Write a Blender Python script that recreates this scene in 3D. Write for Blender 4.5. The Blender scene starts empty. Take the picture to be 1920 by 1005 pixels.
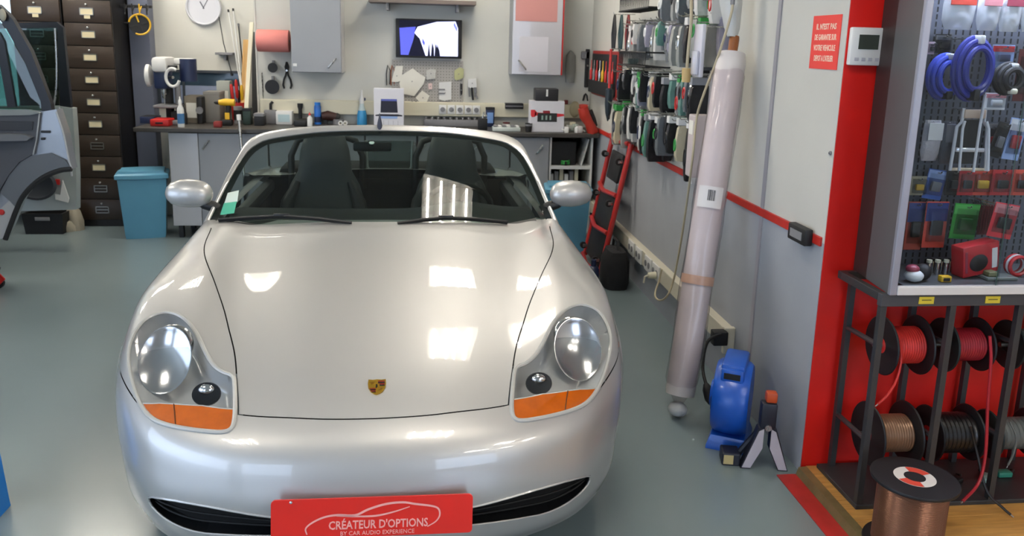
import bpy, bmesh, math, random
import numpy as np
from mathutils import Vector, Matrix, Euler
from mathutils.bvhtree import BVHTree
from mathutils.geometry import delaunay_2d_cdt
SC = bpy.context.scene
COL = SC.collection
random.seed(7)
PI = math.pi
# ------------------------------------------------------------------ camera (1920 x 1005 frame, principal point 107 px above centre)
CAMH = 1.68
FPX = 1500.0
PPX, PPY = 960.0, 395.0
def _axes():
    a = Vector((795 - PPX, 80 - PPY, FPX)).normalized()
    d = Vector((772 - PPX, 7660 - PPY, FPX))
    d = (d - a * a.dot(d)).normalized()
    z = -d
    x = a.cross(z)
    return x, a, z
_AX = _axes()
CAM_C = Vector((0, 0, CAMH))
def ray(u, v):
    c = Vector((u - PPX, v - PPY, FPX))
    return Vector((_AX[0].dot(c), _AX[1].dot(c), _AX[2].dot(c))).normalized()
def atx(u, v, x):
    d = ray(u, v); return CAM_C + d * ((x - CAM_C.x) / d.x)
def aty(u, v, y):
    d = ray(u, v); return CAM_C + d * ((y - CAM_C.y) / d.y)
def atz(u, v, z):
    d = ray(u, v); return CAM_C + d * ((z - CAM_C.z) / d.z)
cd = bpy.data.cameras.new('camera')
cam = bpy.data.objects.new('camera', cd); COL.objects.link(cam)
Rw = Matrix((_AX[0], _AX[1], _AX[2]))                 # camera (x right, y down, z forward) -> world
cam.matrix_world = Matrix.Translation(CAM_C) @ (Rw @ Matrix(((1,0,0),(0,-1,0),(0,0,-1)))).to_4x4()
cd.sensor_fit = 'HORIZONTAL'; cd.sensor_width = 36.0
cd.lens = 36.0 * FPX / 1920.0
cd.shift_y = -(1005/2 - PPY) / 1920.0
cd.clip_start = 0.05; cd.clip_end = 200
cd.dof.use_dof = True; cd.dof.focus_distance = 2.45; cd.dof.aperture_fstop = 7.0
SC.camera = cam
SC.view_settings.view_transform = 'Standard'; SC.view_settings.look = 'None'
SC.view_settings.gamma = 1.0; SC.view_settings.use_curve_mapping = False
SC.view_settings.exposure = 0.56
# ------------------------------------------------------------------ world: overcast daylight outside the open shop front
W = bpy.data.worlds.new('world'); SC.world = W; W.use_nodes = True
_bg = W.node_tree.nodes['Background']
_bg.inputs[0].default_value = (0.62, 0.76, 1.0, 1); _bg.inputs[1].default_value = 3.2
LAMP = 62.0          # strength of the ceiling fluorescent tubes
# ------------------------------------------------------------------ helpers
def lin(h):
    h = h.lstrip('#'); r = []
    for i in (0, 2, 4):
        c = int(h[i:i+2], 16) / 255
        r.append(c / 12.92 if c <= .04045 else ((c + .055) / 1.055) ** 2.4)
    return (r[0], r[1], r[2], 1)
_mats = {}
def mat(name, col='#888888', rough=.5, metal=0., spec=.5, coat=0., noise=0., nscale=8., bump=0., bscale=60., emit=0., alpha=1., stretch=None, rvar=0., coatrough=.03):
    """procedural principled material: colour with noise variation, roughness variation and bump"""
    if name in _mats: return _mats[name]
    m = bpy.data.materials.new(name); m.use_nodes = True
    nt = m.node_tree; b = nt.nodes['Principled BSDF']
    c = lin(col)
    b.inputs['Base Color'].default_value = c
    b.inputs['Roughness'].default_value = rough
    b.inputs['Metallic'].default_value = metal
    b.inputs['Specular IOR Level'].default_value = spec
    b.inputs['Coat Weight'].default_value = coat
    b.inputs['Coat Roughness'].default_value = coatrough
    if alpha < 1: b.inputs['Alpha'].default_value = alpha
    if emit:
        b.inputs['Emission Color'].default_value = c
        b.inputs['Emission Strength'].default_value = emit
    if noise or bump or rvar:
        tc = nt.nodes.new('ShaderNodeTexCoord'); mp = nt.nodes.new('ShaderNodeMapping')
        nt.links.new(tc.outputs['Object'], mp.inputs[0])
        if stretch: mp.inputs['Scale'].default_value = stretch
        n = nt.nodes.new('ShaderNodeTexNoise'); n.inputs['Scale'].default_value = nscale; n.inputs['Detail'].default_value = 5
        nt.links.new(mp.outputs[0], n.inputs['Vector'])
        if noise:
            mx = nt.nodes.new('ShaderNodeMix'); mx.data_type = 'RGBA'
            mx.inputs[6].default_value = tuple(max(0, x * (1 - noise)) for x in c[:3]) + (1,)
            mx.inputs[7].default_value = tuple(min(1, x * (1 + noise)) for x in c[:3]) + (1,)
            mr0 = nt.nodes.new('ShaderNodeMapRange'); mr0.inputs[1].default_value = .3; mr0.inputs[2].default_value = .7
            nt.links.new(n.outputs[0], mr0.inputs[0]); nt.links.new(mr0.outputs[0], mx.inputs[0])
            nt.links.new(mx.outputs[2], b.inputs['Base Color'])
        if rvar:
            mr = nt.nodes.new('ShaderNodeMapRange')
            mr.inputs[1].default_value = .3; mr.inputs[2].default_value = .7
            mr.inputs[3].default_value = max(.02, rough - rvar); mr.inputs[4].default_value = rough + rvar
            nt.links.new(n.outputs[0], mr.inputs[0]); nt.links.new(mr.outputs[0], b.inputs['Roughness'])
        if bump:
            n2 = nt.nodes.new('ShaderNodeTexNoise'); n2.inputs['Scale'].default_value = bscale; n2.inputs['Detail'].default_value = 3
            nt.links.new(mp.outputs[0], n2.inputs['Vector'])
            bp = nt.nodes.new('ShaderNodeBump'); bp.inputs['Strength'].default_value = bump; bp.inputs['Distance'].default_value = .01
            nt.links.new(n2.outputs[0], bp.inputs['Height']); nt.links.new(bp.outputs[0], b.inputs['Normal'])
    _mats[name] = m
    return m
def glass(name, tint='#ffffff', ior=1.45, rough=0.0, boost=1.0):
    """thin clear pane: see-through with fresnel reflection"""
    if name in _mats: return _mats[name]
    m = bpy.data.materials.new(name); m.use_nodes = True
    nt = m.node_tree; nt.nodes.remove(nt.nodes['Principled BSDF'])
    out = nt.nodes['Material Output']
    t = nt.nodes.new('ShaderNodeBsdfTransparent'); t.inputs[0].default_value = lin(tint)
    g = nt.nodes.new('ShaderNodeBsdfGlossy'); g.inputs['Roughness'].default_value = rough
    f = nt.nodes.new('ShaderNodeFresnel'); f.inputs[0].default_value = ior
    ge = nt.nodes.new('ShaderNodeNewGeometry'); mi = nt.nodes.new('ShaderNodeMix')      # same reflectance from both faces of a pane
    mi.inputs[2].default_value = ior; mi.inputs[3].default_value = 1 / ior
    nt.links.new(ge.outputs['Backfacing'], mi.inputs[0]); nt.links.new(mi.outputs[0], f.inputs[0])
    mu = nt.nodes.new('ShaderNodeMath'); mu.operation = 'MULTIPLY'; mu.inputs[1].default_value = boost; mu.use_clamp = True
    mx = nt.nodes.new('ShaderNodeMixShader')
    nt.links.new(f.outputs[0], mu.inputs[0]); nt.links.new(mu.outputs[0], mx.inputs[0])
    nt.links.new(t.outputs[0], mx.inputs[1]); nt.links.new(g.outputs[0], mx.inputs[2])
    nt.links.new(mx.outputs[0], out.inputs[0])
    _mats[name] = m
    return m
class MB:
    """collects shapes into one mesh"""
    def __init__(s): s.v = []; s.f = []; s.m = []; s.mi = 0
    def add(s, vs, fs):
        o = len(s.v); s.v += [tuple(p) for p in vs]
        s.f += [tuple(i + o for i in f) for f in fs]; s.m += [s.mi] * len(fs)
        return s
    def box(s, x0, x1, y0, y1, z0, z1, b=0., M=None):
        if x0 > x1: x0, x1 = x1, x0
        if y0 > y1: y0, y1 = y1, y0
        if z0 > z1: z0, z1 = z1, z0
        if b <= 0:
            vs = [(x, y, z) for z in (z0, z1) for y in (y0, y1) for x in (x0, x1)]
            fs = [(0,2,3,1),(4,5,7,6),(0,1,5,4),(2,6,7,3),(0,4,6,2),(1,3,7,5)]
        else:
            b = min(b, (x1-x0)*.49, (y1-y0)*.49, (z1-z0)*.49)
            bm = bmesh.new(); r = bmesh.ops.create_cube(bm, size=1)
            for v in bm.verts:
                v.co = Vector(((x0+x1)/2 + v.co.x*(x1-x0), (y0+y1)/2 + v.co.y*(y1-y0), (z0+z1)/2 + v.co.z*(z1-z0)))
            bmesh.ops.bevel(bm, geom=bm.edges[:], offset=b, segments=2, profile=.5, affect='EDGES')
            bm.verts.index_update()
            vs = [v.co.copy() for v in bm.verts]; fs = [[v.index for v in f.verts] for f in bm.faces]; bm.free()
        if M: vs = [M @ Vector(v) for v in vs]
        return s.add(vs, fs)
    def tube(s, pts, r, n=8, caps=True, closed=False):
        pts = [Vector(p) for p in pts]; k = len(pts)
        rs = r if isinstance(r, (list, tuple)) else [r] * k
        vs = []; up = None
        for i, p in enumerate(pts):
            a = pts[(i - 1) % k] if (closed or i > 0) else p
            b = pts[(i + 1) % k] if (closed or i < k - 1) else p
            t = (b - a)
            if t.length < 1e-9: t = Vector((0, 0, 1))
            t.normalize()
            if up is None:
                up = Vector((0, 0, 1)) if abs(t.z) < .9 else Vector((1, 0, 0))
            e = t.cross(up)
            if e.length < 1e-6: e = t.cross(Vector((0, 1, 0)))
            e.normalize(); up = e.cross(t).normalized()
            for j in range(n):
                q = 2 * PI * j / n
                vs.append(p + (e * math.cos(q) + up * math.sin(q)) * rs[i])
        fs = []
        for i in range(k if closed else k - 1):
            for j in range(n):
                a = i * n + j; b = i * n + (j + 1) % n; c = ((i + 1) % k) * n
                fs.append((a, b, c + (j + 1) % n, c + j))
        if caps and not closed:
            fs.append(tuple(range(n - 1, -1, -1))); fs.append(tuple((k - 1) * n + j for j in range(n)))
        return s.add(vs, fs)
    def cyl(s, p0, p1, r0, r1=None, n=16, caps=True):
        return s.tube([p0, p1], [r0, r0 if r1 is None else r1], n, caps)
    def lathe(s, prof, M=None, n=20, closed=False):
        """prof: list of (r, h) turned about local z"""
        vs = []; k = len(prof)
        for r, h in prof:
            for j in range(n):
                q = 2 * PI * j / n
                v = Vector((r * math.cos(q), r * math.sin(q), h)); vs.append(M @ v if M else v)
        fs = []
        for i in range(k if closed else k - 1):
            for j in range(n):
                a = i * n; b = ((i + 1) % k) * n
                fs.append((a + j, a + (j + 1) % n, b + (j + 1) % n, b + j))
        if not closed and abs(prof[0][1] - prof[-1][1]) > 1e-4:
            if prof[0][0] > 1e-5: fs.append(tuple(range(n - 1, -1, -1)))
            if prof[-1][0] > 1e-5: fs.append(tuple((k - 1) * n + j for j in range(n)))
        return s.add(vs, fs)
    def ball(s, c, rx, ry=None, rz=None, n=14, m=9, M=None):
        ry = rx if ry is None else ry; rz = rx if rz is None else rz
        prof = [(math.sin(PI * i / m), -math.cos(PI * i / m)) for i in range(m + 1)]
        T = Matrix.Translation(Vector(c)) @ (M.to_4x4() if M else Matrix.Identity(4)) @ Matrix.Diagonal((rx, ry, rz, 1))
        return s.lathe([(max(r, 1e-6), h) for r, h in prof], T, n)
    def prism(s, out, d, M=None):
        """outline of (a, b) in local xz plane, extruded along +y by d"""
        k = len(out)
        vs = [Vector((a, 0, b)) for a, b in out] + [Vector((a, d, b)) for a, b in out]
        if M: vs = [M @ v for v in vs]
        fs = [tuple(range(k)), tuple(range(2 * k - 1, k - 1, -1))]
        fs += [((i + 1) % k, i, i + k, (i + 1) % k + k) for i in range(k)]
        return s.add(vs, fs)
    def loft(s, rings, closed=True, caps=True):
        """rings of equal length, joined one to the next"""
        n = len(rings[0]); vs = [v for r in rings for v in r]; fs = []
        for i in range(len(rings) - 1):
            for j in range(n if closed else n - 1):
                a = i * n; b = a + n
                fs.append((a + j, a + (j + 1) % n, b + (j + 1) % n, b + j))
        if caps and closed:
            fs.append(tuple(range(n - 1, -1, -1))); fs.append(tuple((len(rings) - 1) * n + j for j in range(n)))
        return s.add(vs, fs)
    def grid(s, P):
        """P[i][j] points"""
        return s.loft(P, closed=False, caps=False)
    def build(s, name, m, parent=None, smooth=False, loc=None, rot=None, fix=True):
        me = bpy.data.meshes.new(name)
        me.from_pydata([tuple(v) for v in s.v], [], s.f)
        ms = m if isinstance(m, (list, tuple)) else [m]
        for x in ms: me.materials.append(x)
        if len(ms) > 1: me.polygons.foreach_set('material_index', s.m)
        if fix:
            bm = bmesh.new(); bm.from_mesh(me); bmesh.ops.recalc_face_normals(bm, faces=bm.faces[:]); bm.to_mesh(me); bm.free()
        if smooth:
            me.polygons.foreach_set('use_smooth', [True] * len(me.polygons))
            me.set_sharp_from_angle(angle=math.radians(38 if smooth is True else smooth))
        me.update()
        o = bpy.data.objects.new(name, me); COL.objects.link(o)
        if parent: o.parent = parent
        if loc is not None: o.location = loc
        if rot is not None: o.rotation_euler = rot
        return o
def tag(o, label=None, cat=None, group=None, kind=None):
    if label: o['label'] = label
    if cat: o['category'] = cat
    if group: o['group'] = group
    if kind: o['kind'] = kind
    return o
def thing(name, label, cat, loc=(0, 0, 0), rot=(0, 0, 0), group=None):
    o = bpy.data.objects.new(name, None); COL.objects.link(o); o.empty_display_size = .1
    o.location = loc; o.rotation_euler = rot
    return tag(o, label, cat, group)
def struct(name, mb, m, parent=None, smooth=False):
    o = mb.build(name, m, parent, smooth)
    if not parent: o['kind'] = 'structure'
    return o
def kids(o): return [c for c in COL.objects if c.parent is o]
def copy_tree(o, loc=None, rot=None, label=None, parent=None, scale=None):
    c = o.copy(); COL.objects.link(c)
    if parent: c.parent = parent
    if loc is not None: c.location = loc
    if rot is not None: c.rotation_euler = rot
    if scale is not None: c.scale = scale
    if label: c['label'] = label
    for ch in kids(o): copy_tree(ch, parent=c)
    return c
_dg = None
def text_mb(body, size, M, depth=.0006, align='CENTER', width=None, bold=0.):
    """lettering as real raised geometry, returned as an MB in the plane of M (x right, y up, z out)"""
    cu = bpy.data.curves.new('lettering', 'FONT'); cu.body = body; cu.size = size
    cu.align_x = align; cu.align_y = 'CENTER'; cu.extrude = depth; cu.resolution_u = 2; cu.offset = bold
    ob = bpy.data.objects.new('lettering', cu); COL.objects.link(ob)
    dg = bpy.context.evaluated_depsgraph_get(); dg.update()
    me = bpy.data.meshes.new_from_object(ob.evaluated_get(dg))
    mb = MB(); vs = [v.co.copy() for v in me.vertices]
    if width and vs:
        w = max(v.x for v in vs) - min(v.x for v in vs)
        k = width / w
        for v in vs: v.x *= k
    mb.add([M @ v for v in vs], [tuple(p.vertices) for p in me.polygons])
    bpy.data.objects.remove(ob); bpy.data.curves.remove(cu); bpy.data.meshes.remove(me)
    return mb
def catmull(P, m):
    """P: list of points (np arrays); m samples per span, endpoints included"""
    P = [np.array(p, float) for p in P]; n = len(P); out = []
    for i in range(n - 1):
        p0 = P[i-1] if i > 0 else 2*P[0]-P[1]; p1 = P[i]; p2 = P[i+1]; p3 = P[i+2] if i + 2 < n else 2*P[-1]-P[-2]
        for k in range(m):
            t = k / m
            out.append(.5*((2*p1)+(-p0+p2)*t+(2*p0-5*p1+4*p2-p3)*t*t+(-p0+3*p1-3*p2+p3)*t**3))
    out.append(P[-1]); return out
# ------------------------------------------------------------------ room shell
M_wall = mat('wall_paint_white', '#b9b8b1', .75, noise=.03, nscale=3, bump=.05, bscale=90)
M_wallback = mat('wall_paint_grey', '#d6d4cb', .8, noise=.04, nscale=2.5, bump=.05, bscale=90)
M_panel = mat('wall_panel_light', '#c3c3bc', .7, noise=.03, nscale=2, bump=.03, bscale=80)
M_grey = mat('wall_paint_dado_grey', '#92969c', .6, noise=.06, nscale=3, bump=.05, bscale=70)
M_red = mat('paint_red', '#c81208', .5, noise=.1, nscale=4, bump=.1, bscale=20)
M_redst = mat('stripe_red', '#b0251c', .4, noise=.08, nscale=30)
M_floor = mat('floor_epoxy', '#717f82', .30, noise=.05, nscale=1.2, coat=.3, coatrough=.16)
M_ceil = mat('ceiling_paint', '#d6d5cc', .85, noise=.03, nscale=1.5)
WX = 1.534; BY = 7.80; PYC = 7.37; CZ = 3.05; EY = 2.84
struct('floor', MB().box(-6.2, 4.8, -5.0, 8.0, -.12, 0), M_floor)
struct('ceiling', MB().box(-6.2, 4.8, -5.0, 8.0, CZ, CZ + .12), M_ceil)
# left wall with a tall roller-door opening, back wall with a window in the far left corner
wl = MB(); wl.box(-6.2, -6.05, -5.0, -4.3, 0, CZ); wl.box(-6.2, -6.05, 2.4, 8.0, 0, CZ); wl.box(-6.2, -6.05, -4.3, 2.4, 2.75, CZ)
struct('wall_left', wl, M_wallback)
wb = MB(); wb.box(-3.62, 1.70, BY, BY + .15, 0, CZ); wb.box(-6.05, -5.9, BY, BY + .15, 0, CZ); wb.box(-5.9, -3.62, BY, BY + .15, 0, .95); wb.box(-5.9, -3.62, BY, BY + .15, 2.55, CZ)
struct('wall_back', wb, M_wallback)
w2 = MB()
for a in ((-5.9,-3.62,.95,1.0),(-5.9,-3.62,2.50,2.55),(-5.9,-5.85,1.0,2.5),(-3.67,-3.62,1.0,2.5),(-4.79,-4.73,1.0,2.5)): w2.box(a[0], a[1], BY + .04, BY + .10, a[2], a[3], .004)
w2o = struct('window_2', w2, mat('window_frame_pale', '#b9bab4', .5))
for a in ((-5.85,-4.79),(-4.73,-3.67)): MB().box(a[0], a[1], BY + .066, BY + .072, 1.0, 2.5).build('pane', glass('window_pane', '#eef4f2', 1.45), w2o)
struct('wall_back_centre', MB().box(-1.46, WX, PYC, BY, 0, CZ, .004), M_panel)
struct('wall_right', MB().box(WX, WX + .14, EY + .004, BY, .96, CZ), M_wall)
struct('wall_right_dado', MB().box(WX, WX + .14, EY + .004, BY, 0, .96), M_grey)
struct('wall_partition', MB().box(WX + .002, 4.65, EY, EY + .15, 0, CZ), M_red)
struct('wall_showroom', MB().box(4.65, 4.8, -5.0, EY + .15, 0, CZ), M_wall)
# shop front behind the photographer: a tall glazed opening between piers, open to daylight
fr = MB()
fr.box(-6.05, -5.3, -5.0, -4.85, 0, CZ); fr.box(-2.9, 1.7, -5.0, -4.85, 0, CZ); fr.box(4.45, 4.65, -5.0, -4.85, 0, CZ)
fr.box(-5.3, -2.9, -5.0, -4.85, 2.6, CZ); fr.box(1.7, 4.45, -5.0, -4.85, 2.7, CZ); fr.box(1.7, 4.45, -5.0, -4.85, 0, .2)
struct('wall_front', fr, M_wall)
# right wall: red stripe rail, seam, far pilaster
st = MB().box(WX - .010, WX + .002, EY + .02, BY - .45, .945, .982, .003)
struct('trim_1', st, M_redst)
struct('trim_2', MB().box(WX - .006, WX + .002, 3.405, 3.435, 0, CZ), mat('seam_strip', '#8f8d92', .6))
struct('trim_3', MB().box(WX - .035, WX + .002, 4.02, 4.16, 0, .945, .006), M_grey)
struct('trim_4', MB().box(WX - .035, WX + .002, 4.02, 4.16, .982, CZ, .006), M_wall)
struct('trim_5', MB().box(-1.472, -1.458, PYC - .006, PYC + .03, 0, CZ, .003), mat('edge_white', '#c9c8c2', .6))
# raised wooden showroom floor with its brass nosing and red painted edge
M_wood = mat('laminate_oak', '#b98a4a', .35, noise=.22, nscale=6, stretch=(1.2, 14, 1), bump=.02)
bd = 0
FLZ = .030
zb = MB()
struct('floor_showroom', MB().box(1.545, 4.65, -4.85, EY, 0.0005, FLZ - .006), mat('subfloor', '#5a4630', .8))
pl = bpy.data.objects['floor_showroom']
xs = 1.552; r = random.Random(3)
y = EY - .004; k = 0
while y > 0.9:
    y2 = y - .128; x = 1.552 - r.random() * .6
    while x < 4.6:
        x2 = min(x + 1.2, 4.62); xa = max(x, 1.552)
        if x2 - xa > .05:
            MB().box(xa + .0006, x2 - .0006, y2 + .0006, y - .0006, FLZ - .006, FLZ, .0015).build('plank', M_wood, pl)
        x += 1.2
    y = y2
nos = MB().prism([(1.505, 0.0), (1.515, .034), (1.548, .036), (1.552, .024), (1.552, 0)], -7.6, Matrix.Translation((0, EY - .02, 0)))
struct('trim_6', nos, mat('brass_nosing', '#8c8058', .45, metal=.6, noise=.15, nscale=20))
struct('trim_7', MB().box(1.425, 1.505, -4.8, EY - .02, 0.0004, .004), mat('paint_red_floor', '#a82420', .5, noise=.12, nscale=15))
# ------------------------------------------------------------------ ceiling lights (louvred fluorescent fittings)
M_tube = mat('fluorescent_tube', '#fff6e8', .4, emit=LAMP)
M_louv = mat('louvre_aluminium', '#d8d8d4', .22, metal=.9)
M_white_enam = mat('white_enamel', '#e6e6e2', .4)
def ceiling_light(loc, lx, ly, label, tubes=4, rotz=0):
    t = thing('ceiling_light', label, 'light', loc, (0, 0, rotz), 'louvred ceiling lights')
    h = .068
    f = MB(); f.box(-lx/2, lx/2, -ly/2, ly/2, -.008, 0)
    for sx in (-1, 1): f.box(sx*lx/2 - .008, sx*lx/2 + .008, -ly/2, ly/2, -h, 0)
    for sy in (-1, 1): f.box(-lx/2, lx/2, sy*ly/2 - .008, sy*ly/2 + .008, -h, 0)
    f.build('housing', mat('housing_enamel', '#adadab', .5), t)
    for i in range(tubes):
        x = (i + .5) / tubes * lx - lx / 2
        MB().cyl((x, -ly/2 + .03, -.045), (x, ly/2 - .03, -.045), .013, n=8).build('tube', M_tube, t, smooth=True)
    l = MB()
    for i in range(1, tubes):
        x = i / tubes * lx - lx / 2
        l.add([(x - .012, -ly/2, -.03), (x, -ly/2, -h), (x + .012, -ly/2, -.03), (x - .012, ly/2, -.03), (x, ly/2, -h), (x + .012, ly/2, -.03)], [(0,1,4,3),(1,2,5,4),(0,3,5,2)])
    n = max(3, int(ly / .16))
    for i in range(1, n):
        y = i / n * ly - ly / 2
        l.box(-lx/2, lx/2, y - .001, y + .001, -h, -.06)
    l.build('louvre', M_louv, t)
    return t
LIGHTS = [(.42, 6.25, 'over the right end of the bench'), (.45, 4.55, 'over the right seat of the roadster'), (-1.80, 6.3, 'over the left end of the bench'), (-3.7, 6.3, 'over the parked silver car, far end'), (-3.7, 3.9, 'over the parked silver car, near end'), (2.3, -.2, 'added over the showroom floor, left of the far pair'), (3.5, -.2, 'added over the showroom floor, right of the far pair'), (2.3, -2.1, 'added over the showroom floor, left of the near pair'), (3.5, -2.1, 'added over the showroom floor, right of the near pair'), (-2.95, 7.0, 'added above the filing cabinets')]  # showroom and filing-cabinet fittings are added to brighten the partition and recess wall
LIGHTS += [(.38, 1.72, 'over the bonnet'), (-1.85, 1.72, 'left of the bonnet')]
for x, y, w in LIGHTS:
    ceiling_light((x, y, CZ), .6, .64, 'square louvred ceiling light ' + w)
# ------------------------------------------------------------------ the silver roadster
CAR_X, CAR_Y, CAR_A = -.134, 2.08, math.radians(1.5)
car = thing('car', 'silver two-seat roadster with red front plate parked in the middle of the workshop', 'car', (CAR_X, CAR_Y, 0), (0, 0, CAR_A))
Tcar = Matrix.Translation((CAR_X, CAR_Y, 0)) @ Matrix.Rotation(CAR_A, 4, 'Z'); Tinv = Tcar.inverted()
def cray(u, v):
    """camera ray in car coordinates"""
    return Tinv @ CAM_C, (Tinv.to_3x3() @ ray(u, v)).normalized()
M_paint = mat('silver_car_paint', '#b5b4b2', .45, metal=.6, coat=1., coatrough=.02)
M_blk = mat('black_plastic', '#101113', .45)
M_dark = mat('dark_gap', '#050505', .8)
M_gasket = mat('grey_rubber_seal', '#a6a6a2', .35, coat=.3)
M_chrome = mat('chrome', '#d5d5d5', .08, metal=1.)
M_refl = mat('lamp_reflector', '#b9b9bb', .16, metal=.9)
M_house = mat('lamp_housing_grey', '#c2c3c4', .32, metal=.25)
M_amber = mat('amber_lens', '#b55604', .12, coat=1., noise=.1, nscale=30)
M_clear = glass('clear_lamp_lens', '#f4f6f6', 1.38, .0, .9)
M_ws = glass('windscreen_glass', '#a3b3ae', 1.45, .0, 1.05)
M_rub = mat('black_rubber', '#0c0c0d', .7)
M_leather = mat('dark_leather', '#191b1c', .5, bump=.1, bscale=200)
M_leather2 = mat('grey_leather', '#33383a', .5, bump=.1, bscale=200)
ROWS = [
 [(0,.110,.150),(.25,.120,.150),(.45,.165,.150),(.64,.27,.150),(.78,.44,.150),(.835,.57,.15)],
 [(0,.040,.225),(.25,.055,.225),(.45,.105,.225),(.625,.205,.225),(.788,.40,.228),(.852,.56,.23)],
 [(0,.000,.345),(.25,.016,.345),(.45,.065,.345),(.64,.17,.345),(.79,.365,.35),(.858,.54,.36)],
 [(0,.003,.440),(.25,.020,.440),(.46,.070,.440),(.65,.18,.442),(.80,.37,.45),(.868,.545,.455)],
 [(0,.032,.530),(.24,.047,.530),(.46,.098,.528),(.66,.212,.530),(.808,.40,.54),(.872,.575,.56)],
 [(0,.110,.592),(.22,.124,.591),(.43,.170,.585),(.655,.290,.598),(.808,.46,.62),(.874,.635,.625)],
 [(0,.270,.655),(.22,.282,.654),(.44,.330,.645),(.655,.425,.672),(.815,.56,.693),(.876,.70,.655)],
 [(0,.480,.712),(.22,.490,.710),(.46,.530,.702),(.655,.590,.733),(.825,.69,.744),(.882,.785,.675)],
 [(0,.750,.768),(.25,.755,.765),(.50,.775,.755),(.675,.800,.782),(.842,.85,.770),(.892,.895,.680)],
 [(0,1.00,.808),(.27,1.005,.805),(.53,1.02,.792),(.70,1.03,.812),(.852,1.05,.782),(.896,1.02,.660)],
 [(0,1.24,.840),(.28,1.250,.837),(.56,1.27,.822),(.72,1.27,.832),(.852,1.28,.795),(.894,1.15,.59)],
 [(0,1.43,.862),(.29,1.450,.858),(.57,1.52,.842),(.735,1.53,.845),(.848,1.48,.80),(.886,1.225,.43)],
 [(0,1.58,.872),(.29,1.60,.868),(.58,1.68,.852),(.75,1.70,.850),(.838,1.57,.803),(.878,1.26,.30)],
]
_R = np.array(ROWS, float)
def _cr(P, t, axis=0):
    """Catmull-Rom along an axis at real index t"""
    n = P.shape[axis]; i = int(min(max(math.floor(t), 0), n - 2)); f = t - i
    g = lambda k: np.take(P, k, axis)
    p1, p2 = g(i), g(i+1)
    p0 = g(i-1) if i > 0 else 2*p1 - p2
    p3 = g(i+2) if i + 2 < n else 2*p2 - p1
    return .5*((2*p1)+(-p0+p2)*f+(2*p0-5*p1+4*p2-p3)*f*f+(-p0+3*p1-3*p2+p3)*f**3)
_Rm = _R[:, :0:-1].copy(); _Rm[:, :, 0] *= -1
_RF = np.concatenate([_Rm, _R], axis=1)            # columns -5..5
NR = len(ROWS) - 1; NCOL = 5
def S(s, t):
    """car skin: s in -5..5 across, t in 0..12 from lower lip over bonnet to scuttle"""
    c = _cr(_RF, t, 0)
    return Vector(_cr(c, s + NCOL, 0))
def Sn(s, t):
    e = .02
    a = S(min(s+e, 5), t) - S(max(s-e, -5), t); b = S(s, min(t+e, NR)) - S(s, max(t-e, 0))
    n = a.cross(b)
    return n.normalized() if n.length > 1e-9 else Vector((0, -1, 0))
# dense sampling used to find where a sight line meets the skin
_ns, _nt = 121, 145
_SG = [[S(-5 + 10*i/(_ns-1), NR*j/(_nt-1)) for i in range(_ns)] for j in range(_nt)]
_vs = [p for r in _SG for p in r]; _fs = []
for j in range(_nt - 1):
    for i in range(_ns - 1):
        a = j*_ns + i; _fs += [(a, a+1, a+_ns+1), (a, a+_ns+1, a+_ns)]
_BV = BVHTree.FromPolygons(_vs, _fs)
def hit(u, v):
    """sight line through a photograph point -> (s, t) on the skin"""
    o, d = cray(u, v)
    p, n, idx, dist = _BV.ray_cast(o, d)
    if p is None:
        # just past the outline: nearest point of the skin to the ray
        best = None
        for k in range(200):
            q = o + d * (1.5 + k * .02); p2, n2, i2, ds = _BV.find_nearest(q)
            if best is None or ds < best[0]: best = (ds, p2, i2)
        p, idx = best[1], best[2]
    q = idx // 2; j, i = divmod(q, _ns - 1)
    s = -5 + 10*(i+.5)/(_ns-1); t = NR*(j+.5)/(_nt-1)
    for _ in range(6):      # Newton on (s, t)
        P = S(s, t); e = .01
        ds = (S(min(s+e,5), t) - S(max(s-e,-5), t)) / (min(s+e,5) - max(s-e,-5)); dt = (S(s, min(t+e,NR)) - S(s, max(t-e,0))) / (min(t+e,NR)-max(t-e,0))
        r = p - P
        a11, a12, a22 = ds.dot(ds), ds.dot(dt), dt.dot(dt); b1, b2 = ds.dot(r), dt.dot(r)
        D = a11*a22 - a12*a12
        if abs(D) < 1e-12: break
        s = min(5, max(-5, s + (b1*a22 - b2*a12)/D)); t = min(NR, max(0, t + (b2*a11 - b1*a12)/D))
    return (s, t)
def smooth2(P, m=4):
    return [tuple(p) for p in catmull([np.array(p) for p in P], m)]
def chaikin(P, closed=True):
    Q = []; n = len(P)
    for i in range(n if closed else n - 1):
        a, b = P[i], P[(i+1) % n]
        Q += [(.75*a[0]+.25*b[0], .75*a[1]+.25*b[1]), (.25*a[0]+.75*b[0], .25*a[1]+.75*b[1])]
    return Q
def resamp(P, d, closed=False):
    """resample a (s,t) polyline so that steps on the skin are about d metres"""
    out = []; n = len(P)
    for i in range(n if closed else n - 1):
        a, b = P[i], P[(i+1) % n]
        L = (S(*a) - S(*b)).length; k = max(1, int(round(L / d)))
        for j in range(k): out.append((a[0]+(b[0]-a[0])*j/k, a[1]+(b[1]-a[1])*j/k))
    if not closed: out.append(P[-1])
    return out
mir = lambda P: [(-s, t) for s, t in P]
def inpoly(p, poly):
    x, y = p; c = False; n = len(poly); j = n - 1
    for i in range(n):
        xi, yi = poly[i]; xj, yj = poly[j]
        if (yi > y) != (yj > y) and x < (xj - xi) * (y - yi) / (yj - yi) + xi: c = not c
        j = i
    return c
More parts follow.
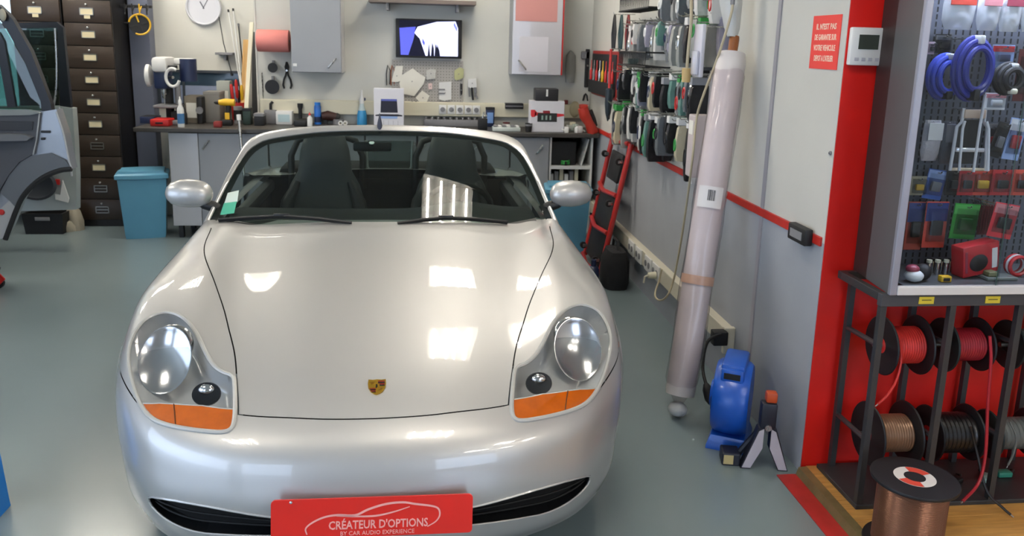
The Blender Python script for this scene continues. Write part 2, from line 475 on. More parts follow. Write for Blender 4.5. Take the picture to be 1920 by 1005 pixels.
def offset(poly, d, closed=True):
    """move a (s,t) outline sideways by d metres on the skin (positive = to the left of travel)"""
    out = []; n = len(poly)
    for i in range(n):
        a = poly[(i-1) % n] if closed or i > 0 else poly[i]; b = poly[(i+1) % n] if closed or i < n-1 else poly[i]
        p = poly[i]; e = .01
        Ps = (S(min(p[0]+e,5), p[1]) - S(max(p[0]-e,-5), p[1])) / (2*e); Pt = (S(p[0], min(p[1]+e,NR)) - S(p[0], max(p[1]-e,0))) / (2*e)
        T = Ps*(b[0]-a[0]) + Pt*(b[1]-a[1])
        N = Ps.cross(Pt).normalized(); D = N.cross(T)
        if D.length < 1e-9: out.append(p); continue
        D.normalize(); D *= d
        a11, a12, a22 = Ps.dot(Ps), Ps.dot(Pt), Pt.dot(Pt); b1, b2 = Ps.dot(D), Pt.dot(D); q = a11*a22 - a12*a12
        out.append((min(5, max(-5, p[0] + (b1*a22-b2*a12)/q)), min(NR, max(0, p[1] + (b2*a11-b1*a12)/q))))
    return out
# --- outlines read off the photograph (left side as seen) and mirrored
LAMP_PX = [(441,703),(419,697),(402,684),(389,662),(379,640),(367,617),(349,597),(330,587),(310,584),(287,590),(267,602),(252,622),(242,645),(238.5,672),(242,700),(250,731),(262,761),(274,779),(292,793),(330,804),(379,811),(421,814),(437,806),(443,786),(444,754),(443,719)]
HOOD_PX = [(396,428),(384,458),(385,484),(401,525),(418,574),(430,621),(440,664),(444,711),(447,777)]
HOODB_PX = [(447,777),(520,782.5),(607,786),(700,788)]
GRILLE_PX = [(279,929),(316,935),(375,946),(433,957),(507,969),(560,973),(562,1004),(470,1004),(420,1002),(375,999),(334,986),(299,964),(281,944)]
lampL = [hit(*p) for p in LAMP_PX]
lampL = resamp(chaikin(chaikin(lampL)), .012, True)
hl = [hit(*p) for p in HOOD_PX]; hb = [hit(*p) for p in HOODB_PX]
hb[-1] = (0.0, hb[-2][1] + (hb[-2][1]-hb[-3][1])*.25)
hood_side = resamp(smooth2(hl, 5), .02); hood_bot = resamp(smooth2(hb, 4), .02)
TOPT = 11.55
hood_half = hood_side + hood_bot[1:]
hood_half[0] = (hood_half[0][0], hood_half[0][1])
hood = hood_half + mir(hood_half)[-2::-1]          # open at the scuttle
grL = resamp(chaikin([hit(*p) for p in GRILLE_PX]), .012, True)
seam0 = hit(262, 759)
seam_pts = [seam0, (seam0[0]-.22, seam0[1]+.06), (-4.6, seam0[1]+.45), (-5, seam0[1]+.75)]
seamL = resamp(smooth2(seam_pts, 5), .02)
GAP = .0022
def band(line, closed=False, w=GAP): return offset(line, w, closed), offset(line, -w, closed)
h1, h2 = band(hood)
s1, s2 = band(seamL)
lampR, grR, seamR = mir(lampL), mir(grL), mir(seamL)
hood_poly_outer = [p for p in hood] 
ambline = resamp([hit(*p) for p in [(254,755.5),(262,756),(300,756),(326,757.5),(379,760.5),(436,767),(450,769)]], .01)
DIV = (hit(326, 745), hit(330, 812))
divline = resamp([hit(326, 757.5), hit(330, 803)], .01)
# --- one triangulation of the skin with every outline as a cut
pts, edges = [], []
def addline(P, closed=False):
    o = len(pts)
    for p in P: pts.append((p[0]*.2, p[1]*.14))
    for i in range(len(P) - (0 if closed else 1)): edges.append((o + i, o + (i+1) % len(P)))
for L in (lampL, lampR, grL, grR): addline(L, True)
for L in (h1, h2, s1, s2, mir(s1), mir(s2), ambline, mir(ambline), divline, mir(divline)): addline(L)
bd = [(-5 + 10*i/160, 0) for i in range(160)] + [(5, NR*i/120) for i in range(120)] + [(5 - 10*i/160, NR) for i in range(160)] + [(-5, NR - NR*i/120) for i in range(120)]
addline(bd, True)
nx, ny = 120, 110
for j in range(1, ny):
    for i in range(1, nx):
        pts.append(((-5 + 10*(i + (.5 if j % 2 else 0))/nx if i + .5 < nx else -5 + 10*i/nx)*.2, NR*j/ny*.14))
cv, ce, cf, *_ = delaunay_2d_cdt([Vector(p) for p in pts], edges, [], 0, 1e-7)
ST = [(min(5, max(-5, p.x/.2)), min(NR, max(0, p.y/.14))) for p in cv]
P3 = [S(*q) for q in ST]; N3 = [Sn(*q) for q in ST]
hood_top = NR
def poly_close(P): return P + [(P[-1][0], 20), (P[0][0], 20)]
hood_in = poly_close(offset(hood, GAP) if inpoly((0, 8), poly_close(offset(hood, GAP))) and not inpoly((h1[len(h1)//2][0], h1[len(h1)//2][1]-.3), poly_close(h1)) else h2)
A1, A2 = poly_close(h1), poly_close(h2)
hs_t = lambda P: min(p[1] for p in P)
inner, outer = (A1, A2) if hs_t(h1) > hs_t(h2) else (A2, A1)
sgap = s1 + s2[::-1]; sgapR = mir(sgap)
# bumper: below seam, lamp and bonnet edge
lamp_bot = sorted(lampL, key=lambda p: p[0])
bump_line = [(-6, seamL[-1][1])] + seamL[::-1] + [(p[0], p[1]) for p in hood_bot if True]
bump_poly = [(-6, -5)] + bump_line + [(0, -5)]
bins = {k: [] for k in ('hood', 'bumper', 'fender', 'fender_r', 'lamp', 'lamp_r', 'grille', 'grille_r')}
for f in cf:
    c = (sum(ST[i][0] for i in f)/len(f), sum(ST[i][1] for i in f)/len(f))
    cm = (-abs(c[0]), c[1]); L = c[0] < 0
    if inpoly(cm, lampL): bins['lamp' if L else 'lamp_r'].append(f); continue
    if inpoly(cm, grL): bins['grille' if L else 'grille_r'].append(f); continue
    if inpoly(c, inner): bins['hood'].append(f); continue
    if inpoly(c, outer): continue
    if inpoly(cm, sgap): continue
    if inpoly(cm, bump_poly): bins['bumper'].append(f); continue
    bins['fender' if L else 'fender_r'].append(f)
def skin_part(name, faces, m, parent, off=0., fn=None, custom=True):
    ids = sorted({i for f in faces for i in f}); mp = {i: k for k, i in enumerate(ids)}
    me = bpy.data.meshes.new(name)
    me.from_pydata([tuple(fn(i) if fn else P3[i] + N3[i]*off) for i in ids], [], [tuple(mp[i] for i in f) for f in faces])
    me.materials.append(m); me.polygons.foreach_set('use_smooth', [True]*len(me.polygons))
    if custom: me.normals_split_custom_set_from_vertices([tuple(N3[i]) for i in ids])
    o = bpy.data.objects.new(name, me); COL.objects.link(o); o.parent = parent
    return o
# orientation check: faces should look outwards
f0 = bins['hood'][0]; nn = (P3[f0[1]]-P3[f0[0]]).cross(P3[f0[2]]-P3[f0[0]])
if nn.dot(N3[f0[0]]) < 0: bins = {k: [tuple(reversed(f)) for f in v] for k, v in bins.items()}
if Sn(0, 9).z < 0: N3 = [-n for n in N3]; bins = {k: [tuple(reversed(f)) for f in v] for k, v in bins.items()}
bonnet = skin_part('bonnet', bins['hood'], M_paint, car)
bumper = skin_part('front_bumper', bins['bumper'], M_paint, car)
fenL = skin_part('front_wing', bins['fender'], M_paint, car)
fenR = skin_part('front_wing', bins['fender_r'], M_paint, car)
# dark shell just beneath the skin: seen only through the shut lines
inn = MB(); ii = [[S(-4.97 + 9.94*i/60, .05 + (NR-.1)*j/60) - Sn(-4.97 + 9.94*i/60, .05 + (NR-.1)*j/60)*.012 for i in range(61)] for j in range(61)]
sk = []; 
def dkeep(i, j):
    s = -abs(-4.97 + 9.94*(i+.5)/60); t = .05 + (NR-.1)*(j+.5)/60
    return not (inpoly((s, t), LDEEP) or inpoly((s, t), GDEEP))
_q = offset(lampL, .02); LDEEP = _q if not inpoly(_q[10], lampL) else offset(lampL, -.02)
_q = offset(grL, .02); GDEEP = _q if not inpoly(_q[10], grL) else offset(grL, -.02)
for j in range(60):
    for i in range(60):
        if dkeep(i, j): inn.add([ii[j][i], ii[j][i+1], ii[j+1][i+1], ii[j+1][i]], [(0, 1, 2, 3)])
inn.build('inner_shell', M_dark, car)
# --- grilles: recessed black opening with louvre bars
for key, G in (('grille', grL), ('grille_r', grR)):
    g = MB()
    back = Vector((0, .055, .004))
    k = len(G)
    q = [S(*p) for p in G]
    g.add(q + [p + back for p in q], [(i, (i+1) % k, (i+1) % k + k, i + k) for i in range(k)])
    go = g.build('grille', M_blk, car)
    skin_part('grille_back', bins[key], M_dark, go, fn=lambda i: P3[i] + back, custom=False)
    # louvre bars run across the opening
    zs = [p.z for p in q]; z0, z1 = min(zs), max(zs)
    for m_ in range(1, 4):
        fz = m_/4
        b = MB(); row = []
        # upper and lower edge of the opening along s
        ss = sorted(p[0] for p in G); a_, b_ = ss[0], ss[-1]
        for e in range(0, 25):
            s = a_ + (b_-a_)*(.03 + .94*e/24)
            ts = []
            for i in range(k):
                p, r_ = G[i], G[(i+1) % k]
                if (p[0]-s)*(r_[0]-s) <= 0 and p[0] != r_[0]: ts.append(p[1] + (r_[1]-p[1])*(s-p[0])/(r_[0]-p[0]))
            if len(ts) < 2: continue
            t = min(ts) + (max(ts)-min(ts))*fz
            row.append(S(s, t) + back*.45)
        if len(row) > 3: b.tube(row, .0032, 6); b.build('grille_bar', M_dark, go, smooth=True)
    # silver lip round the opening
    lip = MB(); lip.tube([p + Vector((0, -.001, 0)) for p in q], .0035, 6, closed=True); lip.build('grille_lip', M_paint, go, smooth=True)
# --- headlamps
def px_poly(P, n=1, d=.012):
    Q = [hit(*p) for p in P]
    for _ in range(n): Q = chaikin(Q)
    return Q
AMB_PX0 = [(262,756),(300,756),(326,757.5),(379,760.5),(436,767),(450,768),(450,830),(240,830),(250,762)]
ambL = ambline + [hit(450,830), hit(240,830)]
DIV = (hit(326, 745), hit(330, 812))
lens_edge = offset(lampL, .0)
cxy = (sum(p[0] for p in lampL)/len(lampL), sum(p[1] for p in lampL)/len(lampL))
_o = offset(lampL, .009)
INO = .009 if inpoly(_o[10], lampL) else -.009
def d_edge(p, poly3, P): return min((P - q).length for q in poly3)
for key, sg in (('lamp', 1), ('lamp_r', -1)):
    LP = lampL if sg > 0 else lampR
    AM = ambL if sg > 0 else mir(ambL)
    inner_o = offset(LP, INO * sg); L3 = [S(*p) for p in LP]
    hd = thing('headlight', None, None); hd.parent = car
    # body-coloured rubber rim
    rim = MB()
    rim.tube([S(*p) + Sn(*p)*.001 for p in offset(LP, INO*.5*sg)], .0072, 8, closed=True)
    rim.build('lamp_seal', M_gasket, hd, smooth=True)
    gap_ = MB(); gap_.tube([S(*p) - Sn(*p)*.002 for p in offset(LP, -INO*.2*sg)], .0022, 6, closed=True); gap_.build('lamp_gap', M_dark, hd, smooth=True)
    lens, ambi, ambo = [], [], []
    dv0, dv1 = DIV if sg > 0 else mir(DIV)
    for f in bins[key]:
        c = (sum(ST[i][0] for i in f)/3, sum(ST[i][1] for i in f)/3)
        if inpoly(c, AM):
            xd = dv0[0] + (dv1[0]-dv0[0])*(c[1]-dv0[1])/(dv1[1]-dv0[1])
            (ambo if abs(c[0]) > abs(xd) else ambi).append(f)
        else: lens.append(f)
    skin_part('lens', lens, M_clear, hd, .0015)
    skin_part('turn_signal', ambi, M_amber, hd, .0005)
    skin_part('turn_signal', ambo, M_amber, hd, .0005)
    # amber / clear divider and the line between the two amber lenses
    dl = MB(); A_ = [hit(*p) for p in [(258,755.5),(300,756),(326,757.5),(379,760.5),(441,767.5)]]
    if sg < 0: A_ = mir(A_)
    dl.tube([S(*p) for p in resamp(A_, .01)], .0022, 6); dl.build('lens_divider', M_gasket, hd, smooth=True)
    d2 = MB(); d2.tube([S(*p) + Sn(*p)*.0006 for p in resamp([hit(326,757.5) if sg > 0 else mir([hit(326,757.5)])[0], hit(330,803) if sg > 0 else mir([hit(330,803)])[0]], .01)], .0020, 6); d2.build('amber_divider', mat('amber_dark', '#5a2c05', .3), hd, smooth=True)
    # recessed bowl: the housing behind the lens
    def bowl(i):
        e = d_edge(None, L3, P3[i]); dp = min(e*2.0, .085)
        return P3[i] - N3[i]*(.004 + dp*.6) + Vector((0, dp*.75, -dp*.25))
    skin_part('lamp_housing', bins[key], M_house, hd, fn=bowl, custom=False)
    def inset(u, v, dep):
        st = hit(u, v)
        if sg < 0: st = (-st[0], st[1])
        P_ = S(*st); vd = (P_ - Tinv @ CAM_C).normalized(); return P_ + vd*dep, Sn(*st)
    fw = Vector((0, -1, .22)).normalized()
    def facing(c, n_):
        return Matrix.Translation(c) @ n_.to_track_quat('Z', 'Y').to_matrix().to_4x4()
    # wide oval reflector, the projector eye set high in it, and the fog lamp low on the inner side
    c, n_ = inset(312, 676, .042); nn_ = (fw*1.0 + n_*.6).normalized()
    MB().lathe([(.001,-.022),(.030,-.018),(.058,-.006),(.073,.010),(.077,.016),(.074,.016),(.069,.008)], facing(c, nn_) @ Matrix.Diagonal((1.08,1.42,1,1)), 32).build('main_reflector', M_refl, hd, smooth=60)
    c, n_ = inset(322, 648, .026); nn_ = (fw*1.1 + n_*.5).normalized()
    MB().lathe([(.058,-.006),(.063,.004),(.060,.012),(.055,.016),(.051,.014)], facing(c, nn_) @ Matrix.Diagonal((1.12,1.1,1,1)), 32).build('projector_ring', M_chrome, hd, smooth=True)
    MB().lathe([(.0005,.024),(.014,.0235),(.028,.021),(.042,.014),(.052,.004),(.054,-.004)], facing(c, nn_) @ Matrix.Diagonal((1.12,1.1,1,1)), 32).build('projector_lens', mat('projector_glass', '#a9a6a8', .07, metal=.55, coat=1.), hd, smooth=60)
    c, n_ = inset(388, 739, .022); nn_ = (fw*1.1 + n_*.4).normalized()
    MB().lathe([(.036,.012),(.038,.006),(.034,.0),(.022,-.012),(.001,-.016)], facing(c, nn_) @ Matrix.Diagonal((1.15,.95,1,1)), 28).build('fog_reflector', mat('fog_bowl', '#2c2d30', .14, metal=.6), hd, smooth=60)
    MB().lathe([(.0005,.014),(.010,.012),(.016,.006),(.017,-.008)], facing(c + Vector((0,0,.016)), nn_) @ Matrix.Diagonal((1.5,1,1,1)), 20).build('fog_bulb_shield', M_chrome, hd, smooth=60)
# --- bonnet crest: gold shield with red and black quarters
em = thing('crest_badge', None, None); em.parent = car
ec = hit(700, 726); ec = (0, ec[1])
En = Sn(*ec); Ec = S(*ec); Eu = (S(0, ec[1]+.1) - S(0, ec[1]-.1)).normalized(); Ex = Vector((1, 0, 0))
EM = Matrix.Translation(Ec + En*.0005) @ Matrix((Ex, Eu, En)).transposed().to_4x4()
sh = [(-.0265,.031),(-.013,.029),(0,.031),(.013,.029),(.0265,.031),(.0275,.012),(.0255,-.006),(.018,-.022),(.008,-.031),(0,-.035),(-.008,-.031),(-.018,-.022),(-.0255,-.006),(-.0275,.012)]
def plate2d(mb, P, z0, z1, M):
    k = len(P); mb.add([M @ Vector((a, b, z0)) for a, b in P] + [M @ Vector((a, b, z1)) for a, b in P], [tuple(range(k-1, -1, -1)), tuple(range(k, 2*k))] + [(i, (i+1) % k, (i+1) % k + k, i + k) for i in range(k)])
g = MB(); plate2d(g, sh, 0, .003, EM); g.build('shield', mat('gold_enamel', '#b98f2a', .25, metal=.7), em)
g = MB()
for i in range(2): plate2d(g, [(.003, .024-.012*i), (.023, .024-.012*i), (.0235, .018-.012*i), (.003, .018-.012*i)], .003, .0036, EM); 
for i in range(2): plate2d(g, [(-.0225+.004*i, -.008-.010*i), (-.003, -.008-.010*i), (-.003, -.013-.010*i), (-.0195+.006*i, -.013-.010*i)], .003, .0036, EM)
g.build('red_bar', mat('red_enamel', '#6e150c', .25), em)
g = MB()
for i in range(2): plate2d(g, [(.003, .018-.012*i), (.0235, .018-.012*i), (.0235, .013-.012*i), (.003, .013-.012*i)], .003, .0036, EM)
for i in range(2): plate2d(g, [(-.0205+.004*i, -.013-.010*i), (-.003, -.013-.010*i), (-.003, -.017-.009*i), (-.0185+.006*i, -.017-.009*i)], .003, .0036, EM)
g.build('black_bar', mat('black_enamel', '#15100c', .25), em)
g = MB()
for bx, by, rr in ((-.014,.014,.0045),(-.018,.017,.003),(-.010,.017,.003),(.012,-.012,.0045),(.009,-.016,.003),(.015,-.009,.003)):
    plate2d(g, [(bx+rr*math.cos(q*PI/4), by+rr*math.sin(q*PI/4)) for q in range(8)], .003, .0036, EM)
g.build('antler_mark', mat('gold_dark', '#7c5a14', .3, metal=.6), em)
g = MB(); plate2d(g, [(-.008,.010),(.008,.010),(.008,-.002),(.004,-.009),(0,-.011),(-.004,-.009),(-.008,-.002)], .003, .0042, EM); g.build('centre_shield', mat('gold_enamel', '#b98f2a'), em)
g = MB(); plate2d(g, [(-.003,-.008),(-.004,-.003),(-.002,.000),(-.004,.004),(-.001,.008),(.002,.007),(.001,.003),(.003,-.001),(.001,-.004),(.001,-.008)], .0042, .0047, EM); g.build('horse_mark', mat('black_enamel', '#15100c'), em)
# --- red promotional plate on the bumper
PT = thing('number_plate', None, None); PT.parent = car
pw, ph = .558, .114
pc = Vector((-.004, -.030, .374))
tl = math.radians(1.0)
PM = Matrix.Translation(pc) @ Matrix.Rotation(math.radians(-6), 4, 'X') @ Matrix.Rotation(tl, 4, 'Y')   # x right, z up, faces -y
def rrect(w, h, r, n=4):
    P = []
    for cx_, cy_, a0 in ((w/2-r, h/2-r, 0), (-w/2+r, h/2-r, 90), (-w/2+r, -h/2+r, 180), (w/2-r, -h/2+r, 270)):
        for i in range(n+1):
            a = math.radians(a0 + 90*i/n); P.append((cx_ + r*math.cos(a), cy_ + r*math.sin(a)))
    return P
M_plate = mat('plate_red', '#d8281f', .3, coat=.4, spec=.4); M_pw = mat('plate_white_print', '#e9a49d', .5)
MB().prism(rrect(pw, ph, .012), .006, PM).build('plate', M_plate, PT)
PF = PM @ Matrix.Rotation(PI/2, 4, 'X')     # plane x right, y up, z towards viewer
text_mb("CRÉATEUR D'OPTIONS", .034, PF @ Matrix.Translation((.015, -.022, 0)), .0007, width=.275, bold=.0006).build('lettering', M_pw, PT)
text_mb("BY CAR AUDIO EXPERIENCE", .017, PF @ Matrix.Translation((.012, -.046, 0)), .0007, width=.205).build('lettering', M_pw, PT)
def pl2(x, y): return ((x - 940)/1660*pw, (365 - y)/ (320) * ph)
def swoosh(P, w0, w1):
    mb = MB(); C_ = catmull([np.array(p) for p in P], 5); n = len(C_)
    up, dn = [], []
    for i, p in enumerate(C_):
        t = C_[min(i+1, n-1)] - C_[max(i-1, 0)]; t = t/np.linalg.norm(t); nr = np.array((-t[1], t[0])); f = i/(n-1)
        w = (w0 + (w1-w0)*f) * (.35 + .65*math.sin(PI*min(1, max(0, .08+.84*f))))/2
        up.append(p + nr*w); dn.append(p - nr*w)
    vs = [PF @ Vector((p[0], p[1], z)) for z in (-.0002, .0007) for p in up + dn[::-1]]
    for i in range(n-1):
        a = [PF @ Vector((q[0], q[1], .0007)) for q in (up[i], up[i+1], dn[i+1], dn[i])]; mb.add(a, [(3,2,1,0)])
    return mb
sw1 = swoosh([pl2(*p) for p in [(400,490),(390,440),(440,395),(540,352),(650,338),(790,345),(900,300),(1040,262),(1180,252),(1290,270),(1420,290),(1480,315),(1492,370),(1460,420),(1390,460)]], .007, .006)
sw1.build('car_outline_mark', M_pw, PT)
swoosh([pl2(*p) for p in [(640,345),(800,355),(960,355),(1100,330),(1240,290)]], .006, .005).build('car_outline_mark', M_pw, PT)
MB().lathe([(.0001,.004),(.004,.003),(.0045,0)], PF @ Matrix.Translation((-.225, ph/2-.006, 0)), 10).build('plate_screw', M_chrome, PT)
MB().box(-.2, .2, -.024, .03, .33, .40, .006).build("plate_bracket", M_blk, PT)
# --- side marker on the wing
for sg in (-1, 1):
    MB().ball((sg*.871, .66, .60), .008, .03, .012, M=Matrix.Rotation(0, 3, 'Z')).build('side_marker', M_amber, car, smooth=True)
# --- scuttle, wipers
sc = MB(); sc.grid([[S(s*.1, NR) * 1.0 + Vector((0, 0, -.004)) if k == 0 else Vector((S(s*.1, NR).x*.97, S(s*.1, NR).y + .12, S(s*.1, NR).z - .03)) for s in range(-36, 37)] for k in range(2)])
sc.build('scuttle', M_blk, car, smooth=True)
# --- windscreen: one curved sheet, outline read off the photograph
WZ0, WY0, WZ1, WY1, WK = .845, 1.50, 1.222, 2.205, .30
def wy(x, z): 
    f = (z - WZ0)/(WZ1 - WZ0)
    return WY0 + f*(WY1 - WY0) + WK*x*x + .05*(f-1)*f*-1.2*0
def whit(u, v):
    o, d = cray(u, v); a, b = 1.0, 6.0
    F = lambda k: (o + d*k).y - wy((o + d*k).x, (o + d*k).z)
    for _ in range(60):
        m_ = (a + b)/2
        if F(m_) < 0: a = m_
        else: b = m_
    return o + d*a
WO_PX = [(376,436),(380,422),(403,381),(424,335),(445,296),(460,271),(478,256.5),(507,247),(559,240),(636,236),(700,235)]
WI_PX = [(384,436),(390,420),(421,356),(446,310),(464,284.5),(482,270.5),(508,260.5),(585,249.5),(645,246),(700,245)]
def wline(P):
    Q = [whit(*p) for p in P]; Q[-1].x = 0; Q[-1].y = wy(0, Q[-1].z)
    Q = [Vector(p) for p in catmull([np.array(q) for q in Q], 5)]
    R_ = [Vector((-q.x, q.y, q.z)) for q in Q[-2::-1]]
    return Q + R_
wo, wi = wline(WO_PX), wline(WI_PX)
def wres(P, n):
    L = [0]
    for a, b in zip(P, P[1:]): L.append(L[-1] + (b-a).length)
    out = []; j = 0
    for i in range(n+1):
        t = L[-1]*i/n
        while j < len(P)-2 and L[j+1] < t: j += 1
        f = (t - L[j])/max(1e-9, L[j+1]-L[j]); out.append(P[j].lerp(P[j+1], min(1, max(0, f))))
    return out
NW = 80
wo, wi = wres(wo, NW), wres(wi, NW)
wn = lambda p: Vector((2*WK*p.x, -1, (WY1-WY0)/(WZ1-WZ0))).normalized()
fr_ = MB()
rings = []
for a, b in zip(wo, wi):
    n_ = Vector((-2*WK*a.x*-1*-1, -1, (WY1-WY0)/(WZ1-WZ0))); n_ = Vector((2*WK*a.x, -1, (WY1-WY0)/(WZ1-WZ0))).normalized()
    m1 = (a + b)/2
    rings.append([a - n_*.03, a + n_*.004, a.lerp(b, .25) + n_*.011, a.lerp(b, .6) + n_*.011, b + n_*.004, b - n_*.03])
fr_.loft(rings)
wfr = fr_.build('windscreen_frame', M_paint, car, smooth=50)
wg = MB()
wrow = []
for i in range(NW//2 + 1):
    a, b = wi[i], wi[NW-i]
    row = []
    for k in range(25):
        p = a.lerp(b, k/24); row.append(Vector((p.x, wy(p.x, p.z), p.z)))
    wrow.append(row)
wg.grid(wrow); ws = wg.build('windscreen', M_ws, car, smooth=60)
# black frit band along the foot of the glass and up the pillars
fb = MB(); fbr = []
for i, p in enumerate(wi):
    q = p.lerp(Vector((0, 0, 1.02)), .0); c_ = Vector((p.x*.965, 0, p.z - .012)); c_.y = wy(c_.x, c_.z)
    fbr.append((Vector((p.x, wy(p.x, p.z), p.z)) - wn(p)*.004, c_ - wn(p)*.004))
fb.grid([[a for a, b in fbr], [b for a, b in fbr]]); fb.build('glass_surround', M_rub, car, smooth=True)
lo_ = MB(); a, b = wi[0], wi[NW]
lr = []
for k in range(41):
    p = a.lerp(b, k/40); p.y = wy(p.x, p.z)
    q = p + Vector((0, 0, .026)); q.y = wy(q.x, q.z); lr.append((p - Vector((0, .001, 0)) + wn(p)*.0015, q + wn(q)*.0015))
lo_.grid([[x for x, y_ in lr], [y_ for x, y_ in lr]]); lo_.build('lower_frit', M_rub, car, smooth=True)
# wipers parked along the foot of the glass
def wiper(P, name='wiper'):
    q = [whit(*p) for p in P]
    w = MB(); w.tube([p + wn(p)*.022 for p in q], .006, 6)
    w.box(-.035, .035, -.006, .006, -.006, .006, .002, Matrix.Translation(q[len(q)//2] + wn(q[len(q)//2])*.026))
    o = w.build(name, M_blk, car, smooth=True)
    MB().tube([p + wn(p)*.011 for p in q], .005, 6).build('wiper_blade', M_rub, o)
    return o
wiper([(412,418),(470,414),(530,411),(600,416),(660,424)]); wiper([(745,425),(790,418),(835,414),(885,416),(950,422)])
# stickers low on the near pillar side of the glass
def wquad(P, name, m, par=None, off=-.003):
    q = [whit(*p) for p in P]; mb = MB(); mb.add([p + wn(p)*off for p in q] + [p + wn(p)*(off-.0008) for p in q], [(0,1,2,3),(7,6,5,4),(0,4,5,1),(1,5,6,2),(2,6,7,3),(3,7,4,0)])
    return mb.build(name, m, par or car)
wquad([(427,362),(448,357),(445,378),(421,381)], 'inspection_sticker', mat('sticker_white', '#c9d8d2', .6), off=.001)
wquad([(420,381),(444,378),(439,400),(413,403)], 'inspection_sticker', mat('sticker_green', '#3fa88a', .6), off=.001)
# roof aerial fin on the header rail and the rear-view mirror behind the glass
ap = whit(712, 240)
MB().loft([[ap + Vector((math.cos(q)*r*.6, math.sin(q)*r + .004*h, h)) for q in [2*PI*i/10 for i in range(10)]] for r, h in ((.022,-.014),(.024,.006),(.021,.026),(.014,.044),(.007,.062),(.002,.078))]).build('aerial_fin', mat('fin_blue_grey', '#353a4c', .4), car, smooth=True)
mp_ = whit(697, 268)
rv = thing('rear_view_mirror', None, None); rv.parent = car
MB().box(mp_.x-.10, mp_.x+.10, mp_.y+.07, mp_.y+.095, mp_.z-.055, mp_.z-.005, .012).build('mirror_shell', M_blk, rv, smooth=True)
MB().cyl(mp_ + Vector((0,.004,.005)), mp_ + Vector((0,.08,-.02)), .009).build('mirror_stem', M_blk, rv)
MB().lathe([(.0001,.004),(.012,.003),(.014,0)], Matrix.Translation(mp_ - wn(mp_)*-.001) @ wn(mp_).to_track_quat('Z','Y').to_matrix().to_4x4(), 14).build('mirror_mount', mat('mount_pale', '#9fb8a8', .3), rv, smooth=True)
# --- door mirrors
def door_mirror(sg):
    t = thing('door_mirror', None, None); t.parent = car
    # shell: rounded teardrop, deep at the door, wrapped backwards
    c = Vector((sg*.918, 1.795, .955))
    sec = []
    prof = [(-.105,.012,.30),(-.098,.035,.55),(-.08,.056,.8),(-.04,.071,1.),(.0,.076,1.03),(.04,.073,1.),(.075,.062,.9),(.096,.045,.7),(.106,.018,.35)]
    for x, rz, k in prof:
        ring = []
        for i in range(16):
            q = 2*PI*i/16
            yy = -math.cos(q)*.062*k if math.cos(q) > 0 else -math.cos(q)*.035*k
            zz = math.sin(q)*rz*(.88 if math.sin(q) < 0 else .92)
            ring.append(c + Vector((sg*-x*1.0, yy + .10*(x+.0)*-.15, zz + .06*(-x)*.25)))
        sec.append(ring)
    MB().loft(sec).build('mirror_shell', M_paint, t, smooth=70)
    MB().ball(c + Vector((0, .038, 0)), .092, .004, .058, 20).build('mirror_glass', M_chrome, t, smooth=True)
    a = Vector((sg*.775, 1.80, .865)); b = Vector((sg*.85, 1.79, .905))
    MB().tube([a, a.lerp(b, .5) + Vector((0,0,.008)), b, b + Vector((sg*.03, 0, .02))], [.032,.027,.024,.018], 10).build('mirror_foot', M_blk, t, smooth=True)
    return t
door_mirror(-1); door_mirror(1)
# --- sides, doors, rear body
SIDE = [
 [(.75,1.70,.850),(.83,1.56,.805),(.872,1.42,.62),(.876,1.30,.40),(.80,1.26,.19)],
 [(.745,1.95,.868),(.832,1.90,.815),(.880,1.85,.62),(.876,1.80,.40),(.80,1.80,.18)],
 [(.735,2.35,.880),(.832,2.35,.825),(.884,2.35,.62),(.876,2.35,.40),(.80,2.35,.18)],
 [(.725,2.72,.890),(.835,2.74,.835),(.888,2.78,.64),(.880,2.85,.42),(.80,2.88,.19)],
]
for sg in (-1, 1):
    rows = [catmull(r_, 5) for r_ in SIDE]; cols = [catmull([r_[k] for r_ in rows], 6) for k in range(len(rows[0]))]
    dm = MB(); dm.grid([[Vector((sg*p[0], p[1], p[2])) for p in c_] for c_ in cols])
    d_ = dm.build('door', M_paint, car, smooth=60)
    MB().box(sg*.888-.006, sg*.888+.006, 2.40, 2.56, .70, .73, .005).build('door_handle', M_paint, d_, smooth=True)
    MB().box(sg*.70-.03, sg*.70+.03, 1.72, 2.74, .80, .868, .02).build('door_top_trim', M_leather, d_, smooth=True)
    # wheels
    for wy_ in (.885, 3.415):
        w = thing('wheel', None, None, (sg*.722, wy_, .317)); w.parent = car
        RX = Matrix.Rotation(PI/2*sg, 4, 'Y')
        MB().lathe([(.225,-.10),(.30,-.10),(.316,-.08),(.317,0),(.316,.08),(.30,.10),(.225,.10)], RX, 36).build('tyre', M_rub, w, smooth=True)
        MB().lathe([(.225,.098),(.215,.07),(.20,-.08),(.21,-.098)], RX, 36).build('rim', M_chrome, w, smooth=True)
        sp = MB()
        for k in range(5):
            a = 2*PI*k/5
            sp.box(.03, .215, -.022, .022, .06, .085, .006, RX @ Matrix.Rotation(a, 4, 'Z'))
        sp.lathe([(.0001,.09),(.05,.088),(.06,.06)], RX, 16); sp.build('spokes', M_chrome, w, smooth=True)
# rear body: tail, deck and haunches in one skin
rb = MB()
def rear(s, t):
    p = S(s, t); return Vector((p.x*1.02, 4.31 - p.y, .17 + (p.z - .15)*1.05))
rb.grid([[rear(-5 + i*.1, j*.1) for i in range(101)] for j in range(0, 119)])
rb.build('rear_body', M_paint, car, smooth=60)
# folded soft top and tonneau behind the seats
MB().box(-.66, .66, 2.80, 3.12, .84, .93, .04).build('folded_soft_top', mat('black_canvas', '#141516', .9, bump=.2, bscale=300), car, smooth=True)
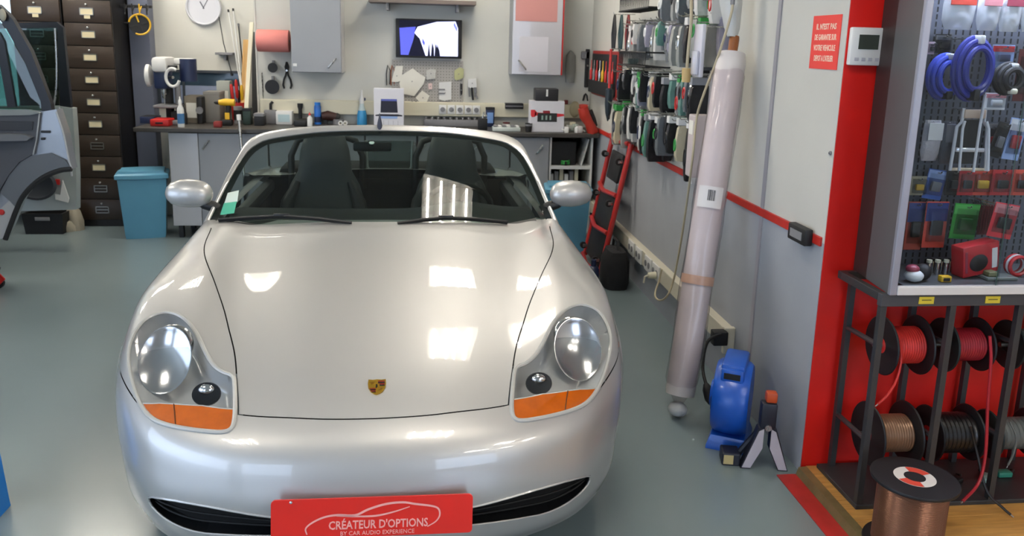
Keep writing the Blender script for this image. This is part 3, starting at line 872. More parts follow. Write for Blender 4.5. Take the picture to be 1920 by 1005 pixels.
# tub, dash, bulkhead
tb = MB(); tb.box(-.72, .72, 1.62, 2.86, .20, .23); tb.box(-.72, .72, 2.80, 2.86, .2, .86); tb.box(-.74, -.70, 1.6, 2.86, .2, .84); tb.box(.70, .74, 1.6, 2.86, .2, .84); tb.box(-.74,.74,1.56,1.6,.2,.82)
tb.box(-.12, .12, 1.85, 2.8, .23, .46, .03)
tb.build('cockpit_tub', mat('cockpit_dark', '#121415', .8), car)
ds = MB()
dr = []
for y_, z_, dz in ((1.60,.845,.0),(1.75,.868,0),(1.88,.872,0),(1.98,.85,0),(2.0,.78,0),(1.96,.62,0)):
    dr.append([Vector((x*.72/10, y_ - .04*math.cos(x*PI/20) , z_ + (.035*math.exp(-((x-5.2)/2.2)**2) if 1.7 < y_ < 1.99 else 0))) for x in range(-10, 11)])
ds.grid(dr); ds.build('dashboard', M_leather, car, smooth=60)
sw = thing('steering_wheel', None, None, (.37, 2.12, .80), (math.radians(-62), 0, 0)); sw.parent = car
MB().tube([(math.cos(2*PI*i/28)*.18, math.sin(2*PI*i/28)*.18, 0) for i in range(28)], .015, 8, closed=True).build('wheel_rim', M_leather, sw, smooth=True)
hb_ = MB(); hb_.ball((0,0,-.02), .075, .06, .03); 
for a in (20, 160, 250, 290): hb_.box(.04, .175, -.016, .016, -.012, .004, .004, Matrix.Rotation(math.radians(a), 4, 'Z'))
hb_.build('wheel_hub', M_leather, sw, smooth=True)
def seat(x):
    t = thing('seat', None, None, (x, 2.25, .25)); t.parent = car
    MB().box(-.24, .24, -.20, .28, .0, .20, .06).build('seat_cushion', M_leather, t, smooth=True)
    sec = []
    for z, w, y0, d in ((.14,.23,.26,.10),(.30,.245,.31,.10),(.48,.235,.36,.09),(.60,.20,.39,.085),(.68,.155,.405,.08),(.80,.14,.425,.07),(.88,.115,.435,.055),(.91,.07,.44,.03)):
        sec.append([Vector((w*(math.copysign(abs(math.cos(q))**.6, math.cos(q))), y0 + d*math.copysign(abs(math.sin(q))**.7, math.sin(q)), z)) for q in [2*PI*i/20 for i in range(20)]])
    MB().loft(sec).build('backrest', M_leather2, t, smooth=70)
    bl = MB()
    for sg in (-1, 1): bl.tube([(sg*.21,.20,.16),(sg*.225,.235,.34),(sg*.20,.29,.52),(sg*.15,.33,.63)], [.04,.045,.04,.02], 10)
    bl.build('side_bolster', M_leather, t, smooth=True)
seat(-.37); seat(.37)
for x in (-.37, .37):
    rh = MB(); rh.tube([Vector((x + a, 2.80, z)) for a, z in ((-.21,.80),(-.21,1.0),(-.17,1.09),(-.08,1.125),(.08,1.125),(.17,1.09),(.21,1.0),(.21,.80))], .02, 10); rh.build('roll_hoop', M_leather, car, smooth=True)
wd = MB(); wd.tube([Vector((a, 2.83, z)) for a, z in ((-.14,1.09),(-.135,.93),(-.11,.90),(.11,.90),(.135,.93),(.14,1.09))], .010, 8); wd.build('wind_deflector_frame', mat('pale_grey_frame', '#7f8683', .35), car, smooth=True)
MB().box(-.135, .135, 2.826, 2.832, .90, 1.09).build('wind_deflector', glass('deflector_glass', '#c7d2cf', 1.3), car)
# ------------------------------------------------------------------ back of the workshop
def pb(u0, v0, u1, v1, y):
    """photo rectangle on the plane Y=y -> x0, x1, z0, z1"""
    a = aty(u0, (v0+v1)/2, y).x; b = aty(u1, (v0+v1)/2, y).x
    zt = aty((u0+u1)/2, v0, y).z; zb = aty((u0+u1)/2, v1, y).z
    return a, b, zb, zt
M_file = mat('filing_cabinet_brown', '#33281f', .42, noise=.08, nscale=6, bump=.05, bscale=80)
M_filed = mat('filing_cabinet_black', '#141110', .5)
M_steel = mat('brushed_steel', '#b5b5b2', .3, metal=1., rvar=.08, nscale=40)
M_card = mat('cream_card', '#d3c7a4', .8)
M_brass = mat('label_frame_metal', '#9b9a94', .35, metal=.8)
M_white = mat('white_plastic', '#d4d4d2', .4)
M_offw = mat('cream_plastic', '#cbc6b0', .45)
M_greyd = mat('grey_metal_door', '#8b8e93', .38, noise=.03, nscale=2)
M_greyp = mat('grey_plastic', '#77777a', .5)
M_navy = mat('navy_plastic', '#1c2747', .4)
M_redp = mat('red_plastic', '#b5201c', .4)
M_yel = mat('yellow_plastic', '#d2a51b', .45)
M_bluep = mat('blue_plastic', '#2a6db5', .4)
M_pink = mat('red_paper_roll', '#d1807a', .85, bump=.1, bscale=200)
M_wood2 = mat('pine_wood', '#c1975a', .6, noise=.2, nscale=5, stretch=(10, 10, 1))
M_black = mat('black_matt', '#121214', .55)
M_paper = mat('white_paper', '#d8d6cc', .85)
def filing(x0, x1, lab, cards):
    y0, y1, top = 7.31, 7.76, 2.235
    t = thing('filing_cabinet', lab, 'cabinet', ((x0+x1)/2, y0, 0))
    w = (x1-x0)/2
    MB().box(-w, w, .012, y1-y0, 0, top, .006).build('body', M_filed, t)
    for i in range(11):
        zc = .155 + .19*i
        d = MB().box(-w+.006, w-.006, -.008, .014, zc-.092, zc+.092, .004).build('drawer', M_file, t, smooth=True)
        f = MB()
        for a in ((-.056,.056,-.030,-.024), (-.056,.056,.024,.030), (-.056,-.050,-.030,.030), (.050,.056,-.030,.030)):
            f.box(a[0], a[1], -.016, -.008, zc+a[2]+.0, zc+a[3])
        if not cards[i]: f.box(-.05, .05, -.012, -.008, zc-.003, zc+.003)
        f.build('label_frame', M_brass, d)
        if cards[i]:
            MB().box(-.050, .050, -.013, -.009, zc-.025, zc+.025).build('label_card', M_card, d)
            if cards[i] > 1: MB().box(-.022, .026, -.015, -.013, zc-.058, zc-.022).build('label_card', M_card, d)
        MB().lathe([(.006, 0), (.007, .012), (.009, .016), (.0001, .022)], Matrix.Translation((0, -.008, zc+.058)) @ Matrix.Rotation(PI/2, 4, 'X'), 10).build('knob', M_steel, d, smooth=True)
    return t
filing(-3.03, -2.635, 'tall dark brown filing cabinet nearest the blue bin, all drawers in view', [0,0,1,0,1,1,1,1,1,2,1])
filing(-3.445, -3.045, 'tall dark brown filing cabinet half hidden by the open car doors', [1,0,1,1,1,1,0,0,0,2,1])
struct('trim_8', MB().box(-2.625, -2.45, 7.66, BY, 0, CZ, .004), mat('pillar_blue_grey', '#6f7486', .5))
# --- bench: worktop, cupboards under it
M_top = mat('worktop_dark', '#3d3a37', .45, noise=.2, nscale=9)
MB().box(-2.36, 1.52, 6.82, 7.365, .905, .942, .006).build('worktop', M_top).location = (0, 0, 0)
wt = bpy.data.objects['worktop']; tag(wt, 'long dark worktop cluttered with tools along the back wall', 'worktop')
MB().box(-2.36, -1.462, 7.365, 7.79, .905, .942).build('worktop_return', M_top, wt)
def handle(mb, x, y, z, l=.09, tilt=35):
    M = Matrix.Translation((x, y, z)) @ Matrix.Rotation(math.radians(tilt), 4, 'Y')
    mb.tube([M @ Vector(p) for p in ((-.001,0,-l/2),(0,-.026,-l/2+.008),(0,-.030,0),(0,-.026,l/2-.008),(0,0,l/2))], .007, 8)
def cupboard(name, x0, x1, lab, doors, z0=.11, mdoor=None, plinth=.11):
    y0 = 6.88
    t = thing(name, lab, 'cabinet', ((x0+x1)/2, y0, 0)); w = (x1-x0)/2
    b = MB(); th = .018
    b.box(-w, -w+th, 0, .44, z0, .904); b.box(w-th, w, 0, .44, z0, .904); b.box(-w+th, w-th, 0, .44, z0, z0+th); b.box(-w+th, w-th, .42, .44, z0, .904)
    b.build('carcass', M_greyp, t)
    p = MB()
    for sx in (-1, 1):
        for yy in (.04, .38): p.box(sx*(w-.05)-.02, sx*(w-.05)+.02, yy-.02, yy+.02, 0, z0)
    for sx in (-1, 1):
        for yy in (.04, .38): MB().box(sx*(w-.05)-.02, sx*(w-.05)+.02, yy-.02, yy+.02, 0, z0, .003).build('leg', M_black, t)
    for i, (a, c, m, hx) in enumerate(doors):
        d = MB().box(a-(x0+x1)/2+.002, c-(x0+x1)/2-.002, -.02, -.001, z0+.002, .898, .003).build('door', m, t)
        if hx is not None:
            h = MB(); handle(h, hx-(x0+x1)/2, -.02, .80); h.build('handle', M_steel, d, smooth=True)
    return t
M_doorsh = mat('gloss_grey_door', '#a5a6aa', .16, coat=.5, bump=.02, bscale=3)
cupboard('base_cabinet', -2.10, -1.30, 'grey two-door base cabinet at the left end of the bench', [(-2.10,-1.862,M_doorsh,None),(-1.862,-1.30,M_greyd,-1.80)])
cupboard('base_cabinet', -1.29, -.50, 'grey two-door base cabinet behind the passenger seat of the car', [(-1.29,-.90,M_greyd,-.94),(-.89,-.50,M_greyd,-.85)])
cupboard('base_cabinet', -.49, .38, 'grey two-door base cabinet behind the middle of the car', [(-.49,-.06,M_greyd,-.10),(-.05,.38,M_greyd,-.01)])
cupboard('base_cabinet', .39, 1.088, 'grey base cabinet with a slanting bar handle beside the open shelves', [(.39,.74,M_greyd,.44),(.75,1.088,M_greyd,1.00)])
t = thing('open_shelf_unit', 'white open shelf unit under the right end of the bench', 'shelf', (1.29, 6.88, 0))
for nm, a in (('side_panel', (-.195,-.177,0,.44,0,.90)), ('side_panel', (.172,.190,0,.44,0,.90)), ('shelf', (-.177,.172,0,.43,.62,.65)), ('shelf', (-.177,.172,0,.43,.36,.385)), ('shelf', (-.177,.172,0,.43,.04,.06)), ('back_panel', (-.177,.172,.43,.44,.04,.90))):
    MB().box(*a, .002).build(nm, M_white if nm != 'back_panel' else mat('shelf_back_dark', '#2d2c2e', .7), t)
tag(MB().box(1.115, 1.34, 6.92, 7.25, .651, .86, .01).build('amplifier', M_black), 'black electronics box on the upper shelf of the open unit', 'box')
bd_ = MB(); bd_.box(-.006, .006, 0, .30, 0, .24); tag(bd_.build('leaning_board', M_white, loc=(1.385, 6.90, .652), rot=(0, math.radians(14), 0)), 'white board leaning inside the upper shelf beside the black box', 'board')
g_ = thing('cable_coil', 'bright green cable coil on the front edge of the open shelf', 'cable', (1.245, 6.92, .651)); MB().tube([(.035*math.cos(a*.7), .03*math.sin(a*.7), .008+.0012*a) for a in range(28)], .008, 6).build('coil', mat('green_cable', '#2f9a45', .5), g_, smooth=True)
MB().box(-.012, .012, -.036, -.022, .004, .04, .003).build('cable_tie', M_black, g_)
for i in range(6):
    x = 1.13 + i*.045; h = .10 + .05*((i*7) % 3)/2
    bk = thing('binder', 'thin pale binder standing on the middle shelf of the open unit, %s' % ['leftmost','second from left','third from left','fourth from left','fifth from left','rightmost'][i], 'binder', (x, 6.95, .386), group='binders in the open shelf unit')
    MB().box(-.017, .017, 0, .22, 0, h+.08, .003).build('cover', [M_white, M_greyp, M_offw][i % 3], bk); MB().box(-.012, .012, -.001, .0, .05, .11).build('spine_label', M_paper, bk)
# --- upper cabinets
def upper(x0, x1, z0, lab, extra=None):
    t = thing('wall_cabinet', lab, 'cabinet', ((x0+x1)/2, 7.37, z0)); w = (x1-x0)/2; H = .85
    MB().box(-w, w, -.285, 0, 0, H, .003).build('carcass', M_greyp if extra is None else M_greyd, t)
    d = MB().box(-w+.001, w-.001, -.305, -.287, .004, H-.004, .003).build('door', M_doorw if extra else M_greyd, t)
    h = MB(); handle(h, w-.075 if not extra else -w+.09, -.305, .085, .10, 40 if not extra else -40); h.build('handle', M_steel, d, smooth=True)
    return t, d, w, H
M_doorw = mat('gloss_pale_door', '#b3b1b6', .2, coat=.6, bump=.02, bscale=4)
t, d, w, H = upper(-1.118, -.702, 1.405, 'grey wall cabinet with a silver handle left of the television')
MB().box(-w+.012, -w+.045, -.309, -.304, .05, .075, .002).build('door_tag', M_white, d)
MB().box(w, w+.003, -.28, -.002, 0, H).build('side_panel', M_doorw, t)
t, d, w, H = upper(.765, 1.20, 1.425, 'pale wall cabinet with a red edge right of the television', 1)
MB().box(-w+.02, w-.05, -.3075, -.305, .46, .80).build('pink_patch', mat('pink_patch', '#b9807c', .5), d)  # flat pink area on the upper part of the door
MB().box(-w+.06, w-.12, -.3075, -.305, .03, .33).build('pale_patch', mat('pale_patch', '#c4c2c8', .35), d)  # flat pale area on the lower part of the door
MB().box(w, w+.012, -.30, -.285, .004, H-.004).build('red_edge', M_redp, d)
# --- television showing a skewed blue-white picture
t = thing('television', 'small black flat television showing a blue and white picture on the back wall', 'television', (.045, 7.37, 1.545))
x0, x1, z0, z1 = pb(742, 36, 866, 109, 7.30); x0 -= .045; x1 -= .045; z0 -= 1.545; z1 -= 1.545
f = MB(); yf = -.075
MB().box(x0, x1, yf, yf+.04, z0, z1, .006).build('case', M_black, t, smooth=True)
MB().box(-.10, .10, yf+.04, 0, .1, .22).build('wall_bracket', M_black, t)
sw_, sh_ = (x1-x0), (z1-z0)
def scr(P, m, k, name='screen_image'):
    mb = MB(); vs = [Vector((x0 + sw_*a, yf-.0006-.0006*k, z1 - sh_*b)) for a, b in P]; mb.add(vs + [v + Vector((0,.0005,0)) for v in vs], [tuple(range(len(P)-1, -1, -1)), tuple(range(len(P), 2*len(P)))])
    return mb.build(name, m, sc_ if k else t)
sc_ = None
sc_ = scr([(.055,.04),(.945,.04),(.945,.95),(.055,.95)], mat('screen_dark', '#0b0b22', .2, emit=.6), 0, 'screen')
scr([(.055,.24),(.30,.20),(.27,.50),(.19,.93),(.075,.93)], mat('screen_blue', '#4a50b8', .2, emit=.9), 1)
scr([(.33,.20),(.62,.06),(.90,.04),(.94,.22),(.94,.94),(.66,.94),(.60,.60),(.585,.94),(.52,.94),(.50,.60),(.48,.94),(.45,.94),(.36,.50),(.28,.36)], mat('screen_white', '#c4c8f4', .2, emit=1.25), 1)
scr([(.55,.58),(.575,.75),(.58,.94),(.53,.94)], mat('screen_dark', '#0b0b22'), 2); scr([(.62,.62),(.66,.80),(.67,.94),(.63,.94)], mat('screen_dark', '#0b0b22'), 2)
scr([(.40,.48),(.44,.60),(.43,.70),(.40,.60)], mat('screen_blue', '#4a50b8'), 2); scr([(.88,.06),(.93,.22),(.92,.30),(.87,.14)], mat('screen_mid', '#7a80cc', .2, emit=.8), 2)
# --- long brown shelf above the television
x0, x1, z0, z1 = pb(692, -40, 892, 8, 7.22)
sh = thing('wall_shelf', 'brown wall shelf just above the television, cut off by the picture top', 'shelf', ((x0+x1)/2, 7.37, z0))
MB().box((x0-x1)/2, (x1-x0)/2, -.26, 0, 0, .035, .004).build('board', mat('shelf_brown', '#6d625c', .6), sh)
for sx in (-.3, .3): MB().box(sx-.012, sx+.012, -.22, 0, -.06, -.0, .003).build('bracket', M_greyp, sh)
# --- wall clock
c = aty(380, 14, 7.75)
t = thing('wall_clock', 'round white wall clock above the left end of the bench', 'clock', (c.x, 7.80, c.z))
CM = Matrix.Rotation(PI/2, 4, 'X')
R_ = .158
MB().lathe([(.0001,0),(R_,0),(R_,.030),(R_-.006,.040),(R_-.016,.038),(R_-.020,.024)], CM, 40).build('case', mat('clock_white', '#d5d5da', .35), t, smooth=True)
dial = MB().lathe([(R_-.016,.022),(.0001,.022)], CM, 40).build('dial', mat('clock_dial', '#cfcfd6', .5), t)
M_num = mat('clock_grey_print', '#63636e', .5)
for h_ in range(12):
    a = PI/2 - 2*PI*(h_+1)/12
    text_mb(str(h_+1), .038, CM @ Matrix.Translation((math.cos(a)*.105, math.sin(a)*.105, .0225)), .0006).build('numeral', M_num, dial)
for l, wd_, a in ((.06,.009,118),(.10,.006,60)):
    hM = CM @ Matrix.Translation((0,0,.025)) @ Matrix.Rotation(math.radians(a), 4, 'Z'); MB().box(-.012, l, -wd_/2, wd_/2, 0, .002, 0, hM).build('hand', M_num, t)
# --- low serving window in the recess
x0, x1, z0, z1 = pb(300, 134, 452, 196, 7.80)
t = tag(MB().box(x0, x1, 7.772, 7.80, z1-.012, z1+.012).box(x0, x1, 7.772, 7.80, z0-.012, z0+.012).box(x0-.012, x0+.012, 7.772, 7.80, z0, z1).box(x1-.012, x1+.012, 7.772, 7.80, z0, z1).box((x0*.7+x1*.3)-.01, (x0*.7+x1*.3)+.01, 7.772, 7.80, z0, z1).build('window_1', mat('window_frame_dark', '#3a4048', .5)), kind='structure')
zm = z0 + (z1-z0)*.58
MB().box(x0+.012, x1-.012, 7.785, 7.797, zm, z1-.012).build('pane', mat('pane_dark_blue', '#344452', .15), t)
MB().box(x0+.012, x1-.012, 7.785, 7.797, z0+.012, zm-.002).build('pane', mat('pane_pale', '#8d97b0', .25), t)
# --- pillar drill on the left end of the bench
b = Vector((-2.17, 7.20, .942))
t = thing('pillar_drill', 'blue and white pillar drill at the left end of the bench', 'drill', b)
dx = lambda u, v, y=7.2: aty(u, v, y) - b
MB().box(-.11, .11, -.16, .12, 0, .04, .012).build('base', M_greyp, t, smooth=True)
MB().cyl((-.02,.06,.04), (-.02,.06,.40), .034).build('column', M_black, t, smooth=True)
MB().box(-.10, .10, -.14, .06, .14, .165, .008).build('work_table', M_greyp, t, smooth=True)
MB().box(-.075, .035, -.16, .02, .30, .50, .02).build('head', M_navy, t, smooth=True)
MB().box(-.08, .045, -.19, .10, .44, .565, .03).box(.04, .20, .02, .10, .50, .555, .015).build('belt_cover', M_white, t, smooth=True)
MB().lathe([(.001,0),(.062,0),(.066,.01),(.066,.028),(.055,.035),(.050,.02),(.001,.02)], Matrix.Translation((-.11,-.11,.41)) @ Matrix.Rotation(-PI/2, 4, 'Y') @ Matrix.Diagonal((1.4,1,1,1)), 24).build('badge_plate', M_white, t, smooth=True)
MB().cyl((.15,.06,.36), (.15,.06,.55), .07, n=20).build('motor', M_navy, t, smooth=True)
MB().tube([(.085+.055*math.cos(a*.33), -.17, .40+.075*math.sin(a*.33)) for a in range(3, 19)], .013, 8).build('feed_wheel', M_white, t, smooth=True)
MB().cyl((.085,-.16,.40), (.03,-.10,.40), .012).build('feed_shaft', M_steel, t, smooth=True)
MB().box(.05, .12, -.17, -.13, .47, .50, .005).build('feed_lever', M_black, t)
MB().lathe([(.018,.30),(.020,.26),(.012,.22),(.004,.215),(.004,.17)], Matrix.Translation((-.02,-.08,0)), 14).build('chuck', M_steel, t, smooth=True)
MB().cyl((.075,-.02,.04), (.075,-.02,.33), .024).build('guide_rod', M_greyp, t, smooth=True)
MB().box(.03, .12, -.10, .0, .04, .11, .01).build('vice', M_black, t, smooth=True)
# --- reel hanging on the side of the filing cabinet
c = aty(262, 46, 7.5)
t = thing('strap_reel', 'black reel with a yellow rim hanging beside the filing cabinet', 'reel', c)
RM = Matrix.Rotation(PI/2, 4, 'X') @ Matrix.Rotation(.3, 4, 'Y')
MB().lathe([(.03,-.04),(.085,-.04),(.088,0),(.085,.04),(.03,.04)], RM, 24).build('drum', M_black, t, smooth=True)
MB().tube([RM @ Vector((.086*math.cos(q*PI/14), .086*math.sin(q*PI/14), .045)) for q in range(-9, 14)], .009, 6).build('rim', M_yel, t, smooth=True)
for q in range(4): MB().box(-.006, .006, .02, .08, .036, .05, .001, RM @ Matrix.Rotation(q*PI/2+.3, 4, 'Z')).build('spoke', M_black if q else M_yel, t)
MB().tube([(-.13, 0, .01), (-.02, 0, .01), (0,0,0)], .010, 6).build('hanger', M_black, t)
c = aty(255, 12, 7.5)
t = thing('hook_rack', 'dark hook rack above the black and yellow reel', 'rack', c)
MB().box(-.13, .13, -.02, .02, -.012, .012, .004).build('arm', M_black, t)
for i in range(4): MB().tube([(-.07+.06*i,-.02,0),(-.07+.06*i,-.05,-.03),(-.07+.06*i,-.07,-.07),(-.07+.06*i,-.075,.02)], .006, 6).build('hook', M_black if i != 2 else M_yel, t, smooth=True)
# --- helper for bench clutter
BZ = .9425
def onb(u0, u1, vt, vb):
    """photo box of something standing on the worktop -> base centre, width, height"""
    p = atz((u0+u1)/2, vb, BZ); y = min(7.30, max(6.90, p.y))
    a, b = aty(u0, (vt+vb)/2, y).x, aty(u1, (vt+vb)/2, y).x
    z = aty((u0+u1)/2, vt, y).z
    return Vector(((a+b)/2, y, BZ)), abs(b-a), max(.02, z-BZ)
def btag(o, *a): return tag(o, *a)
def bbox_thing(name, lab, cat, u0, u1, vt, vb, m, dep=None, bev=.006, lid=None, face=None, group=None, yb=None):
    p, w, h = onb(u0, u1, vt, vb)
    if yb: 
        a, b = aty(u0, (vt+vb)/2, yb).x, aty(u1, (vt+vb)/2, yb).x; p = Vector(((a+b)/2, yb, BZ)); w = b-a; h = aty((u0+u1)/2, vt, yb).z - BZ
    dep = dep or min(.25, w)
    if p.y + dep > 7.362 and p.x > -1.47: p.y = 7.36 - dep
    t = thing(name, lab, cat, p, group=group)
    MB().box(-w/2, w/2, 0, dep, 0, h, bev).build('body', m, t, smooth=True)
    if lid: MB().box(-w/2-.002, w/2+.002, -.002, dep+.002, h-.02, h+.004, .002).build('lid', lid, t)
    if face: MB().box(-w*.36, w*.36, -.002, .0, h*.2, h*.75).build('label', face, t)
    return t, w, h, dep
def bottle(name, lab, u0, u1, vt, vb, mbody, mcap, mlabel=None, taper=.45, yb=None):
    p, w, h = onb(u0, u1, vt, vb)
    r = w/2
    t = thing(name, lab, 'bottle', p)
    MB().lathe([(r*.9,0),(r,.01),(r,h*.55),(r*.9,h*.62),(r*taper,h*.72),(r*taper,h*.78)], None, 16).build('body', mbody, t, smooth=True)
    MB().lathe([(r*taper*1.15,h*.78),(r*taper*1.1,h*.86),(r*.22,h*.92),(r*.12,h)], None, 12).build('cap', mcap, t, smooth=True)
    if mlabel: MB().lathe([(r*1.01,h*.12),(r*1.02,h*.45)], None, 16).build('label', mlabel, t, smooth=True)
    return t
# left end
t, w, h, dp = bbox_thing('tool_case', 'flat red tool case on the left end of the bench', 'case', 281, 316, 224, 237, M_redp, .2, .008); MB().box(-.03, .03, -.012, 0, h*.4, h*.6, .003).build('latch', M_black, t)
t, w, h, dp = bbox_thing('parts_tray', 'navy parts tray behind the red tool case', 'tray', 262, 290, 219, 232, M_navy, .18); MB().box(-w/2+.01, w/2-.01, .01, dp-.01, h-.004, h+.002).build('inner', M_black, t)
bottle('spray_bottle', 'white bottle with blue label at the bench edge by the pillar drill', 332, 345, 181, 239, M_white, M_white, mat('label_blue', '#3f6f9c', .5))
bottle('oil_bottle', 'slim black bottle standing against the white and blue one', 341, 351, 199, 233, M_black, M_black)
t, w, h, dp = bbox_thing('carton', 'tan carton behind the slim black bottle', 'box', 346, 372, 180, 231, mat('tan_card', '#7a7264', .8), .18, face=M_paper)
t, w, h, dp = bbox_thing('speaker_box', 'black box beside the upright grey box', 'box', 369, 379, 182, 232, M_black, .16); MB().lathe([(.022,.002),(.03,.004),(.032,0)], Matrix.Translation((0,0,h*.5)) @ Matrix.Rotation(PI/2, 4, 'X'), 16).build('driver', M_greyp, t)
t, w, h, dp = bbox_thing('metal_box', 'upright grey metal box on the left part of the bench', 'box', 382, 412, 173, 230, mat('box_grey', '#77736c', .5), .2, .004, lid=mat('box_grey2', '#84807a', .5))
t, w, h, dp = bbox_thing('carton', 'pale green-grey carton at the back of the left bench', 'box', 407, 432, 152, 232, mat('carton_pale', '#9a9f98', .7), .12, yb=7.56, face=M_paper)
# cordless drill standing on its battery
p, w, h = onb(412, 438, 186, 236)
t = thing('cordless_drill', 'yellow and black cordless drill standing on the bench', 'drill', p)
MB().box(-.055, .035, 0, .08, 0, .05, .008).build('battery', M_black, t, smooth=True)
MB().loft([[Vector((x0_ + rx*math.cos(q*PI/6), .04 + .022*math.sin(q*PI/6), z_)) for q in range(12)] for x0_, rx, z_ in ((-.005,.022,.05),(.0,.020,.10),(.008,.024,h*.75))]).build('grip', M_black, t, smooth=True)
MB().tube([(-.07,.04,h*.86),(-.02,.04,h*.87),(.06,.04,h*.86)], [.022,.032,.030], 12).build('motor_housing', M_yel, t, smooth=True)
MB().tube([(-.07,.04,h*.86),(-.095,.04,h*.86),(-.11,.04,h*.86)], [.018,.016,.006], 12).build('chuck', M_black, t, smooth=True)
MB().box(-.02, .02, .01, .016, .052, .11, .004).build('side_badge', M_yel, t)
# red pot with screwdrivers
p, w, h = onb(427, 452, 170, 226)
t = thing('tool_pot', 'red pot behind the cordless drill', 'pot', p + Vector((0,.15,0)))
MB().lathe([(.045,0),(.055,.005),(.062,h*.6),(.058,h*.6),(.05,.01),(.001,.01)], None, 18).build('pot', M_redp, t, smooth=True)
for i, (m, dx_, dz) in enumerate(((M_redp,-.03,.30),(M_redp,.0,.34),(M_yel,.03,.29),(M_redp,.02,.25),(M_black,-.02,.24))):
    q = p + Vector((dx_, .15 + .01*i, .05)); s_ = thing('screwdriver', ['red-handled screwdriver at the left of the red pot','tallest red-handled screwdriver in the red pot','yellow-handled screwdriver in the red pot','short red-handled screwdriver in the red pot','black-handled screwdriver in the red pot'][i], 'screwdriver', q, (.02*(i-2), .05*(i-2), 0), group='screwdrivers in the red pot')
    MB().lathe([(.006,dz*.45),(.013,dz*.5),(.015,dz*.8),(.012,dz*.92),(.004,dz*.95)], None, 10).build('handle', m, s_, smooth=True); MB().cyl((0,0,-.03),(0,0,dz*.46),.004,n=8).build('shaft', M_steel, s_)
t, w, h, dp = bbox_thing('small_box', 'small dark red box at the bench edge by the cordless drill', 'box', 400, 414, 228, 241, mat('dark_red_box', '#7c211c', .5), .06)
p, w, h = onb(438, 455, 200, 222); t = thing('tin', 'grey tin right of the cordless drill', 'tin', p); MB().lathe([(w/2,0),(w/2,h),(w/2-.004,h+.003),(w/2-.006,h-.004),(.001,h-.004)], None, 18).build('can', M_greyp, t, smooth=True); MB().lathe([(w/2+.001,h*.2),(w/2+.001,h*.8)], None, 18).build('label', M_black, t)
t, w, h, dp = bbox_thing('battery_charger', 'dark green box at the foot of the leaning planks', 'box', 455, 470, 204, 234, mat('dark_green', '#20332a', .5), .10, lid=M_black)
# rods and planks leaning in the corner
def lean(name, lab, u0, v0, u1, v1, r, m, y0=7.30, y1=7.70, flat=None, group=None, endm=None):
    a = aty(u1, v1, y0); a.z = max(a.z, BZ); b_ = aty(u0, v0, y1)
    L = (b_-a).length; q = (b_-a).to_track_quat('Z', 'Y')
    t = thing(name, lab, 'rod' if not flat else 'plank', a, q.to_euler(), group)
    if flat: MB().box(-flat[0]/2, flat[0]/2, -flat[1]/2, flat[1]/2, 0, L, .002).build('board', m, t)
    else: MB().cyl((0,0,0), (0,0,L), r, n=8).build('shaft', m, t, smooth=True)
    if endm: MB().cyl((0,0,L-.02), (0,0,L+.004), r*1.5, n=8).build('end_cap', endm, t)
    return t
lean('plank', 'yellow wooden plank leaning in the corner left of the red paper roll', 461, 75, 456, 203, 0, M_wood2, 7.44, 7.75, flat=(.045,.02))
lean('plank', 'long cream white plank leaning in the corner beside the yellow plank', 472, 42, 462, 203, 0, M_offw, 7.20, 7.46, flat=(.035,.018))
lean('plank', 'dark board leaning in the corner behind the cream plank', 478, 60, 478, 218, 0, M_black, 7.56, 7.74, flat=(.05,.02))
lean('thin_rod', 'thin white rod reaching highest beside the clock', 428, 19, 452, 165, .006, M_white, 7.58, 7.77, endm=M_black)
lean('thin_rod', 'second thin white rod, right of the highest rod in the corner', 437, 17, 454, 170, .006, M_white, 7.50, 7.77, endm=M_black)
lean('thin_rod', 'short black rod behind the white rods', 447, 45, 458, 150, .006, M_black, 7.66, 7.77, endm=M_greyp)
a = aty(410, 28, 7.77); b_ = aty(434, 136, 7.77); t = thing('clock_cord', 'thin dark cord hanging from behind the clock', 'cord', a); MB().tube([(0,0,0), ((b_-a).x*.5-.01,-.01,(b_-a).z*.5), b_-a], .004, 6).build('cord', M_black, t, smooth=True); MB().box((b_-a).x-.008, (b_-a).x+.008, -.01, .01, (b_-a).z-.03, (b_-a).z).build('plug', M_black, t)
x0, x1, z0, z1 = pb(404, 95, 437, 103, 7.7); t = thing('small_shelf', 'small grey shelf on the recess wall below the clock', 'shelf', ((x0+x1)/2, 7.80, z0)); MB().box((x0-x1)/2, (x1-x0)/2, -.12, 0, 0, .022, .003).build('board', M_greyp, t); MB().box(-.01, .01, -.09, 0, -.05, 0).build('bracket', M_greyp, t)
# broom handle poking up in front of the bench
a = aty(455, 262, 6.78); b_ = aty(448, 222, 6.785); a2 = Vector((a.x+.06, 6.60, 0)); t = thing('broom', 'broom with a steel handle leaning on the bench front behind the windscreen', 'broom', a2)
MB().cyl((0,0,.06), b_-a2, .012, n=10).build('handle', M_steel, t, smooth=True); MB().cyl((b_-a2)*.985, (b_-a2)*1.03, .018, n=10).build('grip', M_white, t, smooth=True); MB().box(-.15,.15,-.02,.02,.0,.07,.008).build('brush_head', M_black, t)
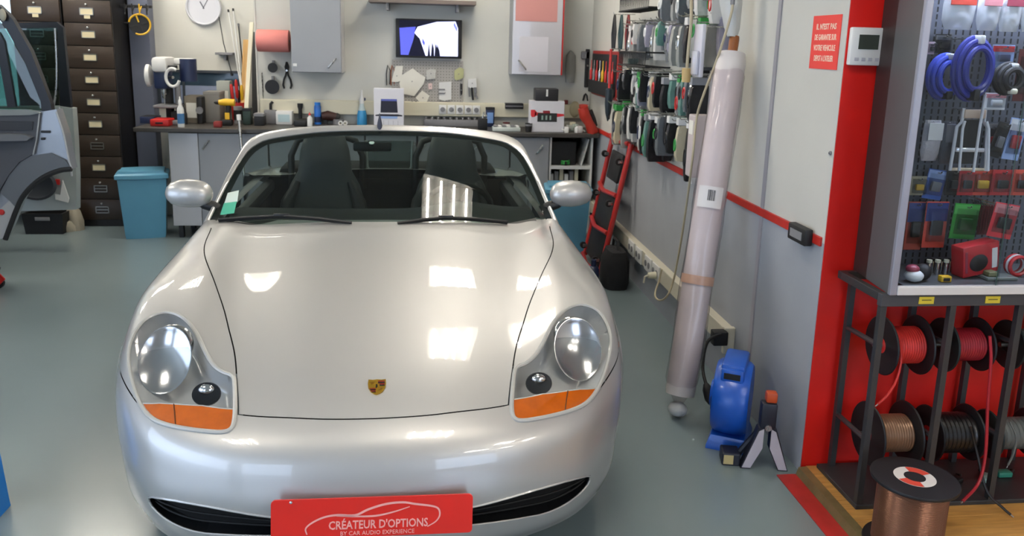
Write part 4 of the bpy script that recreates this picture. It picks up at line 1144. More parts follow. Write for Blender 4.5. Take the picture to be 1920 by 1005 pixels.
# --- centre: paper roll, horns, pliers
x0, x1, z0, z1 = pb(482, 57, 543, 96, 7.24)
t = thing('paper_roll', 'red paper towel roll on a holder beside the left wall cabinet', 'paper roll', ((x0+x1)/2, 7.25, (z0+z1)/2))
w = (x1-x0)/2
MB().lathe([(.022,-w+.003),(.092,-w+.003),(.094,-w+.01),(.094,w-.008),(.092,w-.004),(.022,w-.004)], Matrix.Rotation(PI/2, 4, 'Y'), 28).build('roll', M_pink, t, smooth=True)
MB().cyl((-w-.0,0,0),(w-.001,0,0),.012,n=10).build('spindle', M_greyp, t); MB().box(-w-.004,-w+.001,-.02,.12,-.02,.02).build('holder_arm', M_greyp, t)
def horn(u, v, r, lab, mrim):
    c = aty(u, v, 7.30); t = thing('horn', lab, 'horn', (c.x, 7.37, c.z)); M_ = Matrix.Rotation(PI/2, 4, 'X')
    MB().lathe([(.012,0),(.02,.01),(r*.7,.03),(r,.055),(r*1.02,.062),(r*.9,.062)], M_, 24).build('bell', M_black, t, smooth=True)
    MB().lathe([(r*.9,.058),(r*.5,.040),(.001,.036)], M_, 24).build('diaphragm', mrim, t, smooth=True)
    MB().box(-.01,.01,-.03,0,r*.8,r*1.5).build('bracket', M_greyp, t); return t
horn(510, 163, .062, 'round black horn with a chrome face hanging below the red paper roll', M_chrome)
horn(511, 127, .042, 'small black horn hanging above the chrome-faced horn', M_black)
def pliers(u, v, lab, h, m=M_black):
    c = aty(u, v, 7.36); t = thing('pliers', lab, 'pliers', (c.x, 7.37, c.z))
    for sg in (-1, 1):
        MB().tube([(sg*.004,-.012,0),(sg*.010,-.014,-h*.25),(sg*.028,-.014,-h*.5),(sg*.036,-.014,-h*.8),(sg*.026,-.014,-h)], [.006,.008,.008,.009,.008], 8).build('handle', m, t, smooth=True)
        MB().tube([(sg*.004,-.012,0),(sg*.010,-.012,.03),(sg*.003,-.012,.075)], [.01,.011,.004], 8).build('jaw', M_black, t, smooth=True)
    MB().cyl((0,-.022,0),(0,-.004,0),.009,n=10).build('pivot', M_steel, t); return t
pliers(538, 132, 'black pliers hanging open under the left wall cabinet', .16)
a = aty(491, 138, 7.36); b_ = aty(493, 190, 7.36); t = thing('hex_rod', 'thin steel rod hanging on the wall left of the horns', 'rod', (a.x, 7.36, a.z)); MB().tube([(0,0,0),(.004,0,(b_-a).z*.9),(.014,0,(b_-a).z),(.04,0,(b_-a).z)], .005, 6).build('rod', M_steel, t, smooth=True); MB().tube([(0,0,0),(0,.008,.004)], .004, 6).build('nail', M_black, t)
# --- trunking along the back of the bench with sockets
x0, x1, z0, z1 = pb(486, 194, 1105, 222, 7.34)
ZT0 = 1.03
tk = MB().box(-1.44, 1.515, 7.315, 7.37, ZT0, ZT0+.125, .006); struct('trim_9', tk, M_offw)
for i, u in enumerate([830, 846, 862, 878, 893]):
    c = aty(u, 212, 7.31); t = thing('wall_socket', 'white wall socket in the bench trunking, %s of five below the pegboard' % ['leftmost','second from left','middle one','second from right','rightmost'][i], 'socket', (c.x, 7.314, ZT0+.062), group='sockets in the bench trunking')
    MB().box(-.034,.034,-.010,0,-.04,.04,.004).build('plate', M_white, t, smooth=True); MB().lathe([(.001,.0),(.020,.0),(.022,.006),(.020,.007)], Matrix.Translation((0,-.009,0)) @ Matrix.Rotation(PI/2, 4, 'X'), 16).build('recess', M_greyp, t)
# --- bench clutter, centre
bbox_thing('box_stack', 'dark plastic box at the corner end of the bench top', 'box', 476, 494, 214, 236, M_black, .12, lid=M_greyp)
t, w, h, dp = bbox_thing('metal_clamp', 'grey clamp block under the hanging steel rod', 'clamp', 496, 518, 206, 232, M_greyp, .1); MB().tube([(0,.05,h),(0,.05,h+.05),(.02,.05,h+.07)], .012, 8).build('screw', M_black, t, smooth=True)
bbox_thing('cardboard_box', 'white box lying on dark mats under the horns', 'box', 520, 550, 207, 226, M_white, .14, face=mat('label_pale_blue', '#a9bfc4', .5))
bbox_thing('rubber_mat', 'black rubber mat right of the white box under the horns', 'mat', 551, 575, 226, 237, M_black, .2)
p, w, h = onb(559, 567, 194, 232); t = thing('flashlight', 'slim black torch standing upright on the bench', 'torch', p); MB().lathe([(.018,0),(.02,.01),(.016,.05),(.016,h*.7),(.024,h*.85),(.024,h)], None, 14).build('body', M_black, t, smooth=True); MB().lathe([(.022,h*.99),(.001,h*.97)], None, 14).build('lens', M_steel, t)
bottle('glue_bottle', 'small white bottle with a red cap on the bench', 576, 586, 210, 238, M_white, M_redp)
p, w, h = onb(589, 602, 192, 226); t = thing('spray_can', 'bright blue spray can on the bench', 'spray can', p); r=w/2; MB().lathe([(r,0),(r,h*.82),(r*.8,h*.88)], None, 16).build('can', mat('can_blue', '#1f63b8', .35), t, smooth=True); MB().lathe([(r*.82,h*.82),(r*.82,h),(.001,h)], None, 14).build('cap', mat('cap_blue', '#2a83e0', .4), t, smooth=True); MB().lathe([(r*1.01,h*.1),(r*1.01,h*.35)], None, 16).build('label', M_navy, t)
p, w, h = onb(603, 636, 209, 234); t = thing('angle_grinder', 'dark brown power tool lying on the bench by the blue can', 'power tool', p + Vector((0,.05,0))); MB().tube([(-w/2,0,h*.6),(-w*.2,0,h*.65),(w*.3,0,h*.55)], [.035,.045,.035], 12).build('body', mat('tool_brown', '#3a1c16', .5), t, smooth=True); MB().tube([(w*.3,0,h*.55),(w*.5,0,h*.5)], [.04,.03], 12).build('gear_head', M_black, t, smooth=True); MB().cyl((w*.42,0,h*.4),(w*.42,0,.0),.05,n=18).build('disc', M_greyp, t); MB().box(-w*.4,-w*.2,-.02,.02,0,h*.4).build('foot', M_black, t)
for i, (u0, u1) in enumerate(((633,642),(642,651))):
    p, w, h = onb(u0, u1, 218, 236); t = thing('tape_roll', ['white tape roll nearest the dark power tool','white tape roll right of its twin'][i], 'tape', p + Vector((0,.04,w/2)), group='white tape rolls on the bench'); MB().lathe([(w*.25,-.012),(w*.5,-.012),(w*.5,.012),(w*.25,.012)], Matrix.Rotation(PI/2, 4, 'X'), 18, True).build('tape', M_white, t, smooth=True); MB().lathe([(w*.22,-.012),(w*.25,-.012),(w*.25,.012),(w*.22,.012)], Matrix.Rotation(PI/2, 4, 'X'), 18, True).build('core', M_card, t)
p, w, h = onb(669, 688, 169, 234); t = thing('cleaner_bottle', 'clear bottle of blue cleaner with a white pointed nozzle on the bench', 'bottle', p); r = w/2
MB().lathe([(r*.95,0),(r,.01),(r*.95,h*.3),(r*.75,h*.42)], None, 18).build('liquid', mat('blue_liquid', '#3a92c8', .2), t, smooth=True); MB().lathe([(r*.75,h*.42),(r*.5,h*.55),(r*.45,h*.62)], None, 18).build('shoulder', mat('bottle_frost', '#b9c9cc', .3), t, smooth=True); MB().lathe([(r*.5,h*.62),(r*.5,h*.76),(r*.25,h*.82),(r*.2,h)], None, 14).build('nozzle', M_white, t, smooth=True); MB().box(.0,r*.75,-.008,.008,h*.7,h*.78,.003).build('trigger', M_navy, t)
x0, x1, z0, z1 = pb(632, 190, 640, 198, 7.36); t = thing('wall_switch', 'tiny black switch on the wall above the tape rolls', 'switch', ((x0+x1)/2, 7.37, (z0+z1)/2)); MB().box(-.025,.025,-.02,0,-.018,.018,.004).build('box', M_black, t); MB().box(-.01,.01,-.026,-.02,-.008,.008).build('rocker', M_greyp, t)
# white product box with a dark picture
p, w, h = onb(701, 757, 166, 241)
t = thing('product_box', 'white product box with a dark screen picture in front of the pegboard', 'box', p); MB().box(-w/2, w/2, 0, .1, 0, h, .003).build('box', mat('box_white', '#cfcfd6', .5), t)
def face(P, name, m, k=0): 
    mb = MB(); vs = [Vector((-w/2 + w*a, -.0008-.0006*k, h*(1-b))) for a, b in P]; mb.add(vs + [v + Vector((0,.0006,0)) for v in vs], [tuple(range(len(P)-1,-1,-1)), tuple(range(len(P), 2*len(P)))]); return mb.build(name, m, t)
face([(.24,.26),(.77,.26),(.80,.60),(.22,.60)], 'printed_picture', mat('print_dark', '#17182a', .4)); face([(.25,.26),(.76,.26),(.77,.31),(.24,.31)], 'printed_picture', mat('print_blue', '#5a64b0', .4), 1); face([(.05,.66),(.20,.64),(.80,.64),(.95,.66),(.95,.69),(.05,.69)], 'printed_stripe', mat('print_dark', '#17182a')); face([(.20,.69),(.80,.69),(.78,.75),(.22,.75)], 'printed_stripe', mat('print_sky', '#8aa6d4', .4), 1)
for i in range(5): face([(.16+.16*i,.80),(.17+.16*i,.80),(.17+.16*i,.96),(.16+.16*i,.96)], 'printed_line', mat('print_grey', '#8f9098', .5))
# --- pegboard with sheets and small hung things
x0, x1, z0, z1 = pb(735, 113, 868, 203, 7.355); PX0, PZ0 = (x0+x1)/2, (z0+z1)/2
pg = thing('pegboard', 'grey pegboard below the television', 'pegboard', (PX0, 7.37, PZ0)); MB().box(x0-PX0, x1-PX0, -.015, 0, z0-PZ0, z1-PZ0, .003).build('board', mat('pegboard_grey', '#a09d98', .6), pg)
hl_ = MB()
for i in range(24):
    for j in range(16):
        a = x0-PX0+.02+(x1-x0-.04)*i/23; b_ = z0-PZ0+.02+(z1-z0-.04)*j/15; hl_.add([(a-.003,-.0155,b_-.003),(a+.003,-.0155,b_-.003),(a+.003,-.0155,b_+.003),(a-.003,-.0155,b_+.003)], [(0,1,2,3)])
tag(hl_.build('peg_holes', M_dark, pg), kind='stuff')
def sheet(name, lab, cat, P, m, y=7.345, th=.002, group=None, extra=None):
    q = [aty(690+a/6.7, 110+b/6.7, y) for a, b in P]; c = sum(q, Vector())/len(q); t = thing(name, lab, cat, c, group=group); mb = MB(); mb.add([v-c for v in q] + [v-c+Vector((0,th,0)) for v in q], [tuple(range(len(q)-1,-1,-1)), tuple(range(len(q),2*len(q)))] + [(i,(i+1)%len(q),(i+1)%len(q)+len(q),i+len(q)) for i in range(len(q))]); mb.build('sheet', m, t); MB().cyl((0,-.006,.0),(0,.015,.0),.005,n=8).build('pin', M_greyp, t); return t
sheet('paper_sheet', 'tilted white sheet at the left of the pegboard', 'paper', [(298,290),(300,260),(348,92),(440,90),(420,270),(370,295)], M_paper, 7.343)
sheet('paper_sheet', 'large cream envelope hung askew in the middle of the pegboard', 'paper', [(395,310),(420,210),(560,120),(640,180),(720,235),(700,320),(580,470),(415,440)], M_paper, 7.336, .006)
sheet('paper_sheet', 'small diamond-shaped cream sheet low on the pegboard', 'paper', [(598,490),(680,400),(775,465),(705,612)], M_paper, 7.343)
sheet('paper_tag', 'small pink tag right of the large envelope', 'tag', [(758,312),(805,308),(806,385),(762,386)], mat('pink_tag', '#d9c0bc', .8), 7.343)
t = sheet('switch_plate', 'white plate with grey sockets on the pegboard', 'plate', [(893,300),(1048,290),(1046,510),(960,530),(893,510)], M_white, 7.335, .012)
for z_ in (.03, -.005): MB().box(-.06,.0,-.008,0,z_-.006,z_+.006,.002).build('socket_slot', M_greyp, t)
t = sheet('plastic_bag', 'crumpled clear bag hung high right of the large envelope', 'bag', [(730,150),(790,130),(855,140),(845,250),(735,265)], mat('bag_clear', '#b6b6b0', .25, bump=.4, bscale=60), 7.335, .02)
t = sheet('key_pouch', 'yellow-green pouch at the top right of the pegboard', 'pouch', [(1085,150),(1150,110),(1205,130),(1200,240),(1110,275),(1085,250)], mat('pouch_green', '#a5a77c', .7), 7.335, .012)
t = sheet('marker_pen', 'thick black marker hanging at the right edge of the pegboard', 'pen', [(1160,320),(1186,315),(1186,440),(1172,462),(1160,440)], M_black, 7.33, .016)
t = sheet('adapter', 'white adapter with dark leads hung right of the pegboard', 'adapter', [(1255,260),(1360,250),(1365,360),(1260,370)], M_white, 7.33, .03)
for k_, (a, b_, c_) in enumerate(((-.03,-.12,-.02),(-.005,-.15,.01),(.02,-.14,.05),(.03,-.12,.03))): MB().tube([(a,.01,-.03),(a+.005,.0,(b_-.03)/2),(c_,.012,b_)], .010, 6).build('lead', M_greyp if k_ != 1 else M_black, t, smooth=True)
for i, (u, m) in enumerate(((727, M_black), (735, mat('copper_wire', '#9a5d43', .5)))):
    c = aty(u, 122, 7.35); t = thing('hung_wire', ['black wire loop hanging at the left edge of the pegboard','copper wire loop hanging beside the black wire'][i], 'wire', (c.x, 7.355, c.z)); MB().tube([(-.01,0,-.18),(-.012,0,-.08),(.0,-.01,.0),(.022,0,-.05),(.018,0,-.17)], .005, 6).build('wire', m, t, smooth=True); MB().cyl((0,-.012,-.004),(0,.014,-.004),.004,n=6).build('hook', M_steel, t)
for i, u in enumerate((773, 780)):
    c = aty(u, 194, 7.35); t = thing('peg_hook', ['left of two black pegs under the large envelope','right of two black pegs under the large envelope'][i], 'hook', (c.x, 7.355, c.z)); MB().box(-.008,.008,-.02,0,-.03,.02,.003).build('clip', M_black, t); MB().cyl((0,-.03,-.02),(0,-.02,-.02),.006,n=8).build('peg', M_black, t)
# keyboard-like strip on bench before the trunking
t, w, h, dp = bbox_thing('terminal_strip', 'long grey strip of terminals lying under the sockets', 'terminal strip', 795, 902, 224, 235, M_greyp, .08, .004)
for i in range(18): MB().box(-w/2+.01+i*(w-.02)/18, -w/2+.01+(i+.6)*(w-.02)/18, .01, .06, h, h+.018, .002).build('terminal', M_black if i % 2 else M_greyp, t)
t, w, h, dp = bbox_thing('solder_stand', 'small dark stand at the right end of the terminal strip', 'stand', 897, 914, 222, 244, M_black, .08); MB().tube([(0,.04,h),(.01,.04,h+.05),(.03,.0,h+.02)], .008, 6).build('coil', M_steel, t, smooth=True)
t, w, h, dp = bbox_thing('label_tin', 'dark blue tin right of the sockets', 'tin', 911, 927, 202, 238, M_navy, .08, lid=M_black, face=mat('label_sky', '#6f93c9', .5))
# right part of the bench
x0, x1, z0, z1 = pb(947, 190, 981, 204, 7.30); t = thing('small_shelf', 'small black shelf on the wall left of the red-striped box', 'shelf', ((x0+x1)/2, 7.37, z0)); MB().box((x0-x1)/2,(x1-x0)/2,-.09,0,0,.05,.004).build('tray', M_black, t); MB().box((x0-x1)/2+.004,(x1-x0)/2-.004,-.092,-.09,.02,.03).build('front_line', M_greyp, t)
p, w, h = onb(995, 1058, 190, 250)
t = thing('product_box', 'white product box with a red band and dark picture at the right of the bench', 'box', p); MB().box(-w/2, w/2, 0, .16, 0, h, .003).build('box', mat('box_white', '#cfcfd6'), t)
face([(.0,.28),(.12,.28),(.18,.36),(.14,.50),(.04,.52),(0,.46)], 'printed_mark', mat('print_red', '#d03038', .4)); face([(.12,.36),(.98,.40),(1,.46),(.80,.50),(.12,.46)], 'printed_band', mat('print_red', '#d03038')); face([(.20,.38),(.78,.38),(.78,.66),(.20,.66)], 'printed_picture', mat('print_charcoal', '#2a2d2c', .4), 1); face([(.36,.30),(.56,.30),(.58,.40),(.36,.40)], 'printed_mark', mat('print_darkred', '#8d2430', .4), 1)
for i in range(3): face([(.32+.12*i,.46),(.37+.12*i,.46),(.37+.12*i,.60),(.32+.12*i,.60)], 'printed_mark', mat('print_sage', '#8aa39a', .4), 2)
PB = p.copy(); PH = h
a, b_, z0, z1 = pb(1003, 166, 1046, 192, p.y+.05)
t = thing('instrument_case', 'black case lying on top of the red-banded white box', 'case', ((a+b_)/2, p.y+.015, BZ+h+.001)); MB().box((a-b_)/2,(b_-a)/2,0,.14,0,z1-BZ-h,.008).build('case', mat('case_charcoal', '#252528', .5), t, smooth=True); MB().box(-.008,.008,-.003,0,.04,.10).build('front_mark', M_white, t)
t, w, h, dp = bbox_thing('parts_tray', 'shallow clear tray of white parts at the bench edge', 'tray', 924, 976, 239, 251, mat('tray_clear', '#b9c1bd', .25), .12)
for i in range(6): MB().box(-w/2+.01+i*w/6.3,-w/2+.01+(i+.75)*w/6.3,.012,.10,h,h+.014,.004).build('part_block', M_white if i % 2 else M_greyp, t)
p, w, h = onb(944, 958, 231, 243); t = thing('cup', 'small dark red cup behind the tray of parts', 'cup', p + Vector((0,.08,0))); MB().lathe([(w*.35,0),(w*.5,h),(w*.46,h),(w*.32,.006),(.001,.006)], None, 16).build('cup', mat('cup_red', '#5a1f22', .4), t, smooth=True); MB().lathe([(w*.46,h*.5),(w*.475,h*.8)], None, 16).build('band', M_white, t)
p, w, h = onb(984, 998, 231, 251); t = thing('cup', 'black cup left of the red-banded box', 'cup', p); MB().lathe([(w*.4,0),(w*.5,h),(w*.46,h),(w*.36,.006),(.001,.006)], None, 16).build('cup', M_black, t, smooth=True); MB().lathe([(w*.49,h*.7),(w*.505,h*.9)], None, 16).build('rim_band', M_greyp, t)
r = random.Random(11)
places = ['front left', 'back left', 'front centre', 'middle', 'back centre', 'front right', 'back right', 'topmost', 'far right']
for i in range(9):
    u = 1064 + (i*7 % 58); v = 250 - (i % 3)*5
    p = atz(u, v, BZ); p.y = min(7.2, max(6.88, p.y)); p.x = min(p.x, 1.35)
    t = thing('connector_bundle', 'white connector bundle in the pile at the right bench end, %s of the pile' % places[i], 'connector', p, (0,0,r.random()*3), group='white connectors at the right bench end')
    MB().box(-.028,.028,-.02,.02,0,.035+.03*r.random(),.006).build('plug', [M_white, mat('pale_green_white', '#b9c6bd', .5), M_offw][i % 3], t, smooth=True)
    MB().tube([(.0,.02,.02),(.02,.05,.03),(.05,.03,.02),(.06,.0,.01)], .007, 6).build('lead', M_white, t, smooth=True)
c = aty(1078, 205, 7.30); t = thing('cream_pouch', 'crumpled cream bag on the wall above the connector pile', 'bag', (c.x, 7.31, c.z)); MB().ball((0,.0,0), .05, .03, .075, 12, 8).build('bag', mat('cream_bag', '#a79f86', .7, bump=.6, bscale=40), t, smooth=True); MB().cyl((0,.03,.06),(0,.06,.06),.005,n=6).build('hook', M_steel, t)
c = aty(1062, 194, 7.33); t = thing('wall_clip', 'dark red clip on the wall right of the black case', 'clip', (c.x, 7.37, c.z)); MB().box(-.018,.018,-.03,0,-.03,.03,.006).build('body', mat('clip_red', '#6e2024', .5), t); MB().cyl((0,-.04,-.02),(0,-.03,-.02),.006,n=8).build('screw', M_steel, t)
c = aty(1098, 185, 7.35); t = thing('hanging_clip', 'small black spring clip hanging at the right end of the back wall', 'clip', (c.x, 7.37, c.z)); MB().tube([(-.022,-.01,-.02),(-.012,-.012,.03),(.0,-.012,.045),(.012,-.012,.03),(.022,-.01,-.02)], .008, 6).build('jaws', M_black, t, smooth=True); MB().box(-.03,.03,-.022,0,-.075,-.05,.003).build('base', M_greyp, t)
x0, x1, z0, z1 = pb(1097, 92, 1106, 164, 7.33); t = thing('hanging_bar', 'long black tool hanging in the back right corner', 'tool', ((x0+x1)/2, 7.37, z1)); MB().box(-.018,.018,-.03,0,z0-z1,0,.006).build('bar', M_black, t); MB().box(-.06,.018,-.03,0,-.09,-.02,.008).build('bracket', M_greyp, t); MB().cyl((0,-.04,-.15),(0,-.03,-.15),.01,n=8).build('stud', M_steel, t)
x0, x1, z0, z1 = pb(1062, 100, 1077, 155, 7.34); t = thing('grey_bag', 'grey bag hanging on the wall right of the pale wall cabinet', 'bag', ((x0+x1)/2, 7.37, z1)); MB().loft([[Vector((wd_*math.cos(q*PI/5), -.03+.028*math.sin(q*PI/5), z_)) for q in range(10)] for wd_, z_ in ((.015,.02),(.045,-.02),(.05,(z0-z1)*.6),(.04,z0-z1))]).build('bag', mat('bag_grey', '#84847f', .7, bump=.3, bscale=40), t, smooth=True); MB().cyl((0,-.03,.02),(0,0,.02),.006,n=6).build('hook', M_black, t)
# red power tool standing on end against the right wall end of the bench
p = atz(1128, 250, BZ); p.y = 6.86; p.x = 1.44
t = thing('red_power_tool', 'red and black power tool hanging off the right end of the bench', 'power tool', p)
MB().tube([(-.07,0,.22),(-.05,0,.15),(-.01,0,.09),(.02,0,.03),(.03,0,.0)], [.045,.05,.04,.05,.045], 10).build('body', mat('tool_red', '#a52b1c', .4), t, smooth=True); MB().tube([(.0,.03,.20),(.03,.03,.12),(.055,.03,.06)], [.02,.026,.02], 8).build('grip', M_black, t, smooth=True); MB().box(-.10,-.03,-.03,.03,.21,.25,.01).build('nose', mat('tool_red', '#a52b1c'), t, smooth=True)
# --- blue bins
def bin_(p, w, d, h, lab, rot=0, m=None):
    t = thing('waste_bin', lab, 'bin', p, (0,0,rot))
    m = m or mat('bin_blue', '#5690ac', .42, noise=.04, nscale=5)
    def ring(k, z, o=0): 
        return [Vector((sx*(w/2*k+o), sy*(d/2*k+o), z)) for sx, sy in ((-1,-1),(-.35,-1.12),(.35,-1.12),(1,-1),(1,1),(.35,1.12),(-.35,1.12),(-1,1))]
    MB().loft([ring(.80,0), ring(.82,.02), ring(1.,h)]).build('body', m, t, smooth=25)
    MB().loft([ring(1.,h-.035,.008), ring(1.02,h-.03,.012), ring(1.02,h,.012), ring(.98,h+.012,0)]).build('rim', m, t, smooth=25)
    l = MB().loft([ring(.93,h+.004,0), ring(.90,h+.03,0), ring(.4,h+.042,0)]).build('lid', m, t, smooth=25); MB().box(-.035,.035,-d/2*.95,-d/2*.85,h+.01,h+.03,.004).build('lid_tab', M_navy, l)
    return t
bin_((-2.36, 6.98, 0), .38, .27, .545, 'blue plastic waste bin beside the filing cabinets', .25)
bin_((1.20, 6.50, 0), .36, .28, .53, 'blue plastic waste bin behind the right door mirror of the car', -.1)
# ------------------------------------------------------------------ right wall
W0 = WX - .001
def wallpt(u, v, off=0.): return atx(u, v, WX - off)
M_trunk = mat('trunking_cream', '#c4bfae', .45)
tk = MB().box(WX - .05, WX + .002, 3.63, 7.30, .232, .332, .005); struct('trim_10', tk, M_trunk)
tkc = MB().box(WX - .055, WX - .0, 3.605, 3.635, .205, .340, .004); tkc.build('end_cap', M_trunk, bpy.data.objects['trim_10'])
for i, y in enumerate((5.42, 5.22, 4.98, 4.80)):
    t = thing('power_socket', ['farthest', 'second farthest', 'third farthest', 'nearest'][i] + ' of four white power sockets on the low trunking of the right wall', 'socket', (WX - .05, y, .282), group='power sockets on the low trunking')
    MB().box(-.012, 0, -.075, .075, -.05, .05, .005).build('plate', M_white, t, smooth=True)
    for sy in (-.036, .036): MB().lathe([(.001,.010),(.019,.010),(.022,.016),(.019,.016)], Matrix.Translation((0, sy, 0)) @ Matrix.Rotation(-PI/2, 4, 'Y'), 16).build('recess', M_greyp, t)
t = thing('power_plug', 'white plug in the nearest power socket of the low trunking', 'plug', (WX - .068, 4.76, .272)); MB().cyl((0,0,0), (-.05,0,0), .024, .018, 14).build('body', M_offw, t, smooth=True); MB().tube([(-.05,0,0),(-.07,0,-.01),(-.075,0,-.05)], .006, 6).build('strain_relief', M_offw, t)
def cord(name, lab, pts, r, m, off=.03, cat='cable', ends=None, group=None):
    q = [wallpt(u, v, o) for u, v, o in pts]; c = q[0].copy(); t = thing(name, lab, cat, c, group=group)
    P = [Vector(p) - c for p in catmull([np.array(x) for x in q], 5)]
    MB().tube(P, r, 6).build('cord', m, t, smooth=True)
    if ends: MB().tube([P[-1], P[-1] + (P[-1]-P[-3]).normalized()*.07], [r*3.2, r*2.6], 10).build('plug', ends, t, smooth=True)
    else: MB().tube([P[0] + Vector((0,0,.03)), P[0] + Vector((0,0,-.02))], r*1.8, 8).build('clip', M_greyp, t)
    return t
M_cord = mat('cord_cream', '#b3a88c', .5)
cord('hanging_cable', 'cream cable hanging in front of the packets, ending in a loose cream plug', [(1296,0,.2),(1296,40,.2),(1291,90,.2),(1288,128,.2)], .008, M_cord, ends=mat('plug_cream', '#c4a872', .5))
cord('long_cable', 'long cream cable running down beside the wrapped roll to the wall socket', [(1374,0,.16),(1370,30,.16),(1345,110,.18),(1322,170,.20),(1306,222,.20),(1298,300,.21),(1285,400,.12),(1272,480,.09),(1262,528,.09),(1250,556,.12),(1236,563,.12),(1228,552,.12),(1236,525,.08),(1241,505,.07)], .006, M_cord)
# mount: grid rails
def rail(y0, y1, z, lab, bars=26, h=.09, dep=.16):
    t = thing('wire_basket', lab, 'basket', (WX, (y0+y1)/2, z)); w = (y1-y0)/2
    f = MB()
    for zz in (0, h):
        f.tube([(-.002,-w,zz),(-dep,-w,zz),(-dep,w,zz),(-.002,w,zz)], .006, 6)
    f.build('rim', M_black, t)
    b = MB()
    for i in range(bars):
        y = -w + 2*w*(i+.5)/bars; b.tube([(-.002,y,0),(-dep,y,0),(-dep,y,h)], .0035, 4)
    tag(b.build('wires', M_black, t), kind='stuff')
    return t
rail(4.95, 5.72, 1.93, 'black wire basket highest on the right wall packet display')
rail(4.95, 5.66, 1.565, 'black wire basket halfway up the right wall packet display')
# packets hanging on hooks
PK = [mat('packet_clear_grey', '#8f918e', .25, bump=.5, bscale=35), mat('packet_white', '#c3c3c0', .3, bump=.4, bscale=30), mat('packet_lilac', '#8d8b9c', .3, bump=.5, bscale=35), mat('packet_black', '#17181b', .35, bump=.5, bscale=35), mat('packet_steel', '#5f6468', .3, bump=.5, bscale=35), mat('packet_teal', '#5a7f78', .4, bump=.4, bscale=35), mat('packet_cream', '#b5ad94', .4, bump=.4, bscale=35)]
PKN = ['clear grey', 'white', 'lilac-tinted', 'black', 'steel-grey', 'teal', 'cream']
HC = [mat('card_green', '#2c8a3c', .5), M_white, mat('card_teal', '#56a07c', .5), None, mat('card_grey', '#8c8e92', .5), None]
HN = ['green header card', 'white header card', 'pale green header card', '', 'grey header card', '']
rows = [('top', 2.07, 3.98, 4.92, 16, .19), ('second', 1.84, 3.96, 5.74, 30, .20), ('third', 1.53, 3.95, 5.96, 33, .19), ('lowest', 1.29, 3.96, 5.96, 33, .25)]
ordn = ['nearest', 'second', 'third', 'fourth', 'fifth', 'sixth', 'seventh', 'eighth', 'ninth', 'tenth', 'eleventh', 'twelfth', 'thirteenth', 'fourteenth', 'fifteenth', 'sixteenth', 'seventeenth', 'eighteenth', 'nineteenth', 'twentieth', 'twenty-first', 'twenty-second', 'twenty-third', 'twenty-fourth', 'twenty-fifth', 'twenty-sixth', 'twenty-seventh', 'twenty-eighth', 'twenty-ninth', 'thirtieth', 'thirty-first', 'thirty-second', 'thirty-third']
r = random.Random(21)
PBY = wallpt(1312, 215, .13).y
for rn, z, ya, yb, n, hh in rows:
    cnt = 0
    for i in range(n):
        y = ya + (yb-ya)*(i+.5)/n; st = (yb-ya)/n
        k = r.choice([0,0,1,1,2,3,3,4,4,0,5,6]); c = r.choice([0,1,3,3,4,5,1,3]); h = hh*(.68+.5*r.random()); dep = .045+.075*r.random(); wd = st*(.72+.12*r.random())
        if rn == 'lowest' and 13 <= i <= 15: k = 3
        if rn in ('third', 'lowest') and abs(y - PBY) < .13: continue
        lab = '%s packet%s, %s wall row, %s' % (PKN[k], ' with ' + HN[c] if HN[c] else '', rn, ordn[cnt] + ' from the camera' if cnt else 'nearest the camera'); cnt += 1
        t = thing('packet', lab, 'packet', (WX, y, z + .05*(r.random()-.5)), (0, 0, .08*(r.random()-.5)), group='packets hanging on the right wall, %s row' % rn)
        hk = MB(); hk.tube([(-.001,0,.004),(-dep-.05,0,.0),(-dep-.06,0,.012)], .003, 5); hk.build('hook', M_steel, t)
        zt = -.004
        if HC[c]: MB().box(-dep-.012, -.012, -wd/2, wd/2, zt-.045, zt-.0045, .002).build('header_card', HC[c], t); zb = zt-.047
        else: zb = zt-.0045
        rings = []
        for a, wq, dq in ((0,.9,.7),(.08,.97,.85),(.45,1,1),(.85,1,.95),(1,.92,.8)):
            zz = zb - a*h; rings.append([Vector((-.012-dep/2 + dep/2*dq*sx*(1+.1*r.random()), wd/2*wq*sy, zz)) for sx, sy in ((-1,-1),(-1.08,-.3),(-1.05,.4),(-1,1),(1,1),(1,-1))])
        MB().loft(rings).build('bag', PK[k], t, smooth=60)
        if r.random() < .7:
            m2 = r.choice([M_black, M_black, M_greyp, M_white, M_steel, M_navy, M_redp] if r.random() < .9 else [HC[0]])
            a = zb - h*(.35+.2*r.random()); MB().tube([(-dep*1.03-.012, wd*.3*math.cos(q), a + h*.16*math.sin(q)) for q in [2*PI*j/12 for j in range(12)]], .007, 5, closed=True).build('coiled_lead', m2, t, smooth=True)
# two larger display packs standing out of the rows
t = thing('blister_pack', 'tall glossy white blister pack hanging among the packets left of the wrapped roll', 'blister pack', wallpt(1318, 45, .16)); MB().box(-.02,.0,-.06,.06,-.26,0,.006).build('backing_card', mat('card_lilac_white', '#c9c9d4', .2, coat=.5), t, smooth=True); MB().box(-.035,-.02,-.045,.045,-.25,-.13,.012).build('blister', mat('blister_shine', '#c4c6d2', .08, coat=1.), t, smooth=True); MB().tube([(.158,0,-.012),(-.02,0,-.012)], .004, 6).build('hook', M_steel, t)
t = thing('parts_box', 'pale pinkish box hanging low beside the wrapped roll', 'box', wallpt(1312, 215, .13)); MB().box(-.04,.05,-.05,.05,-.32,0,.006).build('box', mat('box_pinkish', '#b5aaa9', .6), t); MB().box(-.042,-.039,-.03,.03,-.1,-.03).build('label', M_paper, t); MB().tube([(.128,0,-.01),(.05,0,-.01)], .004, 6).build('hook', M_steel, t)
